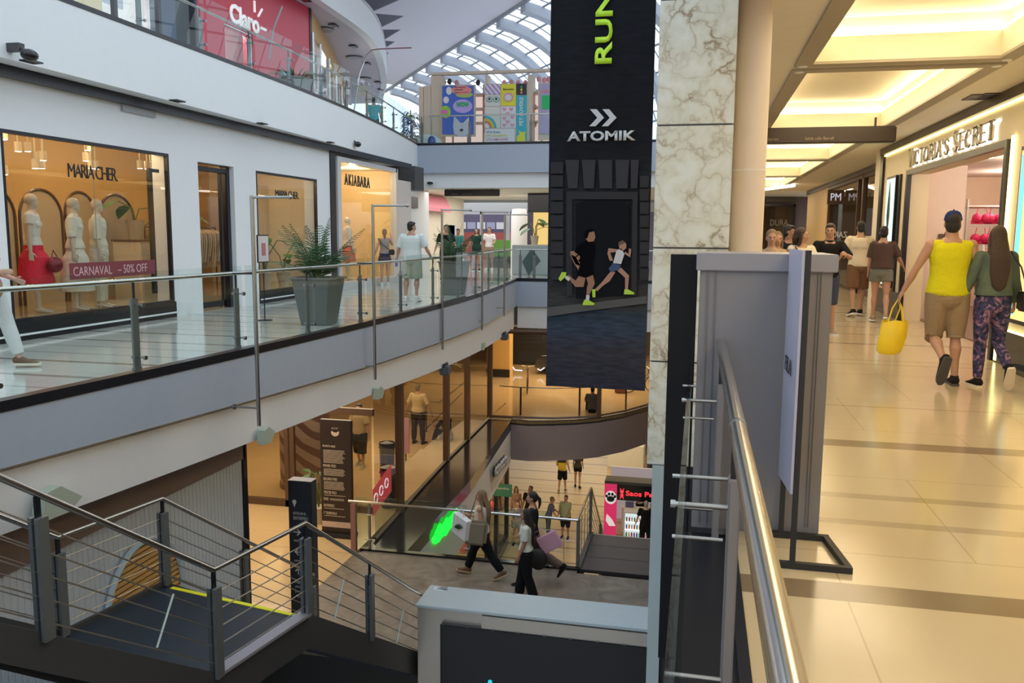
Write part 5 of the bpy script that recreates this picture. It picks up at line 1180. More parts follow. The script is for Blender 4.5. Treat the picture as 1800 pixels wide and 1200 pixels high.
    if hair:
        hm, st_ = M['hair_'+hair[0]], hair[1]; c = MB()
        def hv(x, y, z): return HM4 @ Vector((x, y, z))
        hb = MB(); hb.ball((0, -.022, .150), (.078, .092, .088), 18, 12); 
        if st_ in ('short', 'crew'): hb.ball((0, -.042, .090), (.076, .066, .080), 14, 10)
        if st_ == 'short': hb.ball((0, .045, .190), (.055, .045, .032), 12, 8)
        if st_ in ('bun', 'pony', 'long'): hb.ball((0, -.05, .10), (.071, .06, .07), 14, 10)
        if st_ == 'bun': hb.ball((0, -.125, .15), (.038, .036, .036), 12, 8)
        hb.move(HM4); c.add(hb.v, hb.f)
        if st_ == 'long':
            L_ = hair[2] if len(hair) > 2 else .38; bk = torso((0, -.125*bw, 1.40)); lo = torso((0, -.14*bw, 1.50-L_))
            loft(c, [hv(0, -.055, .16), hv(0, -.075, .07), bk, (bk+lo)/2, lo, lo+Vector((0, 0, -.05))], [(.073, .055), (.082, .048), (.105, .040), (.105, .034), (.075, .022), (.03, .012)], n=16)
            for s in (-1, 1): loft(c, [hv(s*.060, -.01, .16), hv(s*.072, -.005, .08), hv(s*.07, -.02, .0), torso((s*.09, -.06, 1.38))], [(.022, .04), (.020, .042), (.026, .04), (.02, .03)], n=10)
        if st_ == 'pony':
            loft(c, [hv(0, -.10, .15), hv(0, -.145, .10), hv(0, -.15, .0), hv(0, -.13, -.09)], [.022, .032, .028, .012], n=10)
        # trim the face open
        me_before = remesh(c, 'hair', hm, t, max(.009, vox*.9), 2)
        bm = bmesh.new(); bm.from_mesh(me_before.data); inv = HM4.inverted()
        kill = [v for v in bm.verts if (lambda q: q.y > .045 and q.z < .155 and abs(q.x) < .066)(inv @ v.co)]
        bmesh.ops.delete(bm, geom=kill, context='VERTS'); bm.to_mesh(me_before.data); bm.free()
    if hat:
        c = MB(); hb = MB(); hb.lathe([(.001, .245), (.03, .243), (.058, .228), (.076, .198), (.083, .165), (.085, .145), (.083, .143)], (0, -.018, 0), 24)
        loft(hb, [(0, .05, .152), (0, .10, .150), (0, .148, .140)], [(.072, .008), (.068, .008), (.045, .006)], n=14)
        hb.ball((0, -.018, .247), .009, 8, 6); hb.move(HM4).build('cap', hat, t, True, local=True)
    # ---- place: scale, feet on the floor, turn
    low = min((ch.data.vertices[i].co.z for ch in t.children_recursive if ch.type == 'MESH' for i in range(0, len(ch.data.vertices), 3)), default=0)
    if sit is not None: low = sit
    Mx = Matrix.Rotation(D(face), 4, 'Z') @ Matrix.Scale(k, 4) @ Matrix.Translation((0, 0, -low))
    for ch in t.children_recursive:
        ch.data.transform(Mx)
    t.location = pos
    t['_h'] = 1
    W_ = lambda p: Vector(pos)+Mx @ p
    return t, {'handL': W_(J['hand', 0]), 'handR': W_(J['hand', 1]), 'head': W_(pivot+Vector((0, 0, .1))), 'sh': W_(torso((0, 0, 1.4))), 'M': Matrix.Translation(Vector(pos)) @ Mx, 'torso': torso, 'hp': hp}
def shirt(c, mname, **k): d = dict(m=fab(mname, c)); d.update(k); return d
JN = (.05, .07, .12)
# ---- east corridor
galaxy = ramp_mat('galaxy_print', 'noise', [(.38, (.008, .010, .03)), (.5, (.03, .04, .13)), (.57, (.20, .09, .16)), (.66, (.35, .22, .28))], 9, .7, 2.5)
tie = ramp_mat('tie_dye_denim', 'noise', [(.40, (.07, .10, .085)), (.62, (.12, .16, .11)), (.72, (.22, .23, .12))], 3.2, .85, .4)
p, J = person((2.56, 9.55, 0), 4, 'man in a bright yellow sleeveless top, blue cap and khaki shorts walking away', 1.80, skin='skin', legs=((4, 64, 1), (-3, 3, 1)), arms=((6, 26, 10, 6), (-6, 12, 8, 4)), toe=(72, 0), build=1.10, headyaw=-8,
    top=shirt((.66, .62, .015), 'yellow_top', sleeve=0, hem=.90, g=.022, hang=1, n='sleeveless_top'), bottom=dict(m=fab('khaki', (.30, .22, .13)), kind='shorts', len=1.02, w=.022, flare=.022), shoes=dict(m=fab('shoe_black', (.015, .014, .015)), sole='dark_grey'), hair=('black', 'crew'), hat=fab('cap_blue', (.018, .035, .15)), vox=.0075, face_on=False)
for i, s in ((0, 1), (1, 1)): pass
hL = J['handL']
bg = thing('shopping_bag', (hL.x, hL.y, hL.z-.55), 'translucent bright yellow plastic bag hanging from the man\'s left hand', 'bag')
b = MB(); n = 18; rr = [(.03, .0, .52), (.07, .03, .42), (.135, .055, .30), (.15, .07, .16), (.13, .065, .04), (.06, .03, .0)]; vs = []
z0 = hL.z-.60
for j, (a, c_, z) in enumerate([(.125, .045, .36), (.135, .06, .30), (.14, .07, .2), (.135, .07, .1), (.12, .06, .03), (.08, .04, .0)]):
    for q in range(n): w = 2*PI*q/n; kx = 1+.06*math.sin(w*5+j); vs.append((hL.x-.02+a*kx*math.cos(w)-.05*(1-z/.36), hL.y+c_*kx*math.sin(w), z0+z+.015*math.sin(w*3)*(j == 0)))
b.add(vs, [(j*n+q, j*n+(q+1) % n, (j+1)*n+(q+1) % n, (j+1)*n+q) for j in range(5) for q in range(n)]+[tuple(range(5*n, 6*n))])
b.build('bag_body', mat('yellow_plastic', (.85, .62, .02), .35), bg, smooth=True)
for s in (-1, 1): MB().tube([(hL.x-.02+s*.075, hL.y+.02*s, z0+.35), (hL.x-.01+s*.045, hL.y, z0+.50), (hL.x, hL.y, hL.z+.005), (hL.x+s*.01+.03, hL.y, z0+.50), (hL.x+s*.04+.02, hL.y-.02*s, z0+.35)], .008, 6).build('handle', M['yellow_plastic'], bg)
p, J = person((2.98, 9.50, 0), 2, 'woman with long brown hair, washed green denim jacket and galaxy print leggings, seen from behind', 1.66, True, skin='skin', legs=((-2, 3, 2), (2, 56, 1)), arms=((-2, 20, 14, 2), (8, 12, 18, 0)), toe=(0, 66), build=1.02,
    top=dict(m=tie, sleeve=1.98, hem=.99, g=.022, sw=.016, hang=1, n='jacket'), bottom=dict(m=galaxy, len=1.0, w=.004, n='leggings'), shoes=dict(m=M['shoe_black'], sole='wall_cream'), hair=('brown', 'long', .40), vox=.0075, face_on=False)
sp = J['sh']
hb_ = thing('handbag', (3.24, 9.46, .86), 'small black shoulder bag on the right hip of the woman in galaxy leggings', 'bag')
MB().bev(3.22, 3.31, 9.36, 9.58, .80, 1.0, .02).build('bag_body', M['black_matte'], hb_); MB().tube([(3.26, 9.38, 1.0), (3.19, 9.41, 1.25), (3.10, 9.46, 1.41), (3.20, 9.54, 1.25), (3.26, 9.56, 1.0)], .008, 6).build('strap', M['black_matte'], hb_)
p, J = person((3.02, 17.3, 0), 6, 'young man in a cream T-shirt with faded back print and brown shorts, with a cup', 1.80, skin='skin', legs=((-10, 8, 2), (8, 4, 1)), arms=((6, 22, 20, -4), (4, 10, 14, 2)), toe=(14, 0), top=shirt((.72, .64, .48), 'cream_tee', hem=.90, g=.024, hang=1, sw=.028, sleeve=.85), bottom=dict(m=fab('brown_shorts', (.17, .09, .05)), kind='shorts', len=.98, w=.022, flare=.02), shoes=dict(m=M['shoe_black']), hair=('black', 'short'), vox=.0095, face_on=False)
pr = text('back_print', 'PERFECT GRIND', mat('print_faint', (.30, .28, .24), .7), None, (3.0, 17.13, 1.32), (1, 0, 0), (0, 0, 1), .045, .26, .002); pr.parent = p; pr.matrix_parent_inverse = Matrix.Translation((-3.02, -17.3, 0))
h = J['handL']; tag(MB().lathe([(.028, 0), (.036, .10), (.038, .10), (.038, .115), (.001, .118)], (h.x-.01, h.y, h.z-.05), 16).build('paper_cup', M['lamp_white'], None, True), 'small white paper cup in the hand of the man in the cream T-shirt', 'cup')
person((3.22, 16.2, 0), -10, 'person in a dark brown T-shirt and frayed denim shorts walking close to the shop entrance', 1.70, True, skin='skin', legs=((5, 3, 1), (-8, 22, 2)), arms=((4, 8, 14, 2), (24, 24, 20, 2)), toe=(0, 50), build=1.05, top=shirt((.085, .055, .05), 'brown_tee', hem=.97, g=.03, hang=1, sw=.03, sleeve=.9), bottom=dict(m=fab('denim_grey', (.16, .17, .15)), kind='shorts', len=.42, w=.016, flare=.02), shoes=dict(m=fab('shoe_beige', (.35, .26, .18))), hair=('black', 'short'), vox=.0095, face_on=False)
# people waiting behind the cabinet, by the rail
def at(px, Y): q = UY(px, 430, Y); return (q.x, Y, 0)
leanarms = ((45, 20, 60, 40), (45, 20, 60, 40))
person(at(1356, 11.4), 172, 'security woman with tied hair in a beige shirt and black tie, looking across the hall', 1.62, True, skin='skin', headyaw=10, top=shirt((.50, .38, .22), 'guard_beige', sleeve=1.98, collar=1, hem=.95), bottom=dict(m=fab('guard_brown', (.08, .05, .035)), w=.01), shoes=dict(m=M['shoe_black'], sole='black_matte'), hair=('blond', 'bun'), vox=.010)
q = at(1352, 11.4); tag(MB().prism([(q[0]-.015, 1.28), (q[0]+.015, 1.28), (q[0]+.024, 1.05), (q[0], 1.0), (q[0]-.024, 1.05)], 11.235, 11.262, 'y').build('necktie', M['black_matte']), 'black tie on the beige shirt of the security woman', 'tie')
person(at(1366, 12.6), 185, 'woman half hidden just behind the security woman', 1.60, True, skin='skin', top=shirt((.20, .12, .09), 'rust_top', sleeve=.8), bottom=dict(m=M['guard_brown'] if 'guard_brown' in M else None, w=.01), shoes=dict(m=M['shoe_black']), hair=('blond', 'long', .2), vox=.012)
person(at(1386, 14.8), 200, 'man with glasses in a dark navy T-shirt looking to the side behind the cabinet', 1.72, skin='skin_tan', headyaw=55, top=shirt((.012, .014, .022), 'navy_tee', sleeve=.9), bottom=dict(m=fab('jeans', JN), w=.012), shoes=dict(m=M['shoe_black']), hair=('black', 'short'), vox=.011)
person(at(1409, 13.2), 190, 'dark-haired woman in a white open jacket with a dark strap, head in profile', 1.66, True, skin='skin', headyaw=68, arms=((30, 14, 60, 30), (30, 14, 60, 30)), top=shirt((.74, .68, .56), 'white_jacket', sleeve=1.8, hem=.95, g=.02), bottom=dict(m=M['jeans'], w=.012), shoes=dict(m=M['shoe_black']), hair=('brown', 'long', .30), vox=.010)
q = at(1409, 13.2); tag(MB().tube([(q[0]-.10, 13.10, 1.40), (q[0]-.02, 13.04, 1.25), (q[0]+.10, 13.07, 1.05)], .018, 6, flat=.4).build('bag_strap', M['black_matte']), 'dark bag strap crossing the white jacket of the woman in profile', 'strap')
person(at(1456, 14.0), 186, 'young man in a black shirt and denim shorts resting his arms behind the cabinet', 1.74, skin='skin', headyaw=-18, legs=((0, 0, 3), (6, 4, 4)), arms=((42, 22, 62, 52), (14, 18, 30, 10)), lean=6, top=shirt((.010, .010, .012), 'black_polo', sleeve=.9, collar=1, hem=.90, g=.018), bottom=dict(m=M['jeans'], kind='shorts', len=1.05, w=.02), shoes=dict(m=M['shoe_beige']), hair=('brown', 'short'), vox=.009)

# ---- west walkway
p, J = person((-7.70, 7.80, 0), -78, 'woman at the picture edge in pink top and white trousers with tan bag', 1.66, True, skin='skin_pale', legs=((20, 4, 2), (-16, 18, 2)), arms=((-6, 10, 74, 10), (-4, 10, 96, 30)), toe=(0, 30), build=1.06, top=shirt((.70, .16, .20), 'pink_top', sleeve=0, hem=.98, g=.014), bottom=dict(m=fab('white_trouser', (.72, .72, .72)), len=.93, w=.022), shoes=dict(m=fab('shoe_brown', (.20, .12, .08)), sole='wall_cream', low=1), hair=('blond', 'bun'), vox=.009)
tb = thing('shoulder_bag', (-7.4, 7.58, .85), 'slouchy tan leather shoulder bag of the woman in pink', 'bag')
bq = MB(); bq.ball((-7.50, 7.54, .92), (.24, .10, .17), 18, 12); bq.v = [(x, y, min(z, 1.0)) for x, y, z in bq.v]; bq.build('bag_body', mat('tan_leather', (.36, .22, .12), .5), tb, True)
MB().tube([(-7.70, 7.56, .98), (-7.68, 7.60, 1.2), (-7.63, 7.65, 1.36), (-7.44, 7.60, 1.2), (-7.32, 7.56, .98)], .014, 8).build('strap', M['tan_leather'], tb)
p, J = person((-6.32, 18.0, 0), 2, 'heavy-set man in a white T-shirt and pale green shorts walking away by the rail', 1.76, skin='skin', legs=((-4, 4, 3), (3, 14, 3)), arms=((4, 20, 14, 4), (8, 24, 16, 2)), toe=(0, 22), build=1.28, headyaw=-45, top=shirt((.66, .72, .72), 'white_tee', hem=.88, g=.024, hang=1, sw=.026, sleeve=.9), bottom=dict(m=fab('pale_green', (.38, .42, .33)), kind='shorts', len=1.0, w=.02, flare=.01), shoes=dict(m=fab('shoe_white', (.7, .7, .7))), hair=('black', 'short'), vox=.010)
h = J['handL']; bt = thing('water_bottle', tuple(h), 'blue bottle in the hand of the man in the white T-shirt', 'bottle'); MB().lathe([(.001, -.10), (.033, -.095), (.033, .05), (.014, .09), (.014, .11), (.001, .11)], tuple(h), 14).build('bottle_body', mat('bottle_blue', (.03, .05, .35), .2), bt, True); MB().lathe([(.016, .105), (.016, .125), (.001, .126)], tuple(h), 12).build('cap', M['lamp_white'], bt)
person((-8.98, 23.2, 0), 25, 'woman in a grey tank top and denim mini skirt, arm raised to her head', 1.64, True, skin='skin', legs=((0, 2, 1), (4, 2, 1)), arms=((-18, 18, 20, 0), (50, 22, 110, 30)), top=shirt((.30, .27, .26), 'tank_grey', sleeve=0, hem=.98), bottom=dict(m=fab('denim_dark', (.03, .045, .09)), kind='skirt', hem=.72, wide=.25), shoes=dict(m=M['shoe_white']), hair=('blond', 'pony'), vox=.011, face_on=False)
tg = thing('crossbody_bag', (-8.74, 23.1, .95), 'black crossbody bag on the hip of the woman in the grey tank top', 'bag'); MB().bev(-8.80, -8.64, 23.04, 23.14, .90, 1.06, .02).build('bag_body', M['black_matte'], tg); MB().tube([(-8.78, 23.07, 1.05), (-9.0, 23.02, 1.22), (-9.12, 23.08, 1.38)], .012, 6).build('strap', M['black_matte'], tg)
def AT(px, Y, z=0): q = UY(px, 430, Y); return (q.x, Y, z)
person(AT(784, 26.0), 200, 'man in black T-shirt and black trousers with glasses walking towards us near the smaller palm', 1.78, skin='skin', arms=((10, 14, 40, 0), (-5, 18, 20, 0)), legs=((10, 5, 2), (-10, 20, 2)), toe=(0, 30), build=1.1, top=shirt((.01, .01, .013), 'black_tee2', hem=.88), bottom=dict(m=M['black_matte'], w=.015), shoes=dict(m=M['shoe_black']), hair=('brown', 'crew'), vox=.012)
person(AT(805, 32.5), 180, 'person in a teal T-shirt behind the smaller palm', 1.72, skin='skin_tan', top=shirt((.06, .22, .22), 'teal_tee'), bottom=dict(m=M['jeans'], w=.012), shoes=dict(m=M['shoe_white']), hair=('black', 'short'), vox=.014)
person(AT(838, 33.5), 176, 'woman in a loose dark green blouse and shorts in the middle of the far walkway', 1.74, True, skin='skin', arms=((8, 20, 20, 0), (8, 20, 20, 0)), top=shirt((.015, .05, .04), 'dark_green', hem=.84, g=.03, flare=.08), bottom=dict(m=M['black_matte'], kind='shorts', len=.5), shoes=dict(m=M['shoe_black']), hair=('brown', 'long', .3), vox=.014)
person(AT(860, 34.5), 184, 'man in a white T-shirt with a dark cross strap in the far walkway', 1.80, skin='skin', arms=((20, 14, 50, 20), (6, 18, 20, 0)), top=shirt((.75, .74, .76), 'white_tee2'), bottom=dict(m=fab('beige_short', (.35, .26, .2)), kind='shorts', len=1.0, w=.02), shoes=dict(m=M['shoe_white']), hair=('black', 'crew'), vox=.014)
person((-11.9, 29.8, 4.75), 10, 'person in a turquoise T-shirt seen through the upper glass balustrade', 1.72, skin='skin', build=1.15, top=shirt((.03, .42, .50), 'turquoise_tee', hem=.88), bottom=dict(m=M['jeans'], w=.012), shoes=dict(m=M['shoe_white']), hair=('black', 'short'), vox=.013, face_on=False)

# ---- mezzanine
p, J = person((-3.72, 14.32, Z1), 92, 'blond woman in a white sleeveless blouse and black trousers striding with shopping bags', 1.68, True, skin='skin', legs=((-27, 8, 2), (24, 6, 2)), arms=((-6, 8, 60, 6), (10, 8, 86, 10)), toe=(25, -4), build=1.12, top=shirt((.66, .63, .60), 'white_blouse', sleeve=0, hem=.90, g=.018), bottom=dict(m=fab('black_pant', (.008, .009, .013)), len=.96, w=.02, flare=.012), shoes=dict(m=fab('sandal', (.16, .09, .06)), sole='wood', low=1), hair=('blond', 'long', .36), vox=.0085)
h = J['handR']; hx_, hy_, hz_ = UY(843, 925, 13.6)
wb_ = thing('paper_bag', (-3.86, 13.62, Z1+.62), 'white paper shopping bag printed with a small green leaf', 'bag')
MB().add([(-4.12, 13.58, -3.70), (-3.86, 13.52, -3.84), (-3.90, 13.52, -4.20), (-4.16, 13.58, -4.04), (-4.05, 13.68, -3.70), (-3.79, 13.62, -3.84), (-3.83, 13.62, -4.20), (-4.09, 13.68, -4.04)], [(0, 1, 2, 3), (7, 6, 5, 4), (0, 4, 5, 1), (1, 5, 6, 2), (2, 6, 7, 3), (3, 7, 4, 0)]).build('bag_body', mat('paper_white', (.72, .73, .76), .6), wb_)
for s in (0, 1): MB().tube([(-4.06+.05*s, 13.60+.06*s, -3.74), (-3.98, 13.62, -3.60), (-3.93+.02*s, 13.58+.05*s, -3.80)], .006, 6).build('handle', M['paper_white'], wb_)
b = MB()
for a in range(-60, 61, 24): b.prism([(-4.01, -3.98), (-4.01+.075*math.sin(D(a))-.012, -3.98+.075*math.cos(D(a))*.9), (-4.01+.09*math.sin(D(a)), -3.98+.1*math.cos(D(a))), (-4.01+.075*math.sin(D(a))+.012, -3.98+.075*math.cos(D(a))*.9)], 13.515, 13.545, 'y')
b.build('leaf_print', fab('leaf_green', (.04, .10, .05)), wb_)
tb2 = thing('tote_bag', (-3.68, 13.66, Z1+.5), 'large olive-beige tote bag hanging at the blond woman\'s side', 'bag')
q = MB(); q.bev(-3.95, -3.52, 13.60, 13.72, -4.30, -3.84, .05); q.v = [(x+(z+4.1)*.12, y, z) for x, y, z in q.v]; q.build('bag_body', mat('tote_olive', (.24, .20, .14), .7), tb2, True); MB().tube([(-3.86, 13.66, -3.86), (-3.80, 13.75, -3.62), (-3.74, 13.85, -3.38), (-3.66, 13.78, -3.6), (-3.58, 13.66, -3.86)], .012, 6).build('strap', M['shoe_brown'], tb2)
for o_ in (wb_, tb2): o_.location.z += .30; o_.location.y += .28
p, J = person((-2.72, 13.5, Z1), 100, 'woman with long black hair, white T-shirt and black trousers walking, tattooed forearm', 1.62, True, skin='skin_tan', legs=((-6, 10, 1), (10, 4, 1)), arms=((6, 6, 16, 0), (-8, 4, 8, 0)), toe=(12, 0), top=shirt((.60, .64, .62), 'white_tee3', hem=.97, g=.018, sleeve=.8, sw=.02), bottom=dict(m=M['black_pant'], len=1.0, w=.022, flare=.03), shoes=dict(m=M['shoe_black'], sole='black_matte'), hair=('black', 'long', .42), vox=.0085)
p, J = person((-2.76, 14.25, Z1), 95, 'woman with tied hair, dark top and mauve cargo trousers, striding behind the black-haired one', 1.72, True, skin='skin', legs=((12, 6, 2), (-26, 34, 2)), arms=((-10, 10, 70, 0), (0, 10, 20, 0)), toe=(0, 55), top=shirt((.012, .013, .02), 'dark_top', hem=.95), bottom=dict(m=fab('mauve_cargo', (.17, .12, .11)), w=.035, len=.98), shoes=dict(m=M['shoe_black'], sole='black_matte'), hair=('black', 'pony'), vox=.0085)
pb = thing('pink_bag', (-2.35, 14.05, -3.9), 'pink flat shopping bag tilted under the arm of the woman behind', 'bag')
q = MB(); q.bev(-.19, .19, -.05, .05, -.15, .15, .01).move(Matrix.Translation((-2.40, 14.05, -3.86)) @ Matrix.Rotation(D(-32), 4, 'Y')); q.build('bag_body', mat('bag_pink', (.60, .34, .46), .5), pb); MB().tube([(-2.56, 14.05, -3.83), (-2.62, 14.1, -3.62), (-2.46, 14.05, -3.70)], .008, 6).build('handle', M['bag_pink'], pb)
bp_ = thing('black_bag', (-2.66, 14.0, -4.2), 'slouchy black bag hanging between the two dark-haired women', 'bag'); q = MB(); q.ball((-2.60, 14.0, -4.18), (.17, .08, .20), 16, 10); q.build('bag_body', M['black_matte'], bp_, True); MB().tube([(-2.68, 14.0, -4.05), (-2.72, 14.05, -3.6), (-2.58, 14.0, -4.03)], .012, 6).build('strap', M['black_matte'], bp_)
# ---- lower floor behind the glass
person((-8.75, 20.6, Z1), 175, 'young man in a beige T-shirt and long black shorts behind the lower glass front', 1.74, skin='skin', legs=((6, 4, 3), (-8, 14, 3)), toe=(0, 10), arms=((0, 12, 6, 0), (8, 18, 20, 0)), top=shirt((.52, .42, .26), 'beige_tee', hem=.86, g=.028, hang=1, sw=.03), bottom=dict(m=M['black_pant'], kind='shorts', len=1.25, w=.045, flare=.02), shoes=dict(m=fab('shoe_green', (.30, .32, .28))), hair=('black', 'short'), vox=.011)
person((-8.05, 23.4, Z1), -8, 'guard in a brown-beige shirt and dark trousers standing with his back to the glass', 1.82, skin='skin_tan', build=1.18, legs=((0, 0, 5), (0, 0, 5)), arms=((0, 24, 10, 6), (0, 24, 10, 6)), top=shirt((.46, .36, .20), 'guard_shirt', sleeve=1.0), bottom=dict(m=fab('guard_pant', (.03, .022, .02)), w=.02), shoes=dict(m=M['shoe_black'], sole='black_matte'), hair=('black', 'crew'), vox=.011, face_on=False)
person((-7.25, 23.9, Z1), 62, 'person in dark clothes sitting on the floor against the glass, looking at a phone', 1.76, skin='skin_tan', lean=14, legs=((118, 100, 6), (104, 96, 6)), arms=((50, 10, 60, 20), (50, 10, 60, 20)), headpitch=-20, sit=.78, top=shirt((.012, .012, .014), 'black_tee3', sleeve=.9), bottom=dict(m=fab('grey_jogger', (.04, .04, .045)), w=.02), shoes=dict(m=M['shoe_black']), hair=('black', 'short'), vox=.011)
person((-3.52, 29.15, Z1), 5, 'man in a grey shirt sitting with his back to the curved glass front', 1.74, skin='skin_tan', lean=12, legs=((116, 98, 10), (112, 96, 10)), arms=((34, 14, 40, 20), (34, 14, 40, 20)), sit=.79, top=shirt((.13, .12, .13), 'grey_shirt', hem=.9), bottom=dict(m=M['black_pant'], w=.02), shoes=dict(m=M['shoe_black']), hair=('black', 'short'), vox=.012, face_on=False)
# ---- basement
person((-5.40, 34.6, Z0), 2, 'man far below in black shorts carrying a yellow and black backpack', 1.76, skin='skin', legs=((-8, 10, 3), (6, 3, 3)), arms=((10, 14, 60, 20), (0, 12, 14, 0)), toe=(15, 0), top=shirt((.60, .48, .30), 'sand_shirt'), bottom=dict(m=M['black_pant'], kind='shorts', len=.9, w=.02), shoes=dict(m=M['shoe_brown']), hair=('black', 'short'), vox=.014, face_on=False)
bk = thing('backpack', (-5.40, 34.4, Z0+1.2), 'yellow and black backpack on the distant man in the basement', 'backpack'); MB().bev(-5.56, -5.24, 34.30, 34.46, Z0+1.06, Z0+1.42, .04).build('bag_body', mat('pack_yellow', (.65, .48, .04), .6), bk, True); MB().bev(-5.58, -5.22, 34.32, 34.47, Z0+1.36, Z0+1.54, .03).build('top_flap', M['black_matte'], bk, True)
person((-4.85, 35.4, Z0), 0, 'person in a dark green top and ankle boots walking beside the backpack man', 1.72, True, skin='skin', legs=((6, 3, 2), (-6, 12, 2)), toe=(0, 15), top=shirt((.05, .055, .045), 'moss_top', hem=.88), bottom=dict(m=M['black_pant'], kind='shorts', len=.45), shoes=dict(m=M['shoe_black'], sole='black_matte'), hair=('brown', 'long', .3), vox=.014, face_on=False)
person((-5.02, 29.0, Z0), -78, 'elderly person in a blue-grey shirt leaning, reaching on the basement floor', 1.60, skin='skin', lean=14, arms=((30, 10, 20, 6), (24, 10, 14, 6)), top=shirt((.11, .13, .19), 'bluegrey_shirt', sleeve=.8), bottom=dict(m=fab('slate_pant', (.06, .06, .08)), w=.02), shoes=dict(m=M['shoe_black']), hair=('blond', 'crew'), vox=.013)
person((-4.42, 29.2, Z0), 170, 'woman in a pale green T-shirt and navy knee shorts with a thin cross strap', 1.62, True, skin='skin', build=1.22, headpitch=-14, arms=((24, 8, 40, 20), (0, 14, 8, 0)), top=shirt((.36, .42, .26), 'pale_green_tee', hem=.88, g=.022, hang=1, sleeve=.8), bottom=dict(m=fab('navy_short', (.02, .022, .05)), kind='shorts', len=1.1, w=.02), shoes=dict(m=fab('shoe_navy', (.05, .05, .10))), hair=('brown', 'short'), vox=.013)
person((-5.98, 28.1, Z0), 178, 'girl in a lilac-grey top and light denim shorts by the basement shop window', 1.62, True, skin='skin_pale', headpitch=-18, arms=((18, 10, 50, 30), (20, 10, 56, 30)), top=shirt((.34, .30, .36), 'lilac_top', sleeve=.7, hem=.98), bottom=dict(m=fab('light_denim', (.36, .40, .46)), kind='shorts', len=.42, w=.02, flare=.02), shoes=dict(m=M['shoe_black']), hair=('brown', 'bun'), vox=.012)
person((-5.78, 29.3, Z0), 160, 'tall man in a black T-shirt looking down behind the girl in lilac', 1.84, skin='skin_tan', headpitch=-30, top=shirt((.012, .012, .014), 'black_tee4'), bottom=dict(m=M['black_pant'], w=.02), shoes=dict(m=M['shoe_black']), hair=('black', 'short'), vox=.013)
person((-6.35, 29.6, Z0), 200, 'bare-shouldered woman with reddish hair beside the tall man in black', 1.68, True, skin='skin', headpitch=-20, top=shirt((.40, .26, .20), 'rust_tank', sleeve=0), bottom=dict(m=M['jeans'], w=.01), shoes=dict(m=M['shoe_white']), hair=('brown', 'long', .2), vox=.013)
person((-1.50, 28.75, Z0), 4, 'grey-haired man in black with his back to us at the pet kiosk counter', 1.78, skin='skin_pale', build=1.1, arms=((0, 16, 10, 0), (0, 16, 10, 0)), top=shirt((.008, .008, .01), 'black_tee5'), bottom=dict(m=M['black_pant'], w=.02), shoes=dict(m=M['shoe_black']), hair=('grey', 'crew'), vox=.012, face_on=False)
person((-1.85, 31.3, Z0), 150, 'shop clerk in a white shirt leaning over the kiosk counter', 1.70, skin='skin_tan', lean=24, arms=((40, 10, 40, 10), (40, 10, 40, 10)), top=shirt((.66, .64, .66), 'clerk_white'), bottom=dict(m=M['black_pant'], w=.015), shoes=dict(m=M['shoe_black']), hair=('black', 'short'), vox=.013)
person((-1.75, 37.0, Z0), 10, 'man in an olive green shirt beyond the pet kiosk roof', 1.76, skin='skin', top=shirt((.10, .14, .07), 'olive_shirt'), bottom=dict(m=M['jeans'], w=.015), shoes=dict(m=M['shoe_black']), hair=('grey', 'crew'), vox=.014, face_on=False)
# ================================================================ MANNEQUINS
mat('mannequin_skin', (.60, .50, .38), .4); mat('mannequin_glow', (.80, .66, .45), .4)
man_fabric = dict(
 tee=fab('m_white', (.74, .70, .62), .85, .9, 22), red=fab('m_red', (.72, .03, .07), .8, .8, 14), ivory=fab('m_ivory', (.76, .70, .56), .85, .8, 14), suit=fab('m_suit', (.70, .64, .50), .85, .6, 14))
person((-9.95, 10.98, .28), -62, 'faceless mannequin in a white draped T-shirt and long red skirt', 1.82, True, skin='mannequin_skin', cat='mannequin', name='mannequin', neckless=True, face_on=False, legs=((0, 0, 1), (6, 6, 1)), arms=((0, 8, 4, 0), (0, 8, 4, 0)), top=dict(m=man_fabric['tee'], sleeve=.45, hem=.98, g=.008, sw=.02, n='draped_shirt'), bottom=dict(m=man_fabric['red'], kind='skirt', hem=.42, wide=.42), vox=.008)
person((-9.68, 11.54, .28), -62, 'mannequin in a long ivory shirt dress with rolled frilled sleeves', 1.78, True, skin='mannequin_skin', cat='mannequin', name='mannequin', neckless=True, face_on=False, arms=((0, 10, 6, 0), (0, 8, 6, 0)), top=dict(m=man_fabric['ivory'], sleeve=1.05, hem=.95, g=.018, sw=.03, collar=1, n='dress_bodice'), bottom=dict(m=man_fabric['ivory'], kind='skirt', hem=.28, wide=.34, n='dress_skirt'), vox=.008)
person((-9.70, 12.10, .28), -62, 'mannequin in a cream blazer with pushed-up sleeves and wide cream trousers', 1.78, True, skin='mannequin_skin', cat='mannequin', name='mannequin', neckless=True, face_on=False, arms=((0, 10, 8, 0), (4, 8, 6, 0)), top=dict(m=man_fabric['suit'], sleeve=1.2, hem=.80, g=.026, sw=.022, collar=1, n='blazer'), bottom=dict(m=man_fabric['suit'], w=.035, len=1.0), vox=.008)
person((-9.75, 21.05, .2), -50, 'pale mannequin in a white jacket in the corner shop, nearer the white frame', 1.80, False, skin='mannequin_glow', cat='mannequin', name='mannequin', neckless=True, face_on=False, top=dict(m=man_fabric['ivory'], sleeve=1.8, g=.02), bottom=dict(m=man_fabric['ivory'], w=.02), vox=.011)
person((-9.75, 22.3, .2), -50, 'pale mannequin in a white top, second one in the corner shop window', 1.78, True, skin='mannequin_glow', cat='mannequin', name='mannequin', neckless=True, face_on=False, top=dict(m=man_fabric['tee'], sleeve=1.8, g=.02), bottom=dict(m=fab('m_coral', (.65, .16, .08)), kind='skirt', hem=.5, wide=.4), vox=.011)
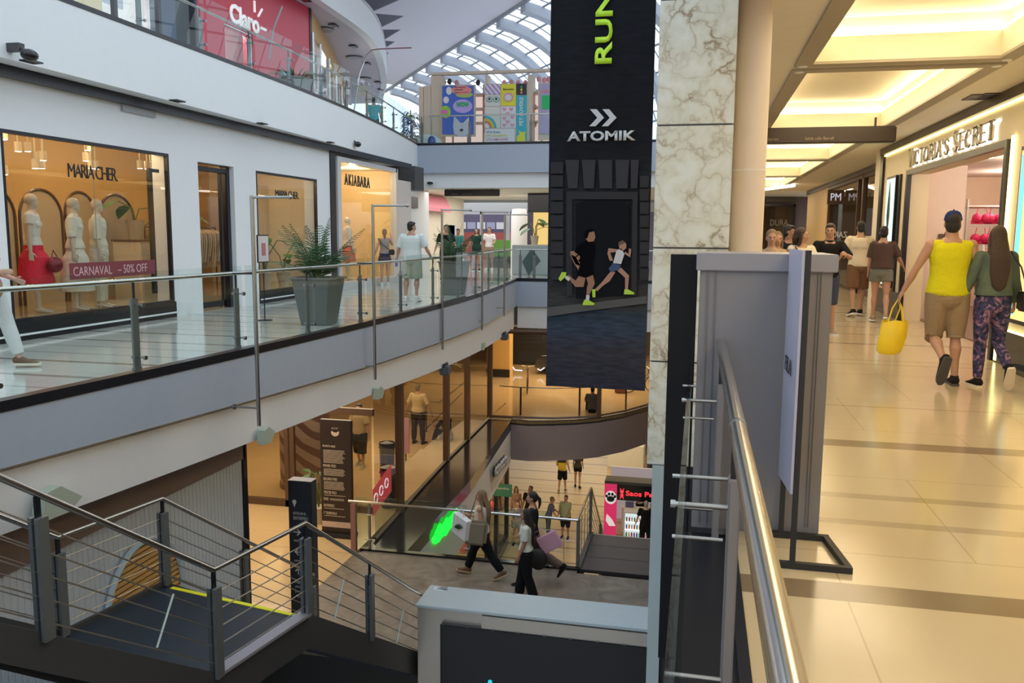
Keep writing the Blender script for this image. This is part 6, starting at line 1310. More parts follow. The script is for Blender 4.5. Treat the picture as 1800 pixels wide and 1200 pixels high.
person((-9.9, 17.0, .22), -50, 'pink dressed mannequin at the edge of the second boutique window', 1.72, True, skin='mannequin_skin', cat='mannequin', name='mannequin', neckless=True, face_on=False, top=dict(m=fab('m_pink', (.7, .22, .32)), sleeve=.5), bottom=dict(m=man_fabric['ivory'], kind='skirt', hem=.6, wide=.3), vox=.012)
hbg = thing('red_handbag', (-9.72, 10.9, 1.05), 'dark red round handbag hanging beside the red skirt', 'bag'); MB().ball((-9.60, 11.0, 1.02), (.10, .13, .12), 16, 10).build('bag_body', mat('wine', (.20, .01, .025), .4), hbg, True); MB().tube([(-9.60, 10.93, 1.10), (-9.62, 11.0, 1.24), (-9.60, 11.08, 1.10)], .008, 6).build('handle', M['wine'], hbg)
# arched rattan mirrors
def arch_screen(y, x, w, h, lab):
    t = thing('arched_screen', (x, y, .28), lab, 'folding screen', 'arched woven screens behind the mannequins')
    prof = [(y-w/2, .28), (y+w/2, .28)]+[(y+w/2*math.cos(a), .28+h-w/2+w/2*math.sin(a)) for a in [PI*i/14 for i in range(15)]]
    MB().prism(prof, x-.02, x, 'x').build('panel', ramp_mat('rattan', 'wave', [(0, (.55, .42, .26)), (1, (.70, .56, .36))], 40, .7, .5) if 'rattan' not in M else M['rattan'], t)
    MB().tube([(x+.01, a, b_) for a, b_ in prof[1:]]+[(x+.01, *prof[0])], .025, 8).build('frame', M['brown_frame'], t); return t
for y, w, lab in ((11.30, .95, 'arched woven screen behind the mannequin in the red skirt'), (12.35, .95, 'arched woven screen behind the shirt dress mannequin'), (13.28, .75, 'narrower arched woven screen behind the blazer mannequin'), (14.25, 1.05, 'widest arched woven screen beside the clothes rail')): arch_screen(y, -11.0, w, 1.95, lab)
# shop spots
for i, (px, py) in enumerate(((7, 245), (32, 266), (49, 266), (62, 282), (76, 282), (62, 296), (74, 296), (8, 307), (154, 264), (151, 283), (160, 296), (168, 297), (246, 296), (259, 297), (265, 308))):
    X = -10.4-.25*(i % 4); q = UX(px, py, X); z = min(q.z, 3.18)
    t = thing('track_spotlight', (q.x, q.y, z), 'white cylindrical ceiling spotlight glowing inside the boutique', 'spotlight', 'white ceiling spotlights of the boutique')
    MB().lathe([(.055, 0), (.055, .15), (.001, .15)], (q.x, q.y, z), 14).tube([(q.x, q.y, z+.15), (q.x, q.y, 3.3)], .012, 6).build('housing', mat('spot_cream', (.75, .66, .50), .5), t, True)
    MB().lathe([(.045, -.004), (.045, .004)], (q.x, q.y, z), 14).build('lens', M['lamp_glow'], t)
# clothes rails
hc = [(.72, .66, .55), (.62, .50, .38), (.7, .7, .66), (.5, .4, .3), (.10, .05, .06), (.35, .1, .14), (.66, .60, .5)]
def clothes_rail(x, y0, y1, z, n, lab, dark=0, along='y'):
    t = thing('clothes_rail', (x, y0, z-1.2), lab, 'clothes rail')
    MB().tube([(x, y0, z), (x, y1, z)], .014, 8).tube([(x, y0, z), (x, y0, .225 if y0 > 15.6 else .005)], .014, 8).tube([(x, y1, z), (x, y1, .225 if y0 > 15.6 else .005)], .014, 8).build('rail', M['black_trim'], t)
    for k in range(n):
        y = y0+.08+(y1-y0-.16)*k/(n-1); c = hc[(k*3+n) % 4] if not dark else hc[(4+k % 3)]; mm = fab('garment_%d' % ((k*3+n) % 4 if not dark else 4+k % 3), c)
        L_ = .62+.12*((k*7) % 3); b = MB(); b.prism([(x-.20, z-.12), (x-.05, z-.05), (x+.05, z-.05), (x+.20, z-.12), (x+.22, z-.30), (x+.17, z-L_), (x-.17, z-L_), (x-.22, z-.30)], y-.015, y+.015, 'y')
        o = b.build('garment', mm); tag(o, 'garment on a hanger on the '+lab.split(',')[0], 'garment', 'garments on the '+lab.split(',')[0])
        h = MB().tube([(x-.18, y, z-.11), (x, y, z-.04), (x+.18, y, z-.11)], .008, 5).tube([(x, y, z-.04), (x, y, z+.02)], .004, 4).build('hanger', M['wood'], o)
clothes_rail(-10.9, 14.95, 15.5, 1.62, 7, 'clothes rail at the end of the big boutique window, pale clothes')
clothes_rail(-10.6, 15.9, 17.0, 1.62, 12, 'clothes rail seen through the boutique door, long pale clothes')
clothes_rail(-10.5, 17.7, 18.4, 1.62, 10, 'clothes rail in the second boutique window, dark clothes', 1)
t = thing('shop_counter', (-10.4, 14.7, 0), 'pale plain counter block at the end of the boutique window', 'counter'); MB().bev(-10.6, -10.0, 13.6, 14.2, .02, 1.35, .01).build('body', mat('counter_stone', (.55, .48, .36), .5), t); MB().box(-10.62, -9.98, 13.58, 14.22, 1.35, 1.38).build('counter_top', M['brown_frame'], t)
# framed card beside the first pole
t = thing('framed_card', (-6.5, 11.5, 0), 'small framed notice card on a thin black stand near the first banner pole', 'sign stand')
q = UX(462, 437, -7.4); MB().box(q.x-.01, q.x+.01, q.y-.19, q.y+.19, q.z-.24, q.z+.24).build('card_frame', M['black_trim'], t); MB().box(q.x+.01, q.x+.014, q.y-.17, q.y+.17, q.z-.22, q.z+.22).build('card', mat('card_white', (.75, .68, .68), .5), t)
MB().box(q.x+.014, q.x+.016, q.y-.07, q.y+.07, q.z-.12, q.z+.1).build('card_print', mat('card_pink', (.55, .2, .2), .5), t); MB().tube([(q.x, q.y, .01), (q.x, q.y, q.z-.24)], .01, 6).lathe([(.13, 0), (.13, .012)], (q.x, q.y, .0), 16).build('stand', M['black_trim'], t)

# ================================================================ PLANTS
mat('leaf_green_dark', (.035, .11, .035), .5, noise=.3, nscale=6); mat('leaf_green_mid', (.07, .20, .05), .45, noise=.3, nscale=6); mat('planter_grey', (.16, .175, .165), .5); mat('stem', (.12, .16, .05), .6); mat('soil', (.03, .02, .014), .9)
def frond(b, base, az, L_, rise, droop, nl, ll, w, rnd):
    P = []; d = Vector((math.cos(az), math.sin(az), 0))
    for i in range(nl+1):
        u = i/nl; P.append(Vector(base)+d*(L_*u*(.55+.45*u))+Vector((0, 0, rise*u-droop*u*u*u)))
    b.tube(P, [.010*(1-.8*i/nl) for i in range(nl+1)], 5)
    for i in range(3, nl):
        t = (P[i+1]-P[i-1]).normalized(); sd = t.cross(Vector((0, 0, 1))).normalized(); u = i/nl; l = ll*math.sin(PI*min(1, .15+u*.85))**.7
        for s in (-1, 1):
            tip = P[i]+(sd*s*.85+t*.6).normalized()*l+Vector((0, 0, -.28*l*(.6+rnd.random()*.6))); m_ = (P[i]+tip)/2+Vector((0, 0, .05*l)); n_ = t*w
            b.add([P[i]-n_*.5, P[i]+n_*.5, m_+n_, tip, m_-n_], [(0, 1, 2, 4), (4, 2, 3)])
def planter(x, y, z, w, h, lab, scale=1.0, n=16, seed=1):
    t = thing('potted_palm', (x, y, z), lab, 'potted palm'); r = random.Random(seed)
    a, c = w/2, w*.30; b = MB()
    rings = [(c, 0), (c+.01, .02), (a-.03, h-.03), (a, h-.03), (a, h), (a-.04, h), (a-.05, h-.06)]; vs = [(x+sx*q, y+sy*q, z+zz_) for q, zz_ in rings for sx, sy in ((-1, -1), (1, -1), (1, 1), (-1, 1))]
    b.add(vs, [(i*4+k, i*4+(k+1) % 4, (i+1)*4+(k+1) % 4, (i+1)*4+k) for i in range(6) for k in range(4)]+[(3, 2, 1, 0)]); b.build('planter', M['planter_grey'], t)
    MB().box(x-a+.06, x+a-.06, y-a+.06, y+a-.06, z+h-.1, z+h-.05).build('soil', M['soil'], t)
    b = MB(); s_ = MB()
    for k in range(n):
        az = 2*PI*k/n+r.random()*.5; st = (x+math.cos(az)*.05, y+math.sin(az)*.05, z+h-.06); L_ = (.42+.42*r.random())*scale; rise = (.40+.62*r.random())*scale
        frond(b, st, az, L_, rise, .25*r.random()*scale, 22, (.24+.08*r.random())*scale, .010*scale, r)
    for k in range(n//4):
        az = r.random()*6.28; frond(b, (x, y, z+h-.06), az, .22*scale, (.9+.4*r.random())*scale, .1, 20, .26*scale, .010*scale, r)
    b.build('fronds', M['leaf_green_dark'], t); return t
planter(-6.24, 13.05, 0, .72, .80, 'potted areca palm in a big tapered grey planter, the nearer one on the opposite walkway', 1.0, 16, 4)
planter(-6.0, 20.3, 0, .70, .85, 'smaller looking potted palm in a grey planter farther along the walkway', .95, 12, 9)
# upper planter before the red wall and the bushy plant at the bridge end
t = thing('potted_plant', (-9.9, 19.5, 4.75), 'grass-like plant in a large grey tub behind the upper balustrade', 'potted plant'); r = random.Random(5)
MB().lathe([(.30, 0), (.42, .62), (.44, .62), (.44, .66), (.38, .66)], (-10.2, 20.2, 4.75), 20).build('tub', M['planter_grey'], t, True); b = MB()
for k in range(46):
    az = r.random()*6.28; L_ = .35+.3*r.random(); p0 = Vector((-10.2+.2*math.cos(az), 20.2+.2*math.sin(az), 5.38)); P = [p0+Vector((math.cos(az)*L_*u, math.sin(az)*L_*u, .55*u-.45*u*u*L_*2)) for u in (0, .35, .7, 1)]; b.tube(P, [.018, .02, .012, .003], 4, flat=.3)
b.build('leaves', M['leaf_green_mid'], t)
q = UY(722, 232, 30.6)
t = thing('potted_plant', (q.x, 30.6, 4.75), 'dark bushy plant standing at the corner of the upper bridge', 'potted plant'); b = MB()
for k in range(120):
    az = r.random()*6.28; h = r.random()*1.0; p0 = Vector((q.x+.1*math.cos(az), 30.6+.1*math.sin(az), 5.0+h)); P = [p0+Vector((math.cos(az)*.34*u, math.sin(az)*.34*u, .22*u-.35*u*u)) for u in (0, .5, 1)]; b.tube(P, [.02, .03, .004], 4, flat=.3)
b.tube([(q.x, 30.6, 4.95), (q.x, 30.6, 6.1)], .02, 6).build('leaves', mat('leaf_deep', (.015, .04, .02), .6), t); MB().lathe([(.14, 0), (.2, .3), (.2, .32)], (q.x, 30.6, 4.75), 16).build('pot', M['wall_cream'], t)
# big-leaf shop plants
def bigleaf(x, y, z, n, H_, lab, seed, lw=.14, ll=.38, m_='leaf_green_mid'):
    t = thing('potted_plant', (x, y, z), lab, 'potted plant'); r = random.Random(seed); s_ = MB(); b = MB()
    MB().lathe([(.12, 0), (.17, .35), (.18, .36)], (x, y, z), 18).build('pot', M['counter_stone'], t, True)
    for k in range(n):
        az = 2*PI*k/n+r.random(); h = H_*(.55+.45*r.random()); top_ = Vector((x+math.cos(az)*.28, y+math.sin(az)*.28, z+h)); P = [Vector((x, y, z+.33)), Vector((x+math.cos(az)*.08, y+math.sin(az)*.08, z+.33+h*.4)), top_]; s_.tube(P, .012, 6)
        d = Vector((math.cos(az), math.sin(az), -.25+.7*r.random())).normalized(); sd = d.cross(Vector((0, 0, 1))).normalized(); up_ = sd.cross(d); m = 6; vs = []
        for i in range(m+1): u = i/m; wv = lw*math.sin(PI*min(1, u*.92+.06))**.8; c_ = top_+d*ll*u-Vector((0, 0, .18*u*u)); vs += [c_+sd*wv+up_*.02, c_, c_-sd*wv+up_*.02]
        b.add(vs, [(i*3+a, i*3+a+1, (i+1)*3+a+1, (i+1)*3+a) for i in range(m) for a in (0, 1)])
    s_.build('stem', M['stem'], t); b.build('leaves', M[m_], t, True); return t
bigleaf(-10.6, 10.2, .28, 5, 1.6, 'large leafed plant at the near end of the mannequin window', 2, .17, .40)
bigleaf(-10.4, 14.0, 1.38, 3, .75, 'leafy sprig standing on the pale counter block', 3, .12, .34)
bigleaf(-10.3, 15.1, .02, 7, 1.9, 'tall dark big-leaf plant just inside the boutique doorway', 8, .12, .42, 'leaf_green_dark')
bigleaf(-9.9, 17.9, .22, 4, 1.25, 'fiddle-leaf plant left in the second boutique window', 5, .11, .26)
bigleaf(-9.8, 18.6, .22, 4, 1.15, 'fiddle-leaf plant right in the second boutique window', 6, .11, .26)
q = UY(940, 400, 33.3); bigleaf(q.x, 33.3, 1.1, 5, 1.1, 'banana-leaf plant on the far yellow lit kiosk', 7, .13, .6, 'leaf_green_dark')
bigleaf(-7.9, 16.3, Z1, 8, 1.6, 'dark leafy plant half hidden behind the directory board', 10, .08, .4, 'leaf_green_dark')
# ================================================================ SMALL FIXTURES
def camera_dome(px, py, X, lab, s=1.0):
    q = UX(px, py, X); t = thing('security_camera', tuple(q), lab, 'security camera')
    MB().box(q.x-.17, q.x+.05, q.y-.05, q.y+.05, q.z+.04, q.z+.14).tube([(q.x+.04, q.y, q.z+.08), (q.x+.14, q.y, q.z+.02)], .025, 8).build('bracket', M['dark_grey'], t)
    b = MB(); b.ball((q.x+.16, q.y, q.z-.01), (.085*s, .13*s, .075*s), 16, 10); b.build('housing', M['black_gloss'], t, True)
camera_dome(33, 96, -8.62, 'dark security camera on the upper fascia at the top left corner'); camera_dome(619, 253, -9.15, 'dark security camera on the upper fascia above the corner shop')
for (px, py, Y, lab) in ((757, 322, 29.65, 'dark domed security camera on the white beam under the bridge'), (790, 363, 44.9, 'distant security camera on the white wall beyond the hanging sign')):
    q = UY(px, py, Y); t = thing('security_camera', tuple(q), lab, 'security camera'); MB().box(q.x-.08, q.x+.08, Y-.12, Y+.05, q.z+.03, q.z+.10).build('bracket', M['lamp_white'], t); MB().ball((q.x, Y-.08, q.z), (.12, .10, .06), 16, 10).build('housing', M['black_gloss'], t, True)
for i, (px, py) in enumerate(((55, 108), (312, 177), (460, 217), (580, 250), (655, 277), (706, 294))):
    q = UZ(px, py, 3.728); o = MB().box(q.x-.08, q.x+.08, q.y-.12, q.y+.12, 3.715, 3.735).build('recessed_downlight', M['black_gloss']); tag(o, 'dark square recessed downlight in the soffit along the upper slab edge', 'downlight', 'dark downlights in the west soffit')
for i, (px, py) in enumerate(((586, 45), (621, 82), (645, 112), (664, 145), (669, 158), (537, 0))):
    q = UZ(px, py, 8.46); o = MB().box(q.x-.12, q.x+.12, q.y-.18, q.y+.18, 8.44, 8.475).build('recessed_downlight', M['black_gloss']); tag(o, 'dark square recessed downlight under the top gallery', 'downlight', 'dark downlights under the top gallery')
for px, py in ((570, 53), (623, 102), (640, 139)):
    q = UZ(px, py, 8.46); o = MB().lathe([(.30, -.02), (.34, 0), (.34, .02)], (q.x, q.y, 8.46), 24).build('air_diffuser', M['steel_dark']); tag(o, 'round ceiling air diffuser under the top gallery', 'air diffuser', 'round air diffusers under the top gallery')
q = UX(243, 186, FX+.02); o = MB().box(FX-.01, FX+.05, q.y-.42, q.y+.42, q.z-.14, q.z+.12).build('wall_grille', mat('grille_grey', (.40, .42, .45), .6)); tag(o, 'light grey air grille under the black trim above the big boutique window', 'air grille')
for (px, py) in ((1722, 170), (1745, 168)):
    q = UZ(px, py, 3.345); t = thing('ceiling_grille', tuple(q), 'small square ceiling air grille near the lingerie sign, %s' % ('the wider one' if px < 1730 else 'the second one beside it'), 'air grille'); b = MB()
    for k in range(6): b.box(q.x-.15, q.x+.15, q.y-.2+k*.08, q.y-.16+k*.08, 3.335, 3.35)
    b.build('slat', M['brown_frame'], t)
# white cable arm lamps on the upper level
for px, py, X in ((466, 40, -10.0), (648, 90, -10.3)):
    q = UX(px, py, X); 
t = thing('arm_lamp', (-9.4, 19.6, 4.75), 'thin curved grey pole rising before the red phone shop wall', 'pole'); MB().tube([UX(474, 105, -9.5), UX(476, 82, -9.5), UX(481, 50, -9.5), UX(496, 12, -9.5)], .02, 10).build('pole', M['post_grey'], t, True)
t = thing('arm_lamp', (-9.7, 27, 6), 'thin bent grey arm pole reaching out from the upper gallery', 'pole'); MB().tube([UX(622, 196, -9.55), UX(632, 130, -9.4), UX(645, 96, -9.4), UX(653, 88, -9.4), UX(668, 86, -9.0), UX(724, 84, -7.6)], .02, 8).build('pole', M['cable'], t, True)
# folded shields under the west slab
for i, (px, py, X) in enumerate(((469, 765, -5.75), (667, 690, -5.6), (849, 608, -5.65))):
    q = UX(px, py, X); t = thing('uplight', tuple(q), ('pale green faceted wall lamp on the lower slab edge above the directory board', 'pale green faceted wall lamp on the lower slab edge above the guard', 'smallest pale green faceted wall lamp on the lower slab edge')[i], 'wall lamp')
    MB().prism([(q.y-.13, q.z-.10), (q.y-.1, q.z+.09), (q.y+.02, q.z+.12), (q.y+.18, q.z+.02), (q.y+.08, q.z-.11)], q.x-.08, q.x+.03, 'x').build('shade', mat('sage', (.40, .46, .38), .5), t)
q = UX(104, 878, -6.0); t = thing('uplight', tuple(q), 'big pale green faceted wall lamp behind the stair handrail', 'wall lamp'); MB().prism([(q.y-.25, q.z-.14), (q.y-.2, q.z+.12), (q.y, q.z+.14), (q.y+.28, q.z-.05), (q.y+.1, q.z-.15)], q.x-.10, q.x+.03, 'x').build('shade', M['sage'], t)
for i, (px, py, X) in enumerate(((783, 648, -5.55), (887, 590, -5.9))):
    q = UX(px, py, X); t = thing('floodlight', tuple(q), ('small blue-grey floodlight hanging under the white slab edge, nearer one', 'small blue-grey floodlight hanging under the slab edge near the bridge corner')[i], 'floodlight'); MB().bev(q.x-.1, q.x+.1, q.y-.14, q.y+.14, q.z-.13, q.z+.07, .02).build('housing', mat('flood_blue', (.08, .11, .16), .4), t); MB().box(q.x-.02, q.x+.02, q.y-.15, q.y+.15, q.z+.05, q.z+.13).build('bracket', M['black_trim'], t)
# arched orange louvre on the ribbed wall
t = thing('arched_grille', (RX, 8.6, -2.7), 'arched orange slatted vent with a pale rim set in the ribbed grey wall', 'vent')
cy_, cz_, R0 = 8.72, -3.10, .74
arcp = [(cy_+R0*math.cos(a), cz_+R0*1.15*math.sin(a)) for a in [PI*i/16 for i in range(17)]]
MB().prism([(cy_+R0, -3.9), *arcp, (cy_-R0, -3.9)], RX+.003, RX+.012, 'x').build('backing', M['black_matte'], t)
b = MB(); 
for k in range(24):
    z = -3.85+k*.07; hw = R0 if z < cz_ else R0*math.sqrt(max(0, 1-((z-cz_)/(R0*1.15))**2))
    if hw > .05: b.box(RX+.012, RX+.04, cy_-hw+.02, cy_+hw-.02, z, z+.045)
b.build('slat', mat('slat_orange', (.62, .36, .12), .5), t); MB().tube([(RX+.05, a, z) for a, z in [(cy_+R0, -3.9)]+arcp+[(cy_-R0, -3.9)]], .04, 8).build('rim', mat('rim_blue', (.45, .54, .60), .5), t, True)
# ================================================================ UPPER BRIDGE KIOSK
KY = 32.0
def KP(px, py, Y=KY): q = UY(px, py, Y); return (q.x, q.z)
def ksh(name, poly, mtl, parent, y, t=.01): return MB().prism([KP(*p) for p in poly], y-t, y, 'y').build(name, mtl, parent)
def col(n, c): return mat('k_'+n, c, .5)
def rect(x0, y0, x1, y1): return [(x0, y0), (x1, y0), (x1, y1), (x0, y1)]
kk = thing('pet_goods_kiosk', (-8, KY, 4.75), 'pale wooden kiosk with shelves and lit pink goods on the upper bridge', 'kiosk')
mat('kiosk_wood', (.60, .50, .40), .5)
b = MB()
for x0, x1, yt in ((736, 744, 152), (744, 757, 150), (757, 775, 132), (852, 856, 130), (926, 936, 130)):
    a, c = KP(x0, 250), KP(x1, yt); b.box(a[0], c[0], KY+.05, KY+.6, 4.75, c[1])
a, c = KP(757, 127), KP(968, 131); b.box(a[0], -2, KY+.05, KY+.3, a[1]-.1, a[1]); b.box(a[0], -2, KY+.05, KY+.9, 4.75, 5.0)
for yy in (165, 190, 215): q = KP(760, yy); b.box(q[0], -2, KY+.3, KY+.9, q[1]-.02, q[1]+.02)
for xx in (785, 812, 840, 870, 900, 945): q = KP(xx, 200); b.box(q[0]-.03, q[0]+.03, KY+.85, KY+.9, 4.75, 7.35)
b.build('frame', M['kiosk_wood'], kk)
MB().box(KP(760, 200)[0], -2, KY+.92, KY+.95, 5.0, 6.9).build('back_panel', glow('kiosk_pink', (.95, .72, .66), .75), kk)
mat('goods_pink', (.75, .35, .42), .5); mat('goods_dark', (.04, .03, .04), .6)
r = random.Random(11)
for i, (px, py) in enumerate(((772, 140), (782, 138), (795, 141), (833, 140), (880, 141), (893, 140), (905, 141), (918, 141), (942, 134), (952, 136), (960, 134), (846, 165), (847, 180), (846, 200), (930, 170), (934, 184), (934, 215), (846, 225))):
    q = KP(px, py); o = MB().ball((q[0], KY+.62, q[1]), (.09, .07, .12), 10, 8).build('plush_bag', M['goods_dark'] if i in (0, 1, 3) else M['goods_pink'], None, True); tag(o, 'dark hanging pet bag on the kiosk top rail' if i in (0, 1, 3) else 'small pink item displayed on the kiosk shelves', 'pet product', 'dark bags on the kiosk rail' if i in (0, 1, 3) else 'pink goods on the kiosk')
t = thing('kiosk_poster', (-9.3, KY, 5.2), 'blue wooden-framed poster with speech bubbles reading WOW on the kiosk', 'poster')
ksh('frame', rect(775, 149, 836, 240), M['kiosk_wood'], t, KY+.04, .06)
ksh('print', rect(778, 151, 833, 236), col('blue', (.06, .14, .55)), t, KY-.04)
def ell(cx, cy, a, b_, n=20): return [(cx+a*math.cos(2*PI*i/n), cy+b_*math.sin(2*PI*i/n)) for i in range(n)]
ksh('speech_bubble', ell(812, 159, 18, 8), col('salmon', (.80, .28, .25)), t, KY-.05); ksh('speech_bubble', ell(817, 167, 15, 5), col('olive', (.38, .50, .12)), t, KY-.048)
ksh('speech_bubble', ell(814, 187, 17, 12), col('lavender', (.50, .38, .75)), t, KY-.05); ksh('speech_bubble', ell(784, 197, 9, 11), col('lime', (.30, .62, .05)), t, KY-.05); ksh('speech_bubble', ell(782, 197, 6, 4), col('magenta', (.70, .15, .5)), t, KY-.06)
a = KP(814, 184); text('lettering', 'WOW', col('green', (.02, .45, .12)), t, (a[0], KY-.065, a[1]), (1, 0, 0), (0, 0, 1), .18, .52, .01, bold=.05)
for k, (s, w) in enumerate((('Me encanta', .42), ('conocer', .34), ('lugares nuevos!', .55))): a = KP(800, 154+k*4.6); text('lettering', s, M['k_magenta'] if 0 else M['goods_dark'], t, (a[0], KY-.065, a[1]), (1, 0, 0), (0, 0, 1), .05, w, .004, align='LEFT')
ksh('printed_snout', ell(812, 229, 13, 12), col('greyw', (.55, .56, .62)), t, KY-.05); ksh('printed_snout', [(797, 222), (799, 204), (810, 216), (815, 216), (825, 206), (827, 222), (824, 236), (799, 236)], M['k_greyw'], t, KY-.052); ksh('printed_cloud', ell(785, 176, 5, 6), col('white', (.75, .75, .75)), t, KY-.052); ksh('printed_cloud', ell(790, 160, 5, 7), M['k_white'], t, KY-.052); ksh('printed_nose', ell(812, 229, 3, 2.4), M['goods_dark'], t, KY-.064)
t = thing('patchwork_poster', (-7.7, KY, 5), 'patchwork panel of coloured squares with hearts, a rainbow and shop slogans', 'poster')
ksh('backing', rect(852, 147, 927, 252), M['kiosk_wood'], t, KY+.05, .07); ksh('stripe_square', rect(853, 148, 880, 166), ramp_mat('k_stripes', 'wave', [(.45, (.72, .70, .72)), (.5, (.45, .28, .55))], 2.2, .5, 0, (0, .7, 0)), t, KY-.03)
ksh('pale_square', rect(853, 167, 880, 187), col('cream', (.68, .66, .60)), t, KY-.03)
for cx in (861, 873): ksh('printed_ring', ell(cx, 175, 5.5, 5), col('teal', (.05, .30, .30)), t, KY-.045); ksh('printed_ring', ell(cx, 175, 4.2, 3.8), M['k_cream'], t, KY-.055); ksh('printed_dot', ell(cx, 174.5, 2, 2.2), M['goods_dark'], t, KY-.065)
ksh('yellow_square', rect(881, 148, 907, 186), col('yellow', (.75, .68, .04)), t, KY-.03); ksh('printed_badge', ell(894, 171, 9, 8), col('pinkish', (.70, .32, .42)), t, KY-.045); ksh('printed_badge', ell(894, 172, 6, 5.5), M['k_cream'], t, KY-.055)
a = KP(894, 157); text('lettering', 'Simones', M['goods_dark'], t, (a[0], KY-.05, a[1]), (1, 0, 0), (0, 0, 1), .07, .42, .004, bold=.02)
ksh('rainbow_square', rect(853, 188, 880, 225), M['k_cream'], t, KY-.03)
for R_, nm, c in ((26, 'rb1', (.55, .35, .5)), (20.5, 'rb2', (.06, .42, .48)), (16, 'rb3', (.70, .50, .06)), (12, 'rb4', (.62, .2, .12)), (8, 'rb5', (.75, .73, .68))):
    ksh('rainbow_band', [(853, 225)]+[(853+R_*math.sin(PI/2*i/10), 225-R_*1.05*math.cos(PI/2*i/10)) for i in range(11)], col(nm, c), t, KY-.034-.004*(26-R_)/5, .004)
ksh('heart_square', rect(881, 187, 907, 225), col('pale', (.72, .70, .72)), t, KY-.03)
for i, (hx_, hy_) in enumerate(((887, 192), (899, 192), (893, 200), (887, 208), (901, 206), (893, 214), (887, 220), (901, 220))): ksh('heart', [(hx_, hy_+4), (hx_-3.5, hy_), (hx_-3, hy_-2.4), (hx_-1.4, hy_-2.8), (hx_, hy_-1), (hx_+1.4, hy_-2.8), (hx_+3, hy_-2.4), (hx_+3.5, hy_)], M['k_pinkish'], t, KY-.045)
ksh('slogan_square', rect(853, 226, 905, 251), M['k_pale'], t, KY-.03)
for k, (s, c, w) in enumerate((("IT'S FUN,", M['k_teal'], .55), ("IT'S COLORFUL,", M['k_yellow'], .85), ("IT'S SIMONES!", M['k_pinkish'], .85))): a = KP(856, 233+k*6.2); text('lettering', s, c, t, (a[0], KY-.05, a[1]), (1, 0, 0), (0, 0, 1), .075, w, .004, align='LEFT', bold=.02)
ksh('side_band', rect(908, 168, 926, 251), col('cyan', (.03, .42, .52)), t, KY-.03); ksh('side_cap', rect(908, 147, 926, 167), M['goods_dark'], t, KY-.03)
a = KP(916.5, 196); text('lettering', 'PET LOVERS!', M['k_white'], t, (a[0], KY-.05, a[1]), (0, 0, 1), (-1, 0, 0), .15, 1.05, .004, bold=.03)
for k, nm in enumerate(('k_teal', 'k_yellow', 'k_salmon')): ksh('printed_dot', ell(917, 153+k*5, 1.8, 2.2), M[nm], t, KY-.045)
ksh('printed_blob', [(909, 249), (909, 240), (914, 236), (912, 229), (918, 233), (924, 231), (923, 238), (924, 249)], M['k_yellow'], t, KY-.045)
t = thing('kiosk_poster', (-5.8, KY, 5.2), 'lilac framed poster with a green block beside the dark banner', 'poster'); ksh('frame', rect(946, 145, 1000, 246), M['kiosk_wood'], t, KY+.04, .06); ksh('foot', rect(950, 246, 954, 256), M['kiosk_wood'], t, KY+.04, .06); ksh('print', rect(949, 147, 997, 236), col('lilac', (.40, .34, .50)), t, KY-.04); ksh('green_block', rect(953, 168, 985, 192), M['k_green'], t, KY-.055)
a = KP(958, 160); text('lettering', 'hola', M['k_salmon'], t, (a[0], KY-.06, a[1]), (1, 0, .1), (0, 0, 1), .16, .36, .004)
t = thing('bean_bag', (-10.3, 31, 4.75), 'pale mint bean bag by the upper bridge corner', 'bean bag'); q = KP(749, 243, 31.5); b = MB(); b.ball((q[0], 31.5, 4.98), (.62, .4, .34), 18, 12); b.v = [(x, y, max(z, 4.76)) for x, y, z in b.v]; b.build('cover', mat('mint', (.52, .66, .62), .7), t, True)
t = thing('stand_sign', (-9.6, 31.4, 4.75), 'small blue round-based stand before the WOW poster', 'stand'); q = KP(766, 240, 31.2); MB().tube([(q[0], 30.7, 4.9), (q[0], 30.7, 6.2)], .02, 6).build('pole', M['steel_dark'], t); MB().ball((q[0], 30.7, 4.96), (.16, .1, .2), 14, 8).build('base', col('base_blue', (.03, .08, .35)), t, True)
# glass-looking upper shop goods
r = random.Random(21)
for k in range(7):
    y = 26.4+k*1.5; x = lerp_tab([(b_, a_) for a_, b_ in UPW], y)-.9; o = thing('display_garment', (x, y, 5.0), 'printed garment on a bust in the upper gallery shop window', 'garment', 'garments in the upper gallery window'); c = [(.5, .3, .22), (.35, .4, .3), (.62, .5, .5), (.15, .35, .12), (.3, .2, .4), (.6, .35, .3), (.2, .3, .45)][k]
    MB().lathe([(.16, 0), (.20, .3), (.17, .6), (.21, .85), (.08, 1.0), (.05, 1.08), (.001, 1.1)], (x, y, 5.35), 14).build('torso_cloth', mat('gw_%d' % k, c, .8), o, True); MB().tube([(x, y, 4.76), (x, y, 5.36)], .02, 6).build('stand', M['black_trim'], o)
for k, (y, z) in enumerate(((15.1, 5.9), (15.1, 6.6), (16.9, 6.0), (16.9, 6.7), (16.2, 6.3))):
    o = MB().box(GX-.7, GX-.65, y-.35, y+.35, z-.22, z+.22).build('display_screen', glow('screen_%d' % (k % 3), [(.55, .62, .75), (.75, .66, .45), (.35, .4, .5)][k % 3], .9)); tag(o, 'small lit screen inside the dark upper shop window', 'screen', 'lit screens in the upper dark shop')
t = thing('blue_display', (GX+.02, 24.3, 4.75), 'tall blue lit advertising display against the red wall', 'display'); MB().box(GX+.005, GX+.06, 23.2, 24.9, 4.76, 6.25).build('case', M['steel_dark'], t); MB().box(GX+.06, GX+.07, 23.27, 24.83, 4.97, 6.18).build('screen', glow('ad_blue', (.10, .42, .75), .9), t)
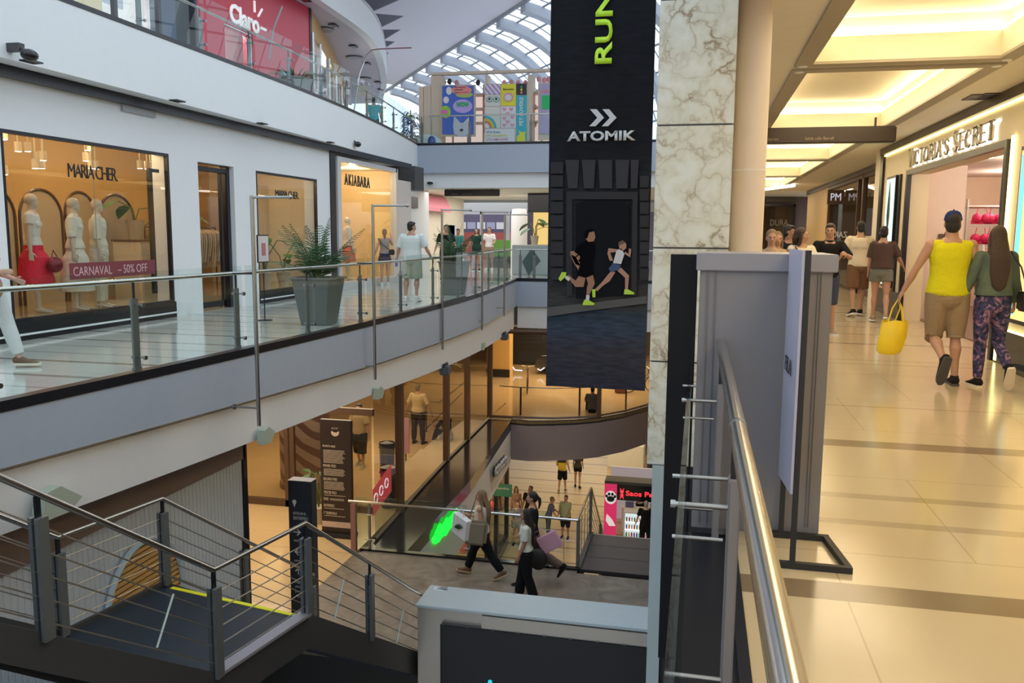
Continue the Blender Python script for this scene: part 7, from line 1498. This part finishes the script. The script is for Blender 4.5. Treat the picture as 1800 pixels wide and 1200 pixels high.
# ================================================================ NORTH HALL OBJECTS, level one
o = struct(MB().lathe([(.36, 0), (.36, 2.35), (.30, 2.6), (.001, 2.62)], (-7.7, 36, 0), 28).build('column_white', M['white_paint'], smooth=True))
t = thing('food_kiosk', (-6.2, 34, 0), 'yellow lit kiosk with a black canopy beside the dark banner', 'kiosk'); MB().bev(-6.85, -4.6, 33.6, 35.2, 2.42, 3.16, .02).build('canopy', M['black_matte'], t); MB().box(-6.8, -4.6, 34.6, 34.8, 1.1, 2.42).build('back_panel', glow('kiosk_amber', (1, .70, .25), .9), t); MB().box(-6.8, -4.6, 33.7, 34.6, 0, 1.1).build('counter', M['planter_grey'], t)
b = MB(); q = UY(945, 392, 34.55)
MB().tube([(q.x-.05, 34.5, 1.2), (q.x-.05, 34.5, 1.85), (q.x+.05, 34.5, 1.95), (q.x+.9, 34.5, 1.95)], .05, 6).build('menu_frame', mat('amber_frame', (.75, .5, .1), .5), t)
t = thing('awning', (-10.2, 33.5, 2.4), 'pink scalloped shop awning at the far west side', 'awning'); MB().prism([(-11.19, 3.1), (-11.1, 3.1), (-10.85, 2.6), (-10.85, 2.45), (-10.9, 2.45), (-11.19, 2.95)], 33.0, 36.2, 'y').build('canopy', mat('pink_awning', (.80, .28, .36), .6), t)
for y, c, nm in ((32.2, (.75, .62, .5), 'a'), (37.0, (.22, .36, .06), 'b'), (37.2, (.55, .7, .9), 'c')): sbox('trim_6%s' % {'a': 1, 'b': 2, 'c': 3}[nm], mat('far_'+nm, c, .4), -11.19, -11.1, y-.6, y+.6, .1, 1.9)
t = thing('green_planter', (-7.4, 38, 0), 'bright green low box planter on the far walkway', 'planter'); q = UY(875, 433, 37.0); MB().bev(q.x-.5, q.x+.7, 36.9, 37.5, .5, 1.25, .02).build('box', mat('bright_green', (.10, .26, .05), .5), t); MB().box(q.x-.4, q.x+.6, 37.0, 37.4, 0, .5).build('base', M['dark_grey'], t)
t = thing('info_counter', (-6.0, 31.5, 0), 'grey information counter with a dark diamond panel behind the bridge glass', 'counter'); MB().bev(-6.9, -4.2, 31.0, 31.8, 0, 1.12, .02).build('body', mat('counter_grey', (.42, .46, .46), .4), t); q = UY(934, 460, 30.98); MB().prism([(q.x-.35, q.z), (q.x, q.z+.5), (q.x+.35, q.z+.05), (q.x-.1, q.z-.5)], 30.97, 31.0, 'y').build('diamond_panel', mat('slate_green', (.06, .10, .10), .4), t)
for k in range(6):
    q = UY(795+k*17, 385, 49); o = MB().box(q.x-.25, q.x+.25, 48.95, 49.0, 1.8, 2.2).build('store_screen', glow('st_%d' % (k % 2), [(.45, .45, .65), (.8, .8, .9)][k % 2], .8)); tag(o, 'small glowing wall screen inside the far electronics shop', 'screen', 'screens in the far electronics shop')
# ================================================================ LINGERIE SHOP GOODS
def bra(x, y, z, c, lab, mt):
    t = thing('hanging_bra', (x, y, z), lab, 'bra', 'pink and black bras on the wall rack')
    b = MB()
    for s in (-1, 1): b.ball((x+s*.085, y, z), (.095, .06, .10), 12, 8)
    b.box(x-.19, x+.19, y-.01, y+.01, z-.11, z-.03); b.build('cups', mt, t, True); b = MB()
    for s in (-1, 1): b.tube([(x+s*.10, y, z+.06), (x+s*.07, y, z+.22)], .007, 5)
    b.build('strap', mt, t)
hot = mat('hot_pink', (.75, .02, .12), .6); blkm = M['black_matte']
for zc in (1.92, 1.52, 1.10):
    for k, px in enumerate((1724, 1747, 1770)): q = UY(px, 400, 18.5); bra(q.x, 18.5, zc, 0, 'bright pink bra hanging on the shop wall rack' if k < 2 or zc < 1.9 else 'black bra hanging on the shop wall rack', hot if k < 2 or zc < 1.9 else blkm)
q = UY(1745, 400, 18.6); t = thing('wall_rack', (q.x, 18.6, 1), 'pale display rack holding the pink bras', 'rack'); b = MB()
for zc in (2.16, 1.76, 1.34): b.box(q.x-.5, q.x+.6, 18.55, 18.6, zc, zc+.02)
b.box(q.x-.52, q.x-.49, 18.5, 18.6, 0, 2.3).box(q.x+.57, q.x+.6, 18.5, 18.6, 0, 2.3).build('frame', M['lamp_white'], t)
t = thing('wall_hook_plaque', (4.3, 17.0, 1.5), 'small wall plaque with a curved hook on the plain cream shop wall', 'plaque'); q = UY(1655, 413, 17.03); MB().box(q.x-.05, q.x+.02, 17.0, 17.05, q.z-.06, q.z+.02).tube([(q.x+.03, 17.0, q.z-.04), (q.x+.05, 16.95, q.z+.05), (q.x+.14, 16.95, q.z+.09), (q.x+.2, 17.0, q.z+.08)], .014, 8).build('hook', M['brown_frame'], t)
t = thing('security_gate', (4.9, 16.5, 0), 'pale upright security gate standing inside the lingerie shop', 'security gate'); q = UY(1718, 440, 15.5)
for dx in (0, .42): MB().tube([(q.x+dx-.12, 15.5, .03), (q.x+dx-.15, 15.5, .9), (q.x+dx-.08, 15.5, 1.42), (q.x+dx+.08, 15.5, 1.42), (q.x+dx+.15, 15.5, .9), (q.x+dx+.12, 15.5, .03)], .022, 8).build('gate_frame', M['lamp_white'], t, True)
for px, py in ((1685, 299), (1734, 298)):
    pass
for x, y in ((4.6, 13.2), (4.6, 15.4)): o = MB().lathe([(.06, 0), (.07, .01)], (x, y, 2.838), 16).build('downlight', M['lamp_glow']); tag(o, 'small round glowing downlight in the lingerie shop ceiling', 'downlight', 'downlights in the lingerie shop ceiling')
# ================================================================ LOWER FLOORS: kiosk, bikes, cars
t = thing('pet_kiosk', (-2, 29.6, Z0), 'bright pink and black pet shop kiosk on the basement floor', 'kiosk')
mat('kiosk_pink_panel', (.80, .03, .16), .4, emit=(.9, .05, .2), estr=.35)
a = UY(1062, 850, 29.6); MB().box(-3.05, -2.60, 29.5, 29.6, Z0, -7.42).build('pink_panel', M['kiosk_pink_panel'], t); MB().box(-3.05, .6, 29.5, 30.2, -7.42, -7.32).build('roof', M['dark_grey'], t); MB().box(-2.60, .6, 29.5, 29.62, -8.00, -7.42).build('sign_board', M['black_gloss'], t)
redg = mat('sign_red', (.85, .03, .05), .4, emit=(1, .04, .06), estr=1.2)
text('lettering', 'Saos Pets', redg, t, (-1.68, 29.49, -7.72), (1, 0, 0), (0, 0, 1), .19, 1.2, .01, bold=.02)
b = MB(); b.ball((-2.42, 29.49, -7.82), (.06, .01, .08), 12, 8).ball((-2.42, 29.49, -7.68), (.07, .01, .06), 12, 8)
for s in (-1, 1): b.tube([(-2.42+s*.04, 29.49, -7.64), (-2.42+s*.06, 29.49, -7.56)], .015, 6).tube([(-2.42+s*.04, 29.49, -7.88), (-2.42+s*.06, 29.49, -7.94)], .015, 6)
b.build('dog_logo', redg, t)
b = MB(); pc = (-2.82, 29.49, -7.98); b.ball(pc, (.14, .008, .11), 14, 8)
for dx, dz in ((-.15, .10), (-.06, .18), (.06, .18), (.15, .10)): b.ball((pc[0]+dx, pc[1], pc[2]+dz), (.05, .008, .06), 10, 6)
wp = mat('paw_white', (.85, .85, .85), .5, emit=(1, 1, 1), estr=.4); MB().ball((pc[0], pc[1]+.004, pc[2]+.05), (.21, .006, .25), 20, 10).build('paw_patch', wp, t, True); b.move(Matrix.Translation((0, -.012, 0))).build('paw_print', M['totem_navy'], t)
MB().prism([(-2.95, -8.55), (-2.75, -8.75), (-2.62, -8.98), (-2.85, -9.0), (-2.98, -8.8)], 29.48, 29.49, 'y').build('leaflet', wp, t)
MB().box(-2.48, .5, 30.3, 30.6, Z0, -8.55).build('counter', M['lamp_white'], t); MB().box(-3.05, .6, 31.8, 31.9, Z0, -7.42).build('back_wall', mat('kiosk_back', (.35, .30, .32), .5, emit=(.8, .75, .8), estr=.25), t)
dc = thing('display_fridge', (-1.95, 29.6, Z0), 'white lit display case full of small bottles and tins in the pet kiosk', 'display case'); MB().box(-2.35, -1.35, 29.62, 30.1, Z0, -9.42).box(-2.35, -2.30, 29.62, 30.1, -9.42, -8.52).box(-1.40, -1.35, 29.62, 30.1, -9.42, -8.52).box(-2.35, -1.35, 29.62, 30.1, -8.52, -8.46).box(-2.30, -1.40, 30.05, 30.1, -9.42, -8.52).build('case', M['lamp_white'], dc)
for z in (-9.14, -8.86): MB().box(-2.3, -1.4, 29.66, 30.05, z-.01, z).build('shelf', glow('shelf_lit', (.95, .98, 1), 1.3), dc)
MB().box(-2.3, -1.4, 30.03, 30.045, -9.42, -8.52).build('lit_back', glow('case_back', (.8, .9, .9), .9), dc)
r = random.Random(4); cc = [(.6, .05, .06), (.1, .35, .15), (.7, .6, .5), (.15, .2, .5), (.65, .3, .05)]
for z in (-9.42, -9.14, -8.86):
    for k in range(9):
        i = r.randrange(5); x = -2.24+k*.095; o = MB().lathe([(.032, 0), (.034, .11), (.018, .14), (.018, .17), (.001, .172)], (x, 29.75, z), 10).build('small_bottle', mat('btl_%d' % i, cc[i], .4), None, True); tag(o, 'small coloured bottle on a shelf of the lit kiosk display case', 'bottle', 'bottles in the kiosk display case')
for k, (x, z, c) in enumerate(((-.9, -8.4, (.7, .2, .25)), (-1.3, -8.42, (.6, .6, .65)), (-2.2, -8.42, (.2, .3, .6)))): o = MB().bev(x-.15, x+.15, 30.35, 30.55, z-.13, z+.1, .01).build('goods_box', mat('gb_%d' % k, c, .5)); tag(o, ('pink box on the pet kiosk counter', 'silver grey box on the pet kiosk counter', 'blue box on the pet kiosk counter')[k], 'box')
t = thing('snack_kiosk', (-2.5, 38, Z0), 'second kiosk with a pink diamond emblem beyond the pet kiosk', 'kiosk'); q = UY(1100, 760, 39.5); MB().bev(q.x-.8, q.x+.9, 39, 41, Z0, Z0+1.1, .02).build('counter', M['lamp_white'], t); MB().box(q.x-.8, q.x+2.5, 40.8, 41, Z0, Z0+2.6).build('back_wall', M['brown_frame'], t)
q2 = UY(1099, 836, 36.5); 
s_ = thing('emblem_panel', (q2.x, 36.5, q2.z), 'white panel with a pink octagonal emblem above the pet kiosk roof', 'sign'); MB().box(q2.x-.4, q2.x+.55, 36.5, 36.6, q2.z-.35, q2.z+.3).build('panel', M['lamp_white'], s_); MB().prism([(q2.x+.28*math.cos(PI/8+i*PI/4), q2.z+.28*math.sin(PI/8+i*PI/4)) for i in range(8)], 36.48, 36.5, 'y').build('emblem', mat('emblem_pink', (.62, .12, .2), .5), s_); MB().box(q2.x-.3, q2.x+.3, 36.52, 36.58, Z0, q2.z-.3).build('support', M['dark_grey'], s_)
# second pale sign, warm lamps on the basement kiosks
q = UY(1072, 790, 38); o = MB().box(q.x-.35, q.x+.1, 37.98, 38, q.z-.05, q.z+.02).build('light_bar', M['tube_glow']); tag(o, 'short slanted white light bar above the second basement kiosk', 'light bar')
# basement shop window goods
mat('warm_gold', (.75, .45, .12), .5); r = random.Random(8)
for k in range(10):
    y = 22.5+k*.62; o = MB().ball((-6.9, y, -8.2+.9*(k % 3)*.6), (.18, .2, .25), 12, 8).build('window_ornament', mat('orn_%d' % (k % 3), [(.7, .08, .12), (.75, .5, .15), (.7, .6, .5)][k % 3], .5), None, True); tag(o, 'rounded red or gold ornament in the warm basement shop window', 'ornament', 'ornaments in the basement window')
q = UX(887, 862, -6.0); t = thing('blade_sign', tuple(q), 'small teal hanging sign in the basement shop window', 'sign'); MB().box(q.x-.45, q.x+.25, q.y-.02, q.y+.02, q.z-.20, q.z+.22).build('sign_face', mat('teal_sign', (.03, .15, .11), .5), t)
text('lettering', 'vitamina', M['print_white'], t, (q.x-.1, q.y-.022, q.z+.08), (1, 0, 0), (0, 0, 1), .08, .5, .002)
for k in range(4): o = lamp('basement_window_light', (-7.2, 20+k*2.6, -6.6), 40, (1, .74, .38), .1)
# bicycle(s)
def bicycle(x, y, z, ang, lab, c):
    t = thing('bicycle', (x, y, z), lab, 'bicycle'); Mx = Matrix.Translation((x, y, z)) @ Matrix.Rotation(ang, 4, 'Z')
    for cx in (-.5, .5):
        b = MB(); b.tube([(cx+.33*math.cos(2*PI*i/24), 0, .34+.33*math.sin(2*PI*i/24)) for i in range(25)], .02, 6); b.move(Mx); w = b.build('wheel', M['black_matte'], t)
        b = MB()
        for i in range(10): b.tube([(cx, 0, .34), (cx+.32*math.cos(2*PI*i/10), 0, .34+.32*math.sin(2*PI*i/10))], .003, 4)
        b.move(Mx).build('spokes', M['steel'], w)
    MB().tube([(-.5, 0, .34), (-.05, 0, .32), (.32, 0, .82), (-.18, 0, .78), (-.05, 0, .32)], .02, 8).tube([(-.5, 0, .34), (-.18, 0, .78)], .014, 6).tube([(.5, 0, .34), (.32, 0, .82), (.28, 0, .95)], .02, 8).move(Mx).build('frame', mat(c[0], c[1], .4), t)
    MB().tube([(-.18, 0, .78), (-.22, 0, .92)], .014, 6).ball((-.22, 0, .94), (.12, .06, .03)).move(Mx).build('saddle', M['black_matte'], t); MB().tube([(.30, -.26, 1.0), (.33, -.1, .97), (.28, 0, .96), (.33, .1, .97), (.30, .26, 1.0)], .013, 6).move(Mx).build('handlebar', M['steel'], t)
bicycle(-6.55, 32.5, Z1, D(100), 'bicycle with red-brown frame standing by the tan column behind the glass', ('bike_red', (.25, .06, .04)))
bicycle(-2.1, 33.5, Z1, D(20), 'dark bicycle with a red pannier near the pillar behind the curved glass', ('bike_dark', (.05, .03, .03)))
t = thing('pannier_bag', (-2.9, 33, Z1), 'dark red pannier bag standing beside the second bicycle', 'bag'); MB().bev(-3.1, -2.65, 33.0, 33.3, Z1, Z1+.62, .04).build('bag_body', mat('red_bag', (.20, .04, .03), .6), t); MB().tube([(-3.0, 33.15, Z1+.6), (-2.88, 33.15, Z1+.72), (-2.75, 33.15, Z1+.6)], .012, 6).build('handle', M['black_matte'], t)
# display car on the lower floor
t = thing('display_car', (-5.6, 38, Z1), 'glossy black car on show behind the curved glass, partly hidden by the banner', 'car')
cp = [(0, .30), (.05, .65), (.25, .85), (1.1, 1.0), (1.9, 1.5), (3.2, 1.55), (4.1, 1.1), (4.4, 1.0), (4.45, .35)]
b = MB(); nx = len(cp); vs = []
for yy, sc_ in ((0, .86), (.12, .96), (.35, 1), (1.5, 1), (1.73, .96), (1.85, .86)):
    for (x, z) in cp: vs.append((-7.05+x, 36.6+yy, Z1+.18+(z-.18)*(sc_ if z > .9 else 1)))
b.add(vs, [(j*nx+i, j*nx+(i+1) % nx, (j+1)*nx+(i+1) % nx, (j+1)*nx+i) for j in range(5) for i in range(nx)]+[tuple(range(nx))[::-1], tuple(range(5*nx, 6*nx))])
b.v = [((-7.05+(x+7.05)), y, z) for x, y, z in b.v]; b.build('car_body', mat('car_black', (.008, .008, .012), .08, coat=1), t, True)
for cx in (-6.2, -3.6):
    w = MB().tube([(cx, 36.55, Z1+.33), (cx, 36.78, Z1+.33)], .33, 28).build('wheel', M['black_matte'], t); b = MB()
    for i in range(10): b.tube([(cx, 36.54, Z1+.33), (cx+.24*math.cos(.63*i), 36.54, Z1+.33+.24*math.sin(.63*i))], .018, 4)
    b.build('rim', M['steel'], w)
MB().tube([UY(898, 640, 36.55), UY(905, 650, 36.55), UY(918, 651, 36.55)], .03, 6).tube([UY(945, 648, 36.5), UY(950, 651, 36.5), UY(957, 646, 36.5)], .03, 6).build('headlight', glow('headlamp', (.8, .85, 1), 2.0), t)
t = thing('motorcycle_display', (-6, 40, -3), 'dark motorcycle silhouette high in the showroom behind the car', 'motorcycle'); q = UY(935, 583, 39.5)
MB().box(q.x-2.0, q.x+2.0, 39.2, 40.4, -4.75, -3.3).build('plinth', M['black_matte'], t); b = MB()
for dx in (-.5, .6): b.tube([(q.x+dx+.28*math.cos(2*PI*i/18), 39.5, -3.0+.28*math.sin(2*PI*i/18)) for i in range(19)], .06, 6)
b.build('wheel', M['black_matte'], t); MB().ball((q.x, 39.5, -2.5), (.5, .15, .2)).tube([(q.x+.6, 39.5, -3.0), (q.x+.3, 39.5, -2.2), (q.x+.3, 39.3, -2.1)], .04, 6).build('motorcycle_body', M['dark_grey'], t, True)
# pink patterned round kiosk behind the board, bins, red decal
t = thing('round_kiosk', (-8.6, 18.6, Z1), 'round pink-grey column stand with dark leaf stripes behind the lobby doors', 'stand'); q = UY(530, 790, 18.6)
MB().lathe([(.62, 0), (.62, 2.6), (.001, 2.6)], (q.x, 18.8, Z1), 32).build('drum', ramp_mat('leaf_stripes', 'wave', [(.52, (.42, .33, .33)), (.56, (.16, .08, .085))], .9, .5, 3, (0, .9, 0)), t, True); MB().lathe([(.64, 0), (.64, .12)], (q.x, 18.8, Z1), 32).build('base_ring', M['brown_frame'], t, True)
for i, (px, py) in enumerate(((681, 800), (684, 850))):
    q = UZ(px, py+40, Z1); t = thing('waste_bin', (q.x, q.y, Z1), ('dark waste bin behind the lower glass post, rear one', 'dark waste bin beside the lower glass front, nearer one')[i], 'bin'); MB().lathe([(.18, 0), (.2, .8), (.22, .82), (.2, .95), (.001, 1.0)], (q.x, q.y, Z1), 20).build('bin_body', M['black_gloss'], t, True)
q = UX(640, 880, -6.30); t = thing('window_sticker', tuple(q), 'red sticker with white curling lettering on the lower glass front', 'sticker'); MB().prism([(15.35, -4.15), (16.4, -3.95), (16.4, -3.35), (15.35, -3.6)], -6.26, -6.255, 'x').build('print', mat('sticker_red', (.60, .06, .07), .5, emit=(.7, .08, .08), estr=.2), t)
b = MB()
for k in range(3): b.tube([(-6.25, 15.5+.3*k+.1*math.cos(a), -3.82+.07*k+.1*math.sin(a)) for a in [i*.6 for i in range(11)]], .012, 5)
b.build('lettering', M['paw_white'], t)
q = UX(725, 825, -6.5); t = thing('poster_stand', tuple(q), 'tall pale pink poster strip behind the lower glass', 'poster'); q = UY(712, 763, 21.5); MB().box(q.x-.12, q.x+.12, 21.5, 21.54, q.z-.55, q.z+.45).build('print', mat('poster_pink', (.62, .32, .42), .5), t); MB().box(q.x-.02, q.x+.02, 21.54, 21.57, Z1, q.z).build('support', M['black_trim'], t)
# handrail seen through the lower glass
t = thing('ramp_rail', (-7.6, 24, Z1), 'brown steel ramp handrail behind the lower glass front', 'guard rail'); MB().tube([(-8.3, 24.9, Z1), (-8.3, 24.9, Z1+1.0), (-7.9, 25.0, Z1+.95), (-7.6, 27.0, Z1+1.3)], .03, 8).tube([(-8.3, 24.9, Z1+.1), (-7.7, 27, Z1+.9)], .02, 6).build('rail', M['brown_frame'], t)
# something yellow below the stair
t = thing('yellow_drape', (-4.6, 10.9, Z0), 'yellow lit goods glimpsed under the staircase at the bottom of the picture', 'display'); b = MB()
for k in range(6): b.ball((-5.0+k*.16, 10.8, -6.15+.04*(k % 2)), (.11, .1, .28), 12, 8)
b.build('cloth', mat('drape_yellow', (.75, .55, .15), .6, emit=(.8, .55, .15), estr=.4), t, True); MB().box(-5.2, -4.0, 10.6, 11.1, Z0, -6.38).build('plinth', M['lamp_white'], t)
# curved light bars of the corridor's far ceiling
for a, c in (((.8, 33.5), (3.0, 35.2)), ((1.0, 28.0), (2.9, 28.6))):
    pass
o = MB().tube([UZ(1342, 333, 3.28), UZ(1396, 326, 3.28)], .05, 6).build('tube_lamp', M['tube_glow']); tag(o, 'slim glowing light tube on the corridor ceiling beyond the last coffer', 'lamp')
